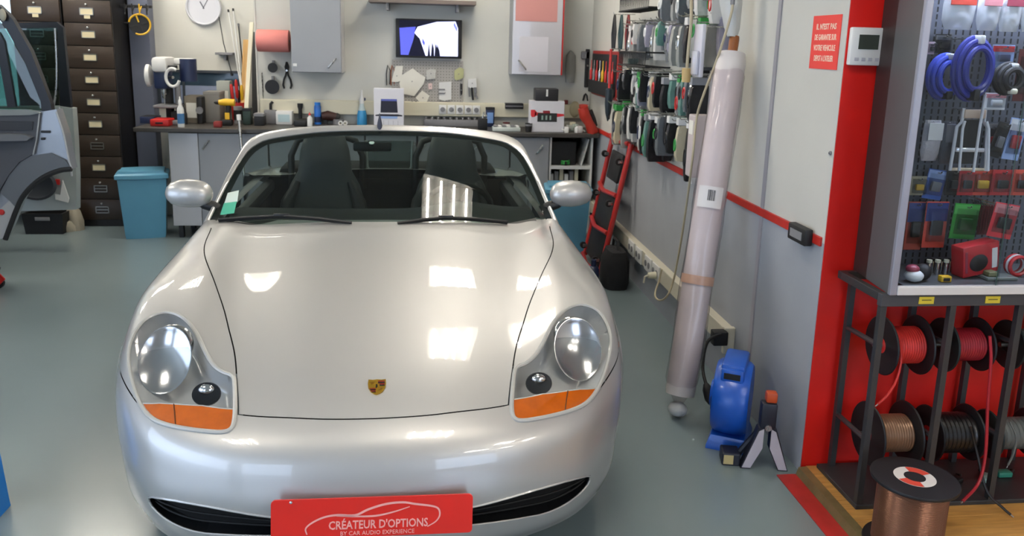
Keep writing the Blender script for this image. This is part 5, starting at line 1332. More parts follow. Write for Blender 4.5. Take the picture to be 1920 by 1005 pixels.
# red and black tool roll and the test leads above it
a, b_ = wallpt(1120, 95), wallpt(1164, 192)
t = thing('tool_roll', 'open red and black tool case hung on the far end of the right wall', 'tool case', (WX, (a.y+b_.y)/2, 1.46)); hw = (a.y-b_.y)/2
MB().box(-.04, -.001, -hw, hw, -.19, .19, .008).build('shell', mat('case_red', '#8e1f1a', .5), t)
MB().box(-.048, -.040, -hw+.03, hw-.03, -.16, .165, .004).build('lining', M_black, t)
MB().box(-.075, -.048, -hw+.03, hw-.03, -.17, -.06, .006).build('pocket', M_black, t)
for i in range(8):
    y = -hw+.07+i*(2*hw-.14)/7; m = [M_redp, M_greyp, M_redp, M_yel, M_steel, M_redp, M_greyp, M_redp][i]
    MB().lathe([(.004,-.06),(.011,-.05),(.013,.04),(.008,.06),(.004,.065),(.004,.14)], Matrix.Translation((-.062, y, -.03)), 8).build('tool', m, t, smooth=True)
for i, (u, m, nm) in enumerate(((1153, M_black, 'black'), (1166, mat('teal_lead', '#1d3b3c', .5), 'dark teal'), (1179, mat('lead_red', '#7c1f1f', .5), 'red and black'))):
    c = wallpt(u, 28, .05); t = thing('test_lead', '%s test lead looped on a hook above the tool case' % nm, 'lead', (WX, c.y, c.z)); bt = wallpt(u-3, 92, .05).z - c.z
    MB().tube([(-.05,-.03,bt),(-.05,-.05,bt*.5),(-.05,-.01,-.02),(-.05,.0,.0),(-.05,.02,-.03),(-.05,.06,bt*.55),(-.05,.03,bt)], .009, 6).build('loop', m, t, smooth=True)
    MB().tube([(-.05,.0,-.02),(-.05,-.005,bt*.5),(-.05,.02,bt*1.05)], .008, 6).build('strand', m if i < 2 else M_black, t, smooth=True)
    MB().tube([(-.001,0,.004),(-.06,0,.004),(-.06,0,.02)], .004, 6).build('hook', M_steel, t)
c = wallpt(1146, 92, .12); t = thing('soldering_iron', 'dark handheld tool hanging by a red cord in front of the tool case', 'hand tool', c); z1 = wallpt(1145,168,.12).z-c.z; z2 = wallpt(1145,222,.12).z-c.z
MB().tube([(0,0,0),(.0,.01,z1*.5),(0,0,z1)], .010, 8).build('red_cord', M_redp, t, smooth=True); MB().lathe([(.01,z1+.01),(.028,z1),(.03,(z1+z2)/2),(.022,z2+.03),(.004,z2-.03)], None, 14).build('handle', mat('iron_dark', '#1f2a33', .45), t, smooth=True); MB().tube([(0,0,z2+.02),(.0,-.05,z2-.01),(.0,-.07,z2+.10),(.03,-.05,z1)], .004, 6).build('wire_loop', M_black, t, smooth=True); MB().tube([(.119,0,.002),(0,0,.002)], .004, 6).build('hook', M_steel, t)
# --- mechanic's creeper standing on end against the wall
t = thing('mechanic_creeper', "red tubular mechanic's creeper with black pad standing on end against the right wall", 'creeper', (1.30, 5.95, 0))
dirv = Vector((.185, 0, .985)).normalized(); L = 1.02; Y0, Y1 = -.33, .24
M_redf = mat('frame_red', '#a8231f', .35, coat=.3)
MB().tube([dirv*.03 + Vector((0,Y0,0)), dirv*L + Vector((0,Y0,0))], .020, 10).build('rail', M_redf, t, smooth=True)
MB().tube([dirv*.03 + Vector((0,Y1,0)), dirv*L + Vector((0,Y1,0))], .020, 10).build('rail', M_redf, t, smooth=True)
for s_ in (.04, .34, .62, 1.0):
    MB().tube([dirv*(s_*L) + Vector((-.02,Y0,0)), dirv*(s_*L-.01) + Vector((-.05,(Y0+Y1)/2,0)), dirv*(s_*L) + Vector((-.02,Y1,0))], .018, 8).build('crossbar', M_redf, t, smooth=True)
MC = Matrix.Rotation(math.atan2(.185,.985), 4, 'Y')
MB().box(-.012, .012, Y0+.05, Y1-.05, .06, .60, .01, MC).build('pad', M_black, t, smooth=True)
MB().box(-.012, .012, Y0+.12, Y1-.12, .70, .92, .01, MC).build('headrest', M_black, t, smooth=True)
for s_, y in ((.12,Y0),(.12,Y1),(.55,Y0),(.55,Y1),(.86,Y0),(.86,Y1)):
    cs = MB(); p = dirv*(s_*L) + Vector((-.045, y*.8, 0)); cs.cyl(p + Vector((0,-.012,0)), p + Vector((0,.012,0)), .026, n=14); o = cs.build('caster', M_black, t, smooth=True); MB().box(p.x-.005, p.x+.03, p.y-.016, p.y+.016, p.z-.012, p.z+.012, .003).build('caster_fork', M_steel, o)
# small trolley jack and dark bag at the wall foot
t = thing('tool_bag', 'black tool bag on the floor at the foot of the creeper', 'bag', (1.365, 5.43, 0)); MB().loft([[Vector((a*math.copysign(abs(math.cos(q))**.6, math.cos(q)), b_*math.copysign(abs(math.sin(q))**.6, math.sin(q)), z)) for q in [2*PI*i/16 for i in range(16)]] for a, b_, z in ((.085,.13,0),(.095,.145,.05),(.09,.14,.20),(.06,.12,.27),(.02,.10,.28))]).build('bag', mat('bag_black', '#131316', .8, bump=.4, bscale=30), t, smooth=True); MB().tube([(0,-.08,.27),(0,-.06,.34),(0,.06,.34),(0,.08,.27)], .010, 8).build('handle', M_black, t, smooth=True)
t = thing('bottle_jack', 'dark blue hydraulic jack with a red knob beside the black tool bag', 'jack', (1.205, 5.40, 0)); MB().box(-.05,.05,-.05,.05,0,.02,.004).build('base', M_navy, t); MB().lathe([(.042,.02),(.042,.13),(.03,.15),(.018,.155),(.018,.20),(.001,.205)], None, 16).build('cylinder', M_navy, t, smooth=True); MB().ball((-.02,-.045,.10), .016).build('knob', M_redp, t, smooth=True)
# --- long roll wrapped in clear film, leaning in the corner of the wall
a = Vector((1.185, 3.36, .085)); b_ = atx(1374, 92, 1.43); ax = b_ - a; L = ax.length; qd = ax.to_track_quat('Z', 'Y')
t = thing('wrapped_roll', 'long roll wrapped in clear plastic film leaning against the right wall', 'roll', a, qd.to_euler())
M_film = glass('clear_film', '#f4f0f2', 1.3, .12, 1.5)
M_core = mat('roll_pale_lilac', '#cfc8c5', .5, noise=.08, nscale=3, bump=.25, bscale=14, coat=.3, coatrough=.25)
MB().lathe([(.001,.02),(.066,.025),(.068,.05),(.068,L-.06),(.060,L-.02),(.001,L-.01)], None, 28).build('roll', M_core, t, smooth=50)
rr = random.Random(4); rg = []
for i in range(61):
    z = -.02 + (L+.0)*i/60; k = min(1, .25 + i/5, .3 + (60-i)/5)
    rg.append([Vector((math.cos(q)*(.0745 + .003*math.sin(3*q+i*.35) + .0025*rr.random())*k, math.sin(q)*(.0745 + .003*math.sin(2*q-i*.3) + .0025*rr.random())*k, z)) for q in [2*PI*j/28 for j in range(28)]])
MB().loft(rg, caps=False).build('film', M_film, t, smooth=80)
tilt_ = (qd.inverted() @ Vector((-.22, -.05, .0)))
MB().lathe([(.021,L-.035),(.023,L+.0),(.023,L+.045),(.021,L+.06)], None, 16).build('tape_band', mat('brown_tape', '#8d4f22', .4), t, smooth=True)
MB().loft([[Vector((math.cos(q)*rx*(1+.1*math.sin(4*q)), math.sin(q)*ry, z)) + tilt_*(z-L) for q in [2*PI*j/20 for j in range(20)]] for rx, ry, z in ((.020,.020,L+.055),(.034,.026,L+.10),(.05,.03,L+.22),(.052,.024,L+.42))], caps=False).build('film_tail', mat('film_white', '#bcbcb8', .25, bump=.5, bscale=25), t, smooth=True)
def on_roll(z0, z1, a0, a1, m, name, rad=.0795):
    mb = MB(); P = [[Vector((math.cos(a0+(a1-a0)*i/10)*rad, math.sin(a0+(a1-a0)*i/10)*rad, z)) for i in range(11)] for z in (z0, z1)]; mb.grid(P); mb.grid([[v*1.0 for v in P[0]], [v*1.0 for v in P[0]]]); return mb.build(name, m, t, smooth=True, fix=False)
# side of the roll that faces the doorway
vdir = (qd.inverted() @ (CAM_C - (a + ax*.55)).normalized()); AF = math.atan2(vdir.y, vdir.x)
lb = on_roll(L*.545, L*.605, AF-.75, AF+.75, mat('label_white', '#cfcbc9', .5), 'barcode_label')
for i, (d0, w_) in enumerate(((-.42,.05),(-.33,.03),(-.27,.07),(-.17,.03),(-.11,.05),(-.02,.03),(.05,.06),(.14,.03))):
    on_roll(L*.565, L*.595, AF+.35+d0*.7-.2, AF+.35+d0*.7+w_*.7-.2, mat('barcode_black', '#2a2a2c', .6), 'barcode_bar', .0802)
on_roll(L*.33, L*.355, AF-1.2, AF+1.2, mat('tape_clear_brown', '#b08c78', .3), 'packing_tape', .0795)
MB().ball((.0,0,-.045), .046, .040, .036, 14, 8).build('end_knot', mat('knot_white', '#c3c3c1', .5, bump=.3, bscale=30), t, smooth=True)
# --- blue cable reel on its stand
c = Vector((1.345, 3.13, 0))
t = thing('cable_reel', 'bright blue plastic cable reel standing by the right wall', 'cable reel', c, (0, 0, math.radians(-28)))
M_reel = mat('reel_blue', '#1552b4', .38, coat=.2); RM = Matrix.Translation((0, 0, .205)) @ Matrix.Rotation(PI/2, 4, 'Y')
MB().lathe([(.03,-.075),(.145,-.075),(.158,-.060),(.163,-.02),(.163,.02),(.158,.060),(.145,.075),(.03,.075)], RM, 36).build('casing', M_reel, t, smooth=45)
MB().box(-.050,.050,-.105,.105,.352,.386,.014).box(-.048,.048,-.118,-.080,.29,.37,.012).box(-.048,.048,.080,.118,.29,.37,.012).build('carry_handle', M_reel, t, smooth=True); MB().box(-.034,.034,-.1195,-.117,.325,.352,.004).build('handle_recess', M_black, t)
MB().loft([[Vector((sx*a, sy*b_, z)) for sx, sy in ((-1,-1),(1,-1),(1,1),(-1,1))] for a, b_, z in ((.085,.125,0),(.085,.125,.015),(.070,.11,.06))]).build('foot', M_reel, t, smooth=25)
MB().lathe([(.001,.0),(.055,.0),(.06,.008),(.06,.016),(.001,.018)], RM @ Matrix.Translation((0,0,-.093)), 24).build('hub', M_reel, t, smooth=True)
for k_ in range(3):
    q = k_*2*PI/3+.5; p = RM @ Vector((math.cos(q)*.095, math.sin(q)*.095, -.0755)); MB().box(p.x-.004, p.x+.002, p.y-.028, p.y+.028, p.z-.028, p.z+.028, .004).build('socket_lid', M_black if k_ == 1 else M_navy, t)
MB().box(-.083,-.076,-.05,-.01,.09,.18,.003).build('vent_slot', M_black, t)
q0 = Vector((1.345,3.10,0)); P = [Vector((WX-.06,3.60,.30)), Vector((1.44,3.57,.32)), Vector((1.36,3.52,.30)), Vector((1.325,3.46,.20)), Vector((1.315,3.36,.14)), Vector((1.30,3.26,.11))]
t = thing('extension_lead', 'black cord with moulded plug between the trunking end and the blue reel', 'cord', P[0]); PP = [Vector(x) - P[0] for x in catmull([np.array(p) for p in P], 6)]
MB().tube(PP, .008, 8).build('cord', M_black, t, smooth=True); MB().tube([PP[-8], PP[-6], PP[-3], PP[-1]], [.014,.024,.024,.012], 10).build('coupler', M_black, t, smooth=True); MB().box(-.06,.012,-.03,.03,-.04,.03,.006).build('plug', M_black, t, smooth=True)
# --- folding work stand with pale inner faces
t = thing('folding_stand', 'dark folding stand with spread pale legs and orange top by the blue reel', 'stand', (1.395, 2.885, 0), (0, 0, math.radians(-12)))
t.scale = (1.12, 1.0, 1.1)
M_st = mat('stand_dark', '#1c1e2a', .45); M_pl = mat('stand_pale', '#a9a4ae', .5)
for sg in (-1, 1):
    out = [(sg*.012,.175),(sg*.032,.165),(sg*.085,.0),(sg*.050,.0),(sg*.012,.085)]
    MB().prism(out if sg > 0 else out[::-1], .04, Matrix.Translation((0,-.02,0))).build('leg', M_st, t)
    inn_ = [(sg*.013,.165),(sg*.030,.155),(sg*.080,.006),(sg*.050,.006),(sg*.013,.088)]
    MB().prism(inn_ if sg > 0 else inn_[::-1], .003, Matrix.Translation((0,-.0245,0))).build('leg_face', M_pl, t)
MB().box(-.028,.028,-.025,.025,.165,.265,.008).build('head', M_st, t, smooth=True); MB().box(-.014,.026,-.02,.022,.265,.305,.008).build('orange_cap', mat('cap_orange', '#b0451c', .45), t, smooth=True); MB().cyl((0,-.032,.172),(0,-.02,.172),.012,n=12).build('pivot', M_steel, t)
MB().box(-.15,-.085,-.01,.07,0,.05,.006).build('rear_foot', M_st, t); MB().box(-.145,-.11,-.0115,-.0095,.008,.044).build('rear_label', mat('label_sand', '#b0a070', .6), t); MB().tube([(-.09,.03,.03),(-.05,.02,.10),(-.01,.0,.17)], .012, 8).build('rear_brace', M_st, t)
# --- poster, clip, small hole on the wall
p = [wallpt(1527.5,30), wallpt(1580,25.5), wallpt(1569.5,132), wallpt(1517.5,127)]
yL, yR, zT, zB = 3.105, 2.886, 1.822, 1.619
t = thing('notice', 'red notice with four lines of pale lettering on the white wall left of the thermostat', 'notice', (WX, (yL+yR)/2, (zT+zB)/2))
hw, hh = (yL-yR)/2, (zT-zB)/2
MB().box(-.003, -.0003, -hw, hw, -hh, hh).build('sheet', mat('notice_red', '#dc3a33', .6), t)
NM = Matrix.Translation((-.003,0,0)) @ Matrix(((0,0,-1,0),(-1,0,0,0),(0,1,0,0),(0,0,0,1)))
for i, (s_, w_) in enumerate((("IL N'EST PAS",.155),("DE GARANTIE SUR",.17),("VOTRE VEHICULE",.17),("DEPOT A L'ATELIER",.15))):
    text_mb(s_, .030, NM @ Matrix.Translation((.0, .058-.040*i, 0)), .0006, width=w_, bold=.0008).build('lettering', mat('notice_pale', '#e6c9b4', .6), t)
t = thing('cable_clip', 'black box clipped over the red stripe near the red partition', 'clip', (WX-.010, 2.99, .963)); MB().box(-.035, 0, -.075, .075, -.032, .036, .006).build('box', M_black, t, smooth=True); MB().box(-.037,-.035,-.05,.05,-.015,.018).build('cover', M_greyp, t)
c = wallpt(1558, 287); t = thing('wall_plug', 'tiny dark wall fixing on the white wall above the black clip', 'fixing', c); MB().lathe([(.008,0),(.008,.006),(.001,.008)], Matrix.Rotation(-PI/2, 4, 'Y'), 10).build('plug', M_greyp, t); MB().lathe([(.003,.0085),(.001,.009)], Matrix.Rotation(-PI/2, 4, 'Y'), 8).build('hole', M_black, t)
# ------------------------------------------------------------------ right front: thermostat, display cabinet on its reel rack
t = thing('thermostat', 'white wall thermostat with a grey screen on the red partition', 'thermostat', (1.604, EY, 1.707))
MB().box(-.064,.062,-.026,0,-.068,.068,.006).build('case', M_white, t, smooth=True); MB().box(-.036,.040,-.0275,-.025,-.010,.042).build('screen', mat('lcd_grey', '#3a4039', .25), t)
for i in range(4): MB().box(-.046+.026*i,-.030+.026*i,-.0275,-.025,-.052,-.040,.001).build('button', mat('button_grey', '#a9a8b0', .5), t)
text_mb('AUTO', .008, Matrix.Translation((.002,-.0262,.051)) @ Matrix.Rotation(PI/2, 4, 'X'), .0003).build('lettering', mat('button_grey', '#a9a8b0'), t) if False else None
M_rack = mat('rack_black_steel', '#2c2d2f', .45)
M_cabg = mat('cabinet_charcoal', '#4a4c4e', .45, noise=.05, nscale=3)
M_alu = mat('aluminium_trim', '#a4a6b4', .35, metal=.7)
RX0, RX1, RYF, RYB, ZR = 1.605, 2.905, 2.53, 2.805, .862
t = thing('reel_rack', 'black steel rack of cable reels carrying the glass display cabinet', 'rack', (RX0, RYF, FLZ))
xs_ = [0, .262, .524, .786, 1.048, 1.30]
zt = ZR - FLZ
for x in xs_:
    MB().box(x-.011, x+.011, -.011, .011, 0, zt-.046).build('front_post', M_rack, t)
    MB().box(x+.029, x+.051, RYB-RYF-.011, RYB-RYF+.011, 0, zt-.046).build('rear_post', M_rack, t)
for zz in (.255, .620):
    for i, x in enumerate(xs_):
        MB().cyl((x, 0, zz+.02), (x+.04, RYB-RYF, zz-.015), .010, n=8).build('side_bar', M_rack, t)
MB().box(-.015, 1.34, -.015, RYB-RYF+.015, 0, .018, .003).build('base_tray', M_rack, t)
MB().box(-.015, 1.34, -.015, .012, zt-.046, zt, .002).build('top_rail', mat('rack_grey', '#3d3e42', .4), t)
MB().box(-.015, 1.34, RYB-RYF-.012, RYB-RYF+.015, zt-.03, zt, .002).build('top_rail', M_rack, t)
MB().box(-.015, .010, .012, RYB-RYF-.012, zt-.03, zt, .002).build('end_rail', M_rack, t)
for i, x in enumerate((1736, 1860)):
    q = aty(x, 570, RYF-.016); o = MB().box(q.x-RX0-.028, q.x-RX0+.028, -.0175, -.0155, zt-.036, zt-.010).build('price_tag', mat('tag_yellow', '#c8b430', .6), t); MB().box(q.x-RX0-.018, q.x-RX0+.018, -.018, -.0176, zt-.024, zt-.020).build('print_line', mat('tag_print', '#6f6420', .6), o)
# reels: flanges and wound cable turn about the axle between front and rear posts
def spool(x0, x1, yc, zc, R, rc, mw, mfl, lab, mflr=None, mcore=None, turns=14, seed=0):
    t = thing('cable_spool', lab, 'spool', ((x0+x1)/2, yc, zc), group='cable spools in the rack')
    w = (x1-x0)/2; AX = Matrix.Rotation(PI/2, 4, 'Y')
    for sg in (-1, 1):
        m = mfl if sg < 0 or mflr is None else mflr
        MB().lathe([(.030,-.004),(R-.004,-.004),(R,0),(R-.004,.004),(.030,.004)], Matrix.Translation((sg*(w-.004),0,0)) @ AX, 36, True).build('flange', m, t, smooth=45)
    prof = []
    for i in range(turns):
        a = -w+.010+(2*w-.020)*i/turns; s_ = (2*w-.020)/turns
        prof += [(rc-s_*.28, a), (rc, a+s_*.5)]
    prof.append((rc-.002, w-.010))
    MB().lathe([(.03,-w+.009)] + prof + [(.03,w-.009)], AX, 32).build('wound_cable', mw, t, smooth=50)
    MB().cyl((-w-.03,0,0),(w+.03,0,0),.010,n=10).build('axle', M_steel, t, smooth=True)
    MB().lathe([(.031,-w+.002),(.031,w-.002)], AX, 24).build('core', mcore or M_black, t)
    return t
M_wred = mat('cable_red', '#c2302a', .35); M_wred2 = mat('cable_dark_red', '#98202c', .35); M_wbr = mat('cable_bronze', '#8a6a52', .32, metal=.35); M_wbk = mat('cable_black', '#151314', .35, coat=.3); M_wgr = mat('cable_grey', '#5d615f', .4)
M_fgr = mat('flange_green_black', '#1e2826', .5)
XC = [RX0 + (a+b)/2 + .02 for a, b in zip(xs_, xs_[1:])]
def sp(u0, u1, vt, vb, yc):
    a, b = aty(u0, (vt+vb)/2, yc).x, aty(u1, (vt+vb)/2, yc).x; z1 = aty((u0+u1)/2, vt, yc).z; z0 = aty((u0+u1)/2, vb, yc).z
    return a, b, yc, (z0+z1)/2, (z1-z0)/2
a, b, y, z, R = sp(1652, 1722, 592, 700, 2.67)
spool(a, b, y, z, .112, .070, M_wred, M_black, 'spool of bright red cable, upper row, leftmost in the rack', mcore=M_wred)
a, b, y, z, R = sp(1766, 1836, 600, 690, 2.67)
spool(a, b, y, z, .102, .062, M_wred2, M_fgr, 'spool of dark red cable, upper row, second from the left', M_black)
a, b, y, z, R = sp(1888, 1962, 600, 690, 2.67)
spool(a, b, y, z, .095, .06, M_wgr, M_fgr, 'spool with dark green flange, upper row, third from the left', M_fgr)
a, b, y, z, R = sp(1626, 1700, 752, 870, 2.67)
spool(a, b, y, z, .122, .072, M_wbr, M_black, 'spool of bronze cable, lower row, leftmost in the rack', mcore=mat('spool_label', '#7a2a2c', .5))
a, b, y, z, R = sp(1738, 1816, 765, 855, 2.67)
spool(a, b, y, z, .108, .078, M_wbk, M_black, 'spool of black cable, lower row, second from the left', mcore=M_redp, turns=9)
a, b, y, z, R = sp(1850, 1930, 775, 848, 2.67)
spool(a, b, y, z, .095, .062, M_wgr, M_fgr, 'spool of grey cable, lower row, third from the left', M_black, turns=9)
# loose ends
def wirep(name, lab, pts, y, rad, m, cat='cable'):
    q = [aty(u, v, yy) for u, v, yy in pts]; c = q[0].copy(); t = thing(name, lab, cat, c); P = [Vector(x)-c for x in catmull([np.array(p) for p in q], 6)]
    MB().tube(P, rad, 6).build('wire', m, t, smooth=True); MB().tube([P[-1], P[-1]+(P[-1]-P[-2]).normalized()*.012], rad*.5, 6).build('bare_end', M_steel, t); return t
wirep('loose_cable', 'bright red cable end hanging down from the leftmost upper spool', [(1686,640,2.585),(1690,670,2.58),(1682,710,2.57),(1665,740,2.56),(1646,758,2.56)], 0, .0045, M_wred)
wirep('loose_cable', 'long red cable hanging to the rack tray right of the black spool', [(1856,630,2.515),(1858,680,2.505),(1852,760,2.505),(1848,850,2.50),(1835,905,2.48),(1805,940,2.42)], 0, .0055, M_wred2)
wirep('loose_cable', 'grey cable ends hanging from the lower right spool', [(1893,790,2.585),(1905,820,2.57),(1900,850,2.56),(1890,872,2.555)], 0, .004, M_wgr)
wirep('loose_cable', 'black cable lying over the rack tray towards the front edge', [(1820,800,2.585),(1832,850,2.56),(1850,920,2.50),(1880,952,2.45),(1895,965,2.43)], 0, .005, M_wbk)
for i, (u, v, m, lab) in enumerate(((1880, 892, mat('teal_part', '#2f7f6c', .4), 'teal green connector on the rack tray'), (1790, 905, M_black, 'tangle of black connectors on the rack tray behind the big reel'), (1846, 900, mat('pale_teal_part', '#7f9a94', .4), 'pale green connector beside the long red cable on the rack tray'))):
    p = atz(u, v, FLZ+.019); p.y = min(2.76, max(2.56, p.y)); t = thing('connector', lab, 'connector', p, (0,0,.4*i)); MB().box(-.03,.03,-.018,.018,0,.022,.006).build('shell', m, t, smooth=True); MB().tube([(.03,0,.012),(.05,.01,.016),(.06,.03,.006)], .005, 6).build('lead', M_black, t)
# large bronze reel on the wooden floor
t = thing('wire_drum', 'large upright reel of bronze wire with black flanges on the wooden floor', 'reel', (1.652, 2.30, FLZ))
MB().lathe([(.03,0),(.138,0),(.140,.004),(.138,.010),(.03,.010)], None, 48, True).build('flange', M_black, t, smooth=45)
MB().lathe([(.03,.245),(.138,.245),(.140,.250),(.138,.256),(.03,.256)], None, 48, True).build('flange', M_black, t, smooth=45)
prof = [(.03,.0105)]
for i in range(46): prof += [(.1105, .011+.2335*i/46), (.112, .011+.2335*(i+.5)/46)]
prof += [(.03,.2445)]
MB().lathe(prof, None, 48).build('wound_wire', mat('wire_bronze', '#7d5540', .28, metal=.6), t, smooth=50)
MB().lathe([(.026,.01),(.026,.2565),(.034,.2575),(.034,.2565)], None, 24).build('hub', M_black, t, smooth=True)
lbm = MB(); lbm.lathe([(.030,.2568),(.066,.2568)], None, 40); lbm.build('label', mat('drum_label', '#c9c4bf', .5), t)
for a0 in (.2, 3.3):
    mb = MB(); P = [[Vector((rr_*math.cos(a0+q*.12), rr_*math.sin(a0+q*.12), .2574)) for q in range(12)] for rr_ in (.032,.064)]; mb.grid(P); mb.build('label_red', mat('drum_red', '#c0402f', .5), t, fix=False)
# --- glass-fronted display cabinet
CX0, CX1, CYF, CYB, CZ0, CZ1 = 1.612, 2.905, 2.505, 2.83, ZR, 2.20
t = thing('display_cabinet', 'charcoal glass-fronted display cabinet full of packaged car audio accessories', 'cabinet', (CX0, CYF, CZ0))
W_ = CX1-CX0; D_ = CYB-CYF; H_ = CZ1-CZ0
sl = .042; y2 = D_*.62
MB().add([Vector((a + sl*y/D_, y, z)) for z in (0, H_) for a, y in ((0,.012),(.018,.012),(.018,y2),(0,y2))], [(0,1,2,3),(7,6,5,4),(0,4,5,1),(1,5,6,2),(2,6,7,3),(3,7,4,0)]).build('side_panel', M_cabg, t)
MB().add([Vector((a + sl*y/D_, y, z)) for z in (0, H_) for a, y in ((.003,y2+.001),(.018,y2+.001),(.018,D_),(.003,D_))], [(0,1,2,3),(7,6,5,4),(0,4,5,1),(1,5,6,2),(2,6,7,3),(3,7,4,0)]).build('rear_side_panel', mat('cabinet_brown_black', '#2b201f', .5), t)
MB().box(W_-.018, W_, .012, D_, 0, H_, .002).build('side_panel', M_cabg, t)
MB().box(.062, W_-.018, .012, D_, 0, .028, .002).build('base_panel', M_cabg, t); MB().box(.062, W_-.018, .012, D_, H_-.05, H_, .002).build('top_panel', M_cabg, t)
MB().box(-.004, .022, -.006, .012, 0, H_, .003).build('front_trim', M_alu, t); MB().box(W_-.022, W_+.004, -.006, .012, 0, H_, .003).build('front_trim', M_alu, t)
MB().box(.022, W_-.022, -.010, .012, .001, .032, .003).build('front_lip', mat('lip_white', '#c9c6c4', .35), t)
bb = MB().box(.062, W_-.018, D_-.03, D_-.008, .028, H_-.05).build('perforated_back', mat('back_grey', '#50535c', .5), t)
ph_ = MB()
for i in range(46):
    for j in range(48):
        x = .07+i*.0275; z = .04+j*.0262
        if x < W_-.03: ph_.add([(x-.0035,D_-.0305,z-.009),(x+.0035,D_-.0305,z-.009),(x+.0035,D_-.0305,z+.009),(x-.0035,D_-.0305,z+.009)], [(0,1,2,3)])
tag(ph_.build('perforations', M_dark, bb), kind='stuff')
xg = aty(1903, 300, CYF).x - CX0
MB().box(.022, xg+.01, .0, .004, .033, H_-.05).build('glass_pane', glass('cabinet_glass', '#eef2f4', 1.3), t); MB().box(xg, W_-.022, .006, .010, .033, H_-.05).build('glass_pane', glass('cabinet_glass'), t)
MB().box(xg-.0015, xg+.0015, -.001, .0, .033, H_-.05).build('glass_edge', mat('edge_green', '#2c4440', .2), t)
MB().tube([(.10,.15,H_-.06),(W_-.1,.15,H_-.06)], .012, 8).build('cabinet_lamp', mat('cabinet_tube', '#dfe6ff', .4, emit=190.0), t)
YB = CYB - .031        # face of the perforated back
def cab(u, v, y): return aty(u, v, y)
def hung(name, lab, cat, u0, v0, u1, v1, build, off=.05, group=None, tilt=0.):
    """something hung on a hook of the cabinet back; build(root, w, h) fills it (x -w/2..w/2, z -h..0, front at -y)"""
    y = YB - off; a = cab(u0, (v0+v1)/2, y); b = cab(u1, (v0+v1)/2, y); zt_ = cab((u0+u1)/2, v0, y).z; zb_ = cab((u0+u1)/2, v1, y).z
    r_ = thing(name, lab, cat, ((a.x+b.x)/2, y, zt_), (0, tilt, 0), group)
    MB().tube([(0,off-.001,-.012),(0,-.02,-.012),(0,-.024,-.004)], .0025, 5).build('hook', M_steel, r_)
    build(r_, abs(b.x-a.x), zt_-zb_); return r_
def blister(mc, mh=None, mi=M_black, hdr=.3, hole=True):
    def f(r_, w, h):
        MB().box(-w/2, w/2, -.003, .0, -h, 0, .001).build('backing_card', mc, r_)
        if mh: MB().box(-w/2+.002, w/2-.002, -.0042, -.0032, -h*hdr, -.004).build('header_print', mh, r_)
        MB().loft([[Vector((sx*w*k, -.004-d, -h*.5 + sz*h*k2)) for sx, sz in ((-1,-1),(1,-1),(1,1),(-1,1))] for k, k2, d in ((.38,.36,0),(.36,.34,.018),(.30,.28,.022))]).build('blister', glass('blister_clear', '#e8eaec', 1.35, .05, 1.4), r_)
        MB().box(-w*.25, w*.25, -.018, -.005, -h*.72, -h*.40, .004).build('goods', mi, r_, smooth=True)
    return f
def bag(mc, m2, k=.08):
    def f(r_, w, h):
        rings = []
        for a, wq, d in ((0,.86,.004),(.18,.98,.02),(.5,1,.04),(.8,.97,.04),(1,.8,.008)):
            rings.append([Vector((wq*w/2*math.cos(q)*(1+.06*math.sin(5*q+a*7)), -.02+d*.5*math.sin(q), -a*h)) for q in [2*PI*i/14 for i in range(14)]])
        MB().loft(rings).build('bag', mc, r_, smooth=True)
        MB().box(-w*.40, w*.40, -.0445, -.041, -h*.48, -h*.06, .003).build('header_print', m2, r_)
    return f
def coil(m, m2=M_black):
    def f(r_, w, h):
        for i in range(4):
            k = 1-.11*i; MB().tube([(w*.46*k*math.cos(q), -.02-.010*(i % 2)-.008*i, -h/2 + h*.46*k*math.sin(q)) for q in [2*PI*j/32 for j in range(32)]], .0105, 8, closed=True).build('turn', m, r_, smooth=True)
        MB().box(-.012,.012,-.07,.0,-h*.98,-h*.80,.006).build('cable_tie', m2, r_, smooth=True); MB().box(-.010,.010,-.06,.0,-h*.13,-.0,.005).build('cable_tie', M_white, r_, smooth=True)
    return f
mo = mat('pack_orange_red', '#cf4a3a', .35); mo2 = mat('pack_white_shine', '#d2d4d8', .2, coat=.4); mb_ = mat('pack_blue_navy', '#283a78', .35); mg = mat('pack_green', '#2fa03a', .35); mr_ = mat('pack_red', '#b3232b', .35); mp_k = mat('pack_pink', '#c77f84', .4); msky = mat('pack_sky', '#9db6e6', .3)
mcoil = mat('cable_blue', '#262f86', .3, coat=.3); mcoil2 = mat('cable_bright_blue', '#2c3fa4', .3, coat=.3)
hung('bulb_bag', 'orange and white bag at the top left of the display cabinet', 'bag', 1762, -32, 1822, 56, bag(mo2, mo))
hung('bulb_bag', 'white bag with pink print at the cabinet top, second from the left', 'bag', 1826, -30, 1868, 58, bag(mo2, mp_k))
hung('bulb_bag', 'white bag with a dark red print at the cabinet top, third from the left', 'bag', 1868, -30, 1908, 60, bag(mo2, mat('pack_dark_red', '#93384a', .4)))
hung('bulb_bag', 'white and peach bag at the cabinet top beside the pane edge', 'bag', 1910, -30, 1955, 60, bag(mo2, mat('pack_peach', '#dcb49c', .4)))
hung('blue_cable', 'coil of bright blue cable at the left of the cabinet, partly behind the frame', 'cable', 1732, 100, 1794, 186, coil(mcoil2, M_black), .05)
hung('blue_cable', 'large coil of dark blue cable hung in the middle of the cabinet', 'cable', 1778, 66, 1852, 190, coil(mcoil, M_black), .11)
hung('cable_kit', 'black packet above the bright blue coil', 'packet', 1752, 64, 1782, 100, blister(M_black, M_greyp), .03)
hung('pale_tag_pack', 'narrow pink packet at the frame above the bright blue coil', 'packet', 1738, 78, 1752, 102, blister(mat('pack_palepink', '#c3a9b4', .4)), .03)
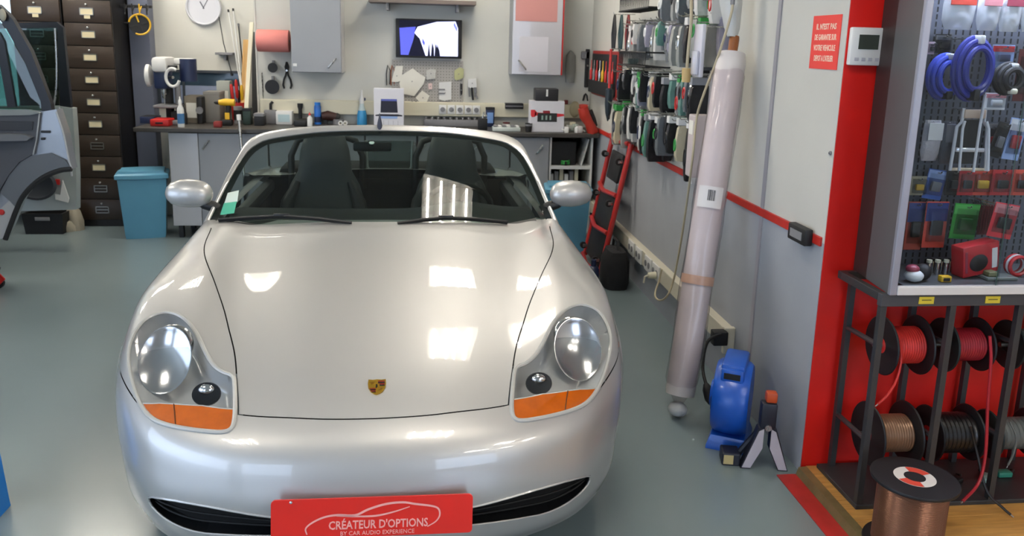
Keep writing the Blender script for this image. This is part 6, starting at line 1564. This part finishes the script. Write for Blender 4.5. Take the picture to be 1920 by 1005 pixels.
hung('display_pack', 'blue-white and red blister pack right of the dark blue coil', 'blister pack', 1858, 84, 1900, 128, blister(msky, mr_, M_navy), .06)
hung('black_coil', 'coil of black cable with a cream label right of the dark blue coil', 'cable', 1856, 118, 1906, 176, coil(M_black, M_offw), .08)
hung('dark_red_pack', 'tall dark red pack at the cabinet pane edge', 'blister pack', 1904, 92, 1940, 190, blister(mat('pack_deep_red', '#571a1c', .4), None, M_black), .06)
hung('pink_pack', 'small white and pink pack above the folding ladder shaped holder', 'packet', 1845, 174, 1885, 206, blister(mo2, mp_k, M_white), .05)
# chrome tubular stand hung in the middle
def ladder(r_, w, h):
    M_cw = mat('chrome_white', '#e6e6ea', .12, metal=.4, coat=.6)
    for sg in (-1, 1):
        MB().tube([(sg*w*.30,-.02,0),(sg*w*.31,-.02,-h*.22),(sg*w*.42,-.02,-h*.30),(sg*w*.50,-.03,-h)], .006, 8).build('side_tube', M_cw, r_, smooth=True)
        MB().tube([(sg*w*.30,-.035,-h*.2),(sg*w*.36,-.04,-h*.32),(sg*w*.40,-.06,-h*.98)], .005, 8).build('inner_tube', M_cw, r_, smooth=True)
    MB().tube([(w*.10,-.045,.05),(w*.08,-.045,-h*.3),(w*.0,-.06,-h)], .005, 8).build('centre_tube', M_cw, r_, smooth=True)
    MB().box(-w*.30,w*.30,-.03,-.012,-h*.16,-h*.02,.004).build('top_plate', mat('plate_peach', '#bba593', .3), r_, smooth=True); MB().box(-w*.40,w*.40,-.03,-.014,-h*.70,-h*.63,.004).build('rung', M_cw, r_, smooth=True); MB().box(-w*.48,w*.45,-.035,-.018,-h,-h*.955,.003).build('bottom_rung', mat('plate_cream', '#c9b79c', .4), r_, smooth=True)
    MB().box(-w*.32,w*.34,-.010,-.0,-h*.9,-h*.18,.003).build('backing', M_black, r_)
hung('tubular_holder', 'chrome white tubular ladder-like holder in the middle of the cabinet', 'holder', 1779, 202, 1846, 318, ladder, .10)
hung('cable_bag', 'white bag at the cabinet frame left of the tubular holder', 'bag', 1722, 224, 1756, 300, bag(mat('bag_pale', '#b5b3b8', .3, bump=.5, bscale=60), M_white), .03)
hung('cable_bag', 'grey bag between the white bag and the tubular holder', 'bag', 1755, 226, 1782, 306, bag(mat('bag_mid', '#55565e', .3, bump=.5, bscale=60), M_greyp), .03)
hung('black_pack', 'slanted black pack right of the tubular holder', 'blister pack', 1868, 230, 1892, 296, blister(M_black, M_black, M_greyp), .06, tilt=.25)
hung('sky_pack', 'pale blue and red pack beside the pane edge at mid height', 'blister pack', 1890, 222, 1922, 300, blister(msky, mo2, mr_), .05, tilt=.12)
hung('red_dot_pack', 'small grey pack with red goods right of the tubular holder', 'packet', 1848, 232, 1872, 290, blister(M_greyp, None, mr_), .03)
hung('yellow_goods_pack', 'small packet of yellow goods low at the cabinet frame', 'packet', 1706, 330, 1736, 366, blister(mat('pack_khaki', '#8f8770', .4), None, M_yel), .04)
hung('blue_pack', 'blue and sky pack left of the row of red packs', 'blister pack', 1738, 318, 1774, 374, blister(mat('pack_blue', '#3a62b0', .35), msky, M_greyp), .04, tilt=.15)
for i, (u0, u1, m, lab) in enumerate(((1772,1800,M_black,'black end pack of the red row under the tubular holder'),(1796,1826,mr_,'dark red pack in the row under the tubular holder, left'),(1820,1860,mo,'bright red pack with a yellow mark under the tubular holder'),(1858,1896,mr_,'dark red pack right of the bright red one with the yellow mark'),(1896,1935,mo,'bright red pack beside the pane edge under the sky pack'))):
    hung('red_pack', lab, 'blister pack', u0, 318, u1, 366, blister(m, None, M_black if i != 2 else M_yel), .05+.015*(i % 2), group='row of red packs under the tubular holder')
hung('navy_red_pack', 'navy and orange pack at the cabinet frame, lower row', 'blister pack', 1698, 378, 1730, 468, blister(mat('pack_grey_orange', '#a8402c', .4), mb_, M_black, .42), .05)
hung('navy_red_pack', 'navy and orange pack second from the frame, lower row', 'blister pack', 1732, 378, 1774, 464, blister(mo, mb_, M_black, .42), .07)
hung('green_pack', 'bright green blister pack in the lower row', 'blister pack', 1786, 382, 1834, 448, blister(mg, mat('pack_green_light', '#5cc060', .35), mat('pack_green_dark', '#1f6f2a', .4)), .07, tilt=.06)
for i in range(7): hung('thin_red_pack', 'thin dark red pack right of the green pack, %s of seven in depth order' % ['first','second','third','fourth','fifth','sixth','last'][i], 'blister pack', 1834+i*5, 384, 1856+i*5, 440, blister(mat('pack_maroon', '#6a1c22', .4)), .040+.023*i, group='thin dark red packs right of the green pack')
hung('red_card_pack', 'tilted bright red pack in front of the thin dark red ones', 'blister pack', 1862, 382, 1908, 446, blister(mat('pack_bright_red', '#d0303c', .35), mp_k, M_black), .225, tilt=.16)
# goods on the cabinet floor
ZS = CZ0 + .0285
def onsh(u, v, y=None):
    p = atz(u, v, ZS); p.y = min(YB-.05, max(CYF+.06, p.y)) if y is None else y; a = aty(u, v, p.y); return Vector((a.x, p.y, ZS))
p = onsh(1828, 515, 2.64)
t = thing('speaker_pack', 'large tilted red carton with a white label on the cabinet floor', 'carton', p, (0, math.radians(-9), math.radians(8)))
MB().box(-.078,.078,-.03,.03,.013,.128,.004).build('carton', mr_, t, smooth=True); MB().box(.045,.068,-.0315,-.0295,.03,.105).build('white_label', M_white, t); MB().loft([[Vector((-.012+.040*k*math.cos(q), -.0305-d, .06+.032*k*math.sin(q))) for q in [2*PI*i/20 for i in range(20)]] for k, d in ((1,0),(.8,.006),(.3,.008))]).build('window_goods', M_black, t, smooth=True); MB().box(-.07,-.06,-.0312,-.030,.03,.11).build('side_stripe', mat('pack_dark_red', '#93384a'), t)
p = onsh(1712, 528); t = thing('horn_set', 'white, red and black parts set on the cabinet floor beside the frame', 'parts set', p); MB().ball((0,0,.022),.034,.03,.022).build('white_part', M_white, t, smooth=True); MB().ball((-.005,.005,.046),.024,.022,.016).build('red_part', mat('pack_dark_red', '#93384a'), t, smooth=True); MB().ball((.045,.02,.03),.03,.03,.03).build('black_part', M_black, t, smooth=True)
for i in range(6):
    p = onsh(1738+i*8, 524-(i % 2)*4, 2.66+.02*(i % 2)); t = thing('fuse_holder', 'clear and chrome fuse holder in the row left of the red carton, %s' % ['leftmost','second','third','fourth','fifth','rightmost'][i], 'fuse holder', p, (0,0,.2*i), 'fuse holders on the cabinet floor'); MB().cyl((0,0,0),(0,0,.045),.008,n=12).build('barrel', M_chrome, t, smooth=True); MB().cyl((0,0,.0455),(0,0,.056),.0095,n=12).build('cap', M_black if i % 2 else M_offw, t, smooth=True)
p = onsh(1768, 545, 2.57); t = thing('yellow_connector', 'small yellow-tagged part in front of the fuse holders', 'connector', p); MB().box(-.02,.02,-.012,.012,0,.022,.004).build('body', M_yel, t, smooth=True); MB().box(-.012,.012,-.0135,-.012,.004,.016).build('tag', M_black, t)
p = onsh(1868, 532, 2.60); t = thing('clear_tray', 'clear tray of small parts right of the red carton', 'tray', p); MB().box(-.06,.06,-.03,.03,0,.012,.003).build('tray', mat('tray_tint', '#6f7570', .3), t); MB().box(-.05,-.01,-.02,.02,.0125,.03,.004).build('block', mat('olive_part', '#6c6a48', .5), t)
p = onsh(1906, 522, 2.62); t = thing('red_ring_coil', 'red and white ring of wire on the cabinet floor at the pane edge', 'wire', p)
for i in range(3): MB().tube([(.034*math.cos(q), .012*i, .042+.034*math.sin(q)) for q in [2*PI*j/20 for j in range(20)]], .007, 6, closed=True).build('turn', [mr_, M_white, mr_][i], t, smooth=True)
# ------------------------------------------------------------------ left side: parked car with open doors, floor things
M_silv = mat('silver_door_metal', '#8f949b', .35, metal=.5, coat=.6)
M_trim = mat('door_trim_grey', '#474a52', .6, bump=.1, bscale=120)
M_trimd = mat('door_trim_dark', '#33363d', .6)
M_wbar = mat('window_bar_black', '#12141c', .4)
M_cgl = glass('car_side_glass', '#a9bdb8', 1.5, 0, 1.3)
M_seal = mat('door_seal_black', '#16171a', .7)
suv = thing('car', 'grey-silver car at the left picture edge with two side doors standing open', 'car', (-4.42, 5.4, 0))
SO = Vector((-4.42, 5.4, 0))
# body, nose towards the back wall
prof = [(-2.2,.42),(-2.24,.75),(-2.15,1.02),(-2.0,1.10),(-1.75,1.62),(-1.45,1.70),(.35,1.70),(.75,1.60),(1.30,1.10),(2.15,.98),(2.26,.75),(2.24,.40)]
rings = []
for x, k in ((-.84,.97),(-.80,1.),(.80,1.),(.84,.97)):
    rings.append([Vector((x*(1 - max(0,(z-1.05))*.18), y*k, z)) for y, z in prof])
bdy = MB().loft(rings).build('body', M_silv, suv, smooth=25)
for sg in (-1, 1):
    g = MB(); P = [(-1.62,1.12),(-1.42,1.58),(.30,1.58),(.66,1.50),(1.02,1.12)]
    vs = [Vector((sg*(.845*(1-max(0,(z-1.05))*.18)+.002), y, z)) for y, z in P]; g.add(vs, [tuple(range(5))]); g.build('side_window', mat('tinted_window', '#20262a', .05, coat=1.), suv)
MB().add([Vector((sx*.70*(1 if z < 1.3 else .9), y, z)) for sx, y, z in ((-1,1.27,1.135),(1,1.27,1.135),(1,.80,1.575),(-1,.80,1.575))], [(0,1,2,3)]).build('windscreen', mat('tinted_window', '#20262a'), suv)
for sx in (-1, 1):
    for y in (-1.40, 1.42):
        w = thing('wheel', None, None, (sx*.76, y, .34)); w.parent = suv; RX = Matrix.Rotation(PI/2*sx, 4, 'Y')
        MB().lathe([(.22,-.10),(.32,-.10),(.34,-.07),(.34,.07),(.32,.10),(.22,.10)], RX, 28).build('tyre', M_rub, w, smooth=True); MB().lathe([(.22,.09),(.20,.06),(.05,.075),(.001,.08)], RX, 24).build('rim', M_steel, w, smooth=True)
    MB().box(sx*.55-.12, sx*.55+.12, -2.27, -2.2, .80, .98, .02).build('tail_lamp', M_redp, suv, smooth=True)
def slab(P, y, th, name, m, par, bulge=0):
    q = [aty(u, v, y) - SO for u, v in P]; n = len(q); mb = MB()
    mb.add(q + [v + Vector((0, th, 0)) for v in q], [tuple(range(n)), tuple(range(2*n-1, n-1, -1))] + [((i+1) % n, i, i+n, (i+1) % n+n) for i in range(n)])
    return mb.build(name, m, par)
def bar(P, y, r, name, m, par, flat=1.):
    q = [aty(u, v, y) - SO for u, v in P]; mb = MB(); mb.tube([Vector(p) for p in catmull([np.array(p) for p in q], 4)], r, 8); return mb.build(name, m, par, smooth=True)
YD = 5.6
d1 = slab([(-190,206),(40,206),(80,209),(106,205),(121,250),(131,300),(135,317),(111,318),(84,329),(61,346),(42,368),(31,391),(21,417),(8,446),(-10,452),(-190,440)], YD, .09, 'door', M_silv, suv)
slab([(-190,209),(72,212),(67,262),(60,290),(36,304),(17,327),(0,355),(-16,400),(-190,400)], YD-.025, .022, 'inner_trim', M_trim, d1)
slab([(-190,205),(55,206),(75,212),(55,216),(-190,219)], YD-.035, .03, 'belt_strip', mat('belt_pale', '#7f8587', .6), d1)
slab([(-190,250),(40,252),(58,258),(50,264),(-190,268)], YD-.075, .05, 'armrest', mat('armrest_grey', '#686b70', .6), d1)
slab([(-190,225),(62,228),(60,244),(-190,244)], YD-.032, .01, 'trim_inset', M_trimd, d1)
slab([(95,287),(122,300),(133,316),(111,318),(84,329),(61,346),(42,368),(31,391),(17,376),(0,361),(17,329),(36,306),(61,292)], YD-.016, .014, 'arch_panel', mat('arch_grey', '#5b6066', .45), d1)
slab([(17,376),(31,391),(21,417),(8,446),(-10,450),(-40,448),(-30,420)], YD-.018, .014, 'lower_panel', mat('lower_pale', '#9b9d9e', .45), d1)
bar([(134,317),(111,320),(84,331),(61,348),(42,370),(31,393),(21,419),(10,449)], YD-.02, .017, 'arch_seal', M_seal, d1)
bar([(105,209),(119,252),(129,300),(134,316)], YD-.01, .006, 'edge_bead', mat('bead_pale', '#a9adb2', .4), d1)
bar([(74,213),(68,262),(62,290)], YD-.02, .005, 'edge_bead', mat('bead_pale', '#a9adb2'), d1)
for u, v, w_ in ((86,247,.028),(81,260,.012)):
    q = aty(u, v, YD-.004) - SO; MB().box(q.x-w_, q.x+w_, q.y-.010, q.y+.004, q.z-.008, q.z+.008, .003).build('latch', M_blk, d1)
q = aty(3, 398, YD-.02) - SO; MB().lathe([(.001,.012),(.017,.010),(.020,0)], Matrix.Translation(q) @ Matrix.Rotation(PI/2, 4, 'X'), 16).build('reflector', M_redp, d1, smooth=True)
slab([(-190,20),(-4,8),(12,23),(23,36),(57,95),(79,151),(95,195),(97,209),(78,209),(76,189),(47,117),(11,53),(0,38),(-190,34)], YD+.02, .05, 'window_frame', M_wbar, d1)
slab([(-2,60),(8,78),(29,200),(14,202),(-4,100)], YD+.028, .03, 'window_divider', M_wbar, d1)
slab([(-190,36),(0,40),(47,119),(76,190),(78,207),(-190,206)], YD+.04, .006, 'window_glass', M_cgl, d1)
q = aty(5, 28, YD) - SO; MB().ball(q, .02, .015, .04).build('frame_end_cap', mat('end_cap_pale', '#a9a695', .5), d1, smooth=True)
YE = 6.45
d2 = slab([(-120,200),(108,199),(136,203),(140,262),(143,330),(143,393),(40,396),(-120,398)], YE, .08, 'door', mat('silver_door_pale', '#a7aeac', .4, metal=.3), suv)
slab([(-120,210),(104,210),(112,300),(70,372),(-120,380)], YE-.02, .018, 'inner_trim', M_trim, d2)
q = aty(68, 346, YE-.03) - SO; MB().lathe([(.13,0),(.135,.012),(.115,.018),(.10,.006),(.001,.0)], Matrix.Translation(q) @ Matrix.Rotation(PI/2, 4, 'X') @ Matrix.Diagonal((1.15,.9,1,1)), 28).build('speaker_opening', M_trimd, d2, smooth=True)
slab([(117,338),(129,372),(127,380),(104,374),(103,364),(113,366)], YE-.022, .012, 'white_bracket', M_white, d2)
slab([(104,336),(111,337),(111,347),(104,346)], YE-.03, .018, 'red_tab', M_redp, d2)
bar([(110,201),(122,238),(130,280),(134,330)], YE-.015, .010, 'edge_bead', mat('bead_pale', '#a9adb2'), d2)
slab([(-120,46),(30,43),(106,41),(118,52),(133,203),(112,203),(107,52),(30,53),(-120,56)], YE+.02, .04, 'window_frame', M_wbar, d2)
bar([(103,53),(106,120),(105,170),(101,197)], YE+.01, .008, 'chrome_strip', M_steel, d2)
slab([(-120,54),(30,53),(107,52),(111,202),(-120,202)], YE+.04, .006, 'window_glass', M_cgl, d2)
# things under the doors
t = thing('floor_crate', 'low black crate on the floor under the open car doors', 'crate', (-3.21, 7.12, 0)); MB().loft([[Vector((sx*a, sy*b_, z)) for sx, sy in ((-1,-1),(1,-1),(1,1),(-1,1))] for a, b_, z in ((.15,.10,0),(.165,.115,.18),(.15,.10,.18),(.14,.09,.02))]).build('tub', M_black, t); MB().box(-.06,.06,-.118,-.109,.12,.15,.004).build('handle_slot', M_greyp, t)
p = atz(140, 430, 0); t = thing('foam_block', 'crumpled beige padding on the floor beside the filing cabinets', 'padding', (p.x-.02, p.y-.06, 0))
t.scale = (1.15, 1.1, 1.15)
M_foam = mat('padding_beige', '#9b9382', .85, bump=.5, bscale=30)
MB().loft([[Vector((x_+rx*math.cos(q)*(1+.12*math.sin(3*q)), ry*math.sin(q), z)) for q in [2*PI*i/14 for i in range(14)]] for x_, rx, ry, z in ((-.02,.08,.05,0),(-.03,.09,.06,.04),(-.04,.075,.05,.075),(-.045,.03,.02,.085))]).build('pad', M_foam, t, smooth=True)
MB().loft([[Vector((x_+rx*math.cos(q)*(1+.10*math.sin(4*q)), .03+ry*math.sin(q), z)) for q in [2*PI*i/14 for i in range(14)]] for x_, rx, ry, z in ((.05,.045,.04,0),(.045,.05,.045,.07),(.03,.045,.035,.15),(.02,.02,.02,.19))]).build('upright_pad', M_foam, t, smooth=True)
p = atz(85, 434, 0); t = thing('crumpled_rag', 'small white crumpled rag on the floor under the car doors', 'rag', (p.x, p.y-.02, 0)); MB().lathe([(.035,0),(.04,.012),(.028,.03),(.012,.038),(.001,.036)], Matrix.Diagonal((1.3,.8,1,1)), 12).build('rag', M_white, t, smooth=True); MB().lathe([(.02,.0),(.024,.02),(.001,.03)], Matrix.Translation((.04,.01,0)), 10).build('fold', M_paper, t, smooth=True)
# blue step box at the near left edge
p = atz(16, 974, 0); M_bl = mat('step_blue', '#1f7fd6', .35)
t = thing('canister', 'bright blue plastic canister at the lower left picture edge', 'canister', (p.x-.235, p.y+.05, 0)); 
MB().loft([[Vector((sx*a, sy*b_, z)) for sx, sy in ((-1,-1),(-.9,-1.04),(.9,-1.04),(1,-1),(1.04,-.9),(1.04,.9),(1,1),(-1,1))] for a, b_, z in ((.192,.045,0),(.190,.045,.02),(.165,.036,.44),(.155,.030,.45))]).build('body', M_bl, t, smooth=20)
MB().tube([(-.06,0,.45),(-.05,0,.49),(.05,0,.49),(.06,0,.45)], .012, 8).build('handle', M_bl, t, smooth=True); MB().cyl((.11,0,.449),(.11,0,.475),.022,n=14).build('cap', mat('cap_dark_blue', '#1a4c8c', .4), t, smooth=True)
p = atz(2, 552, 0); t = thing('floor_jack', 'low red floor jack at the left picture edge on the open floor', 'jack', (p.x-.36, p.y+.02, 0))
for sy in (-.09, .09):
    MB().prism([(-.30,.03),(.30,.03),(.34,.07),(.30,.12),(-.20,.16),(-.30,.12)], .012, Matrix.Translation((0,sy-.006,0))).build('side_plate', M_redp, t)
    for sx in (-.25, .28): MB().cyl((sx,sy*1.25-.012,.04),(sx,sy*1.25+.012,.04),.04,n=16).build('wheel', M_black, t, smooth=True)
MB().tube([(-.2,0,.10),(.30,0,.15)], [.03,.025], 10).build('lift_arm', M_redp, t, smooth=True); MB().lathe([(.045,0),(.05,.015),(.03,.02),(.001,.018)], Matrix.Translation((.31,0,.155)), 16).build('saddle', M_black, t, smooth=True); MB().tube([(-.24,0,.12),(-.30,0,.30),(-.36,0,.70)], .014, 8).build('handle', M_redp, t, smooth=True)
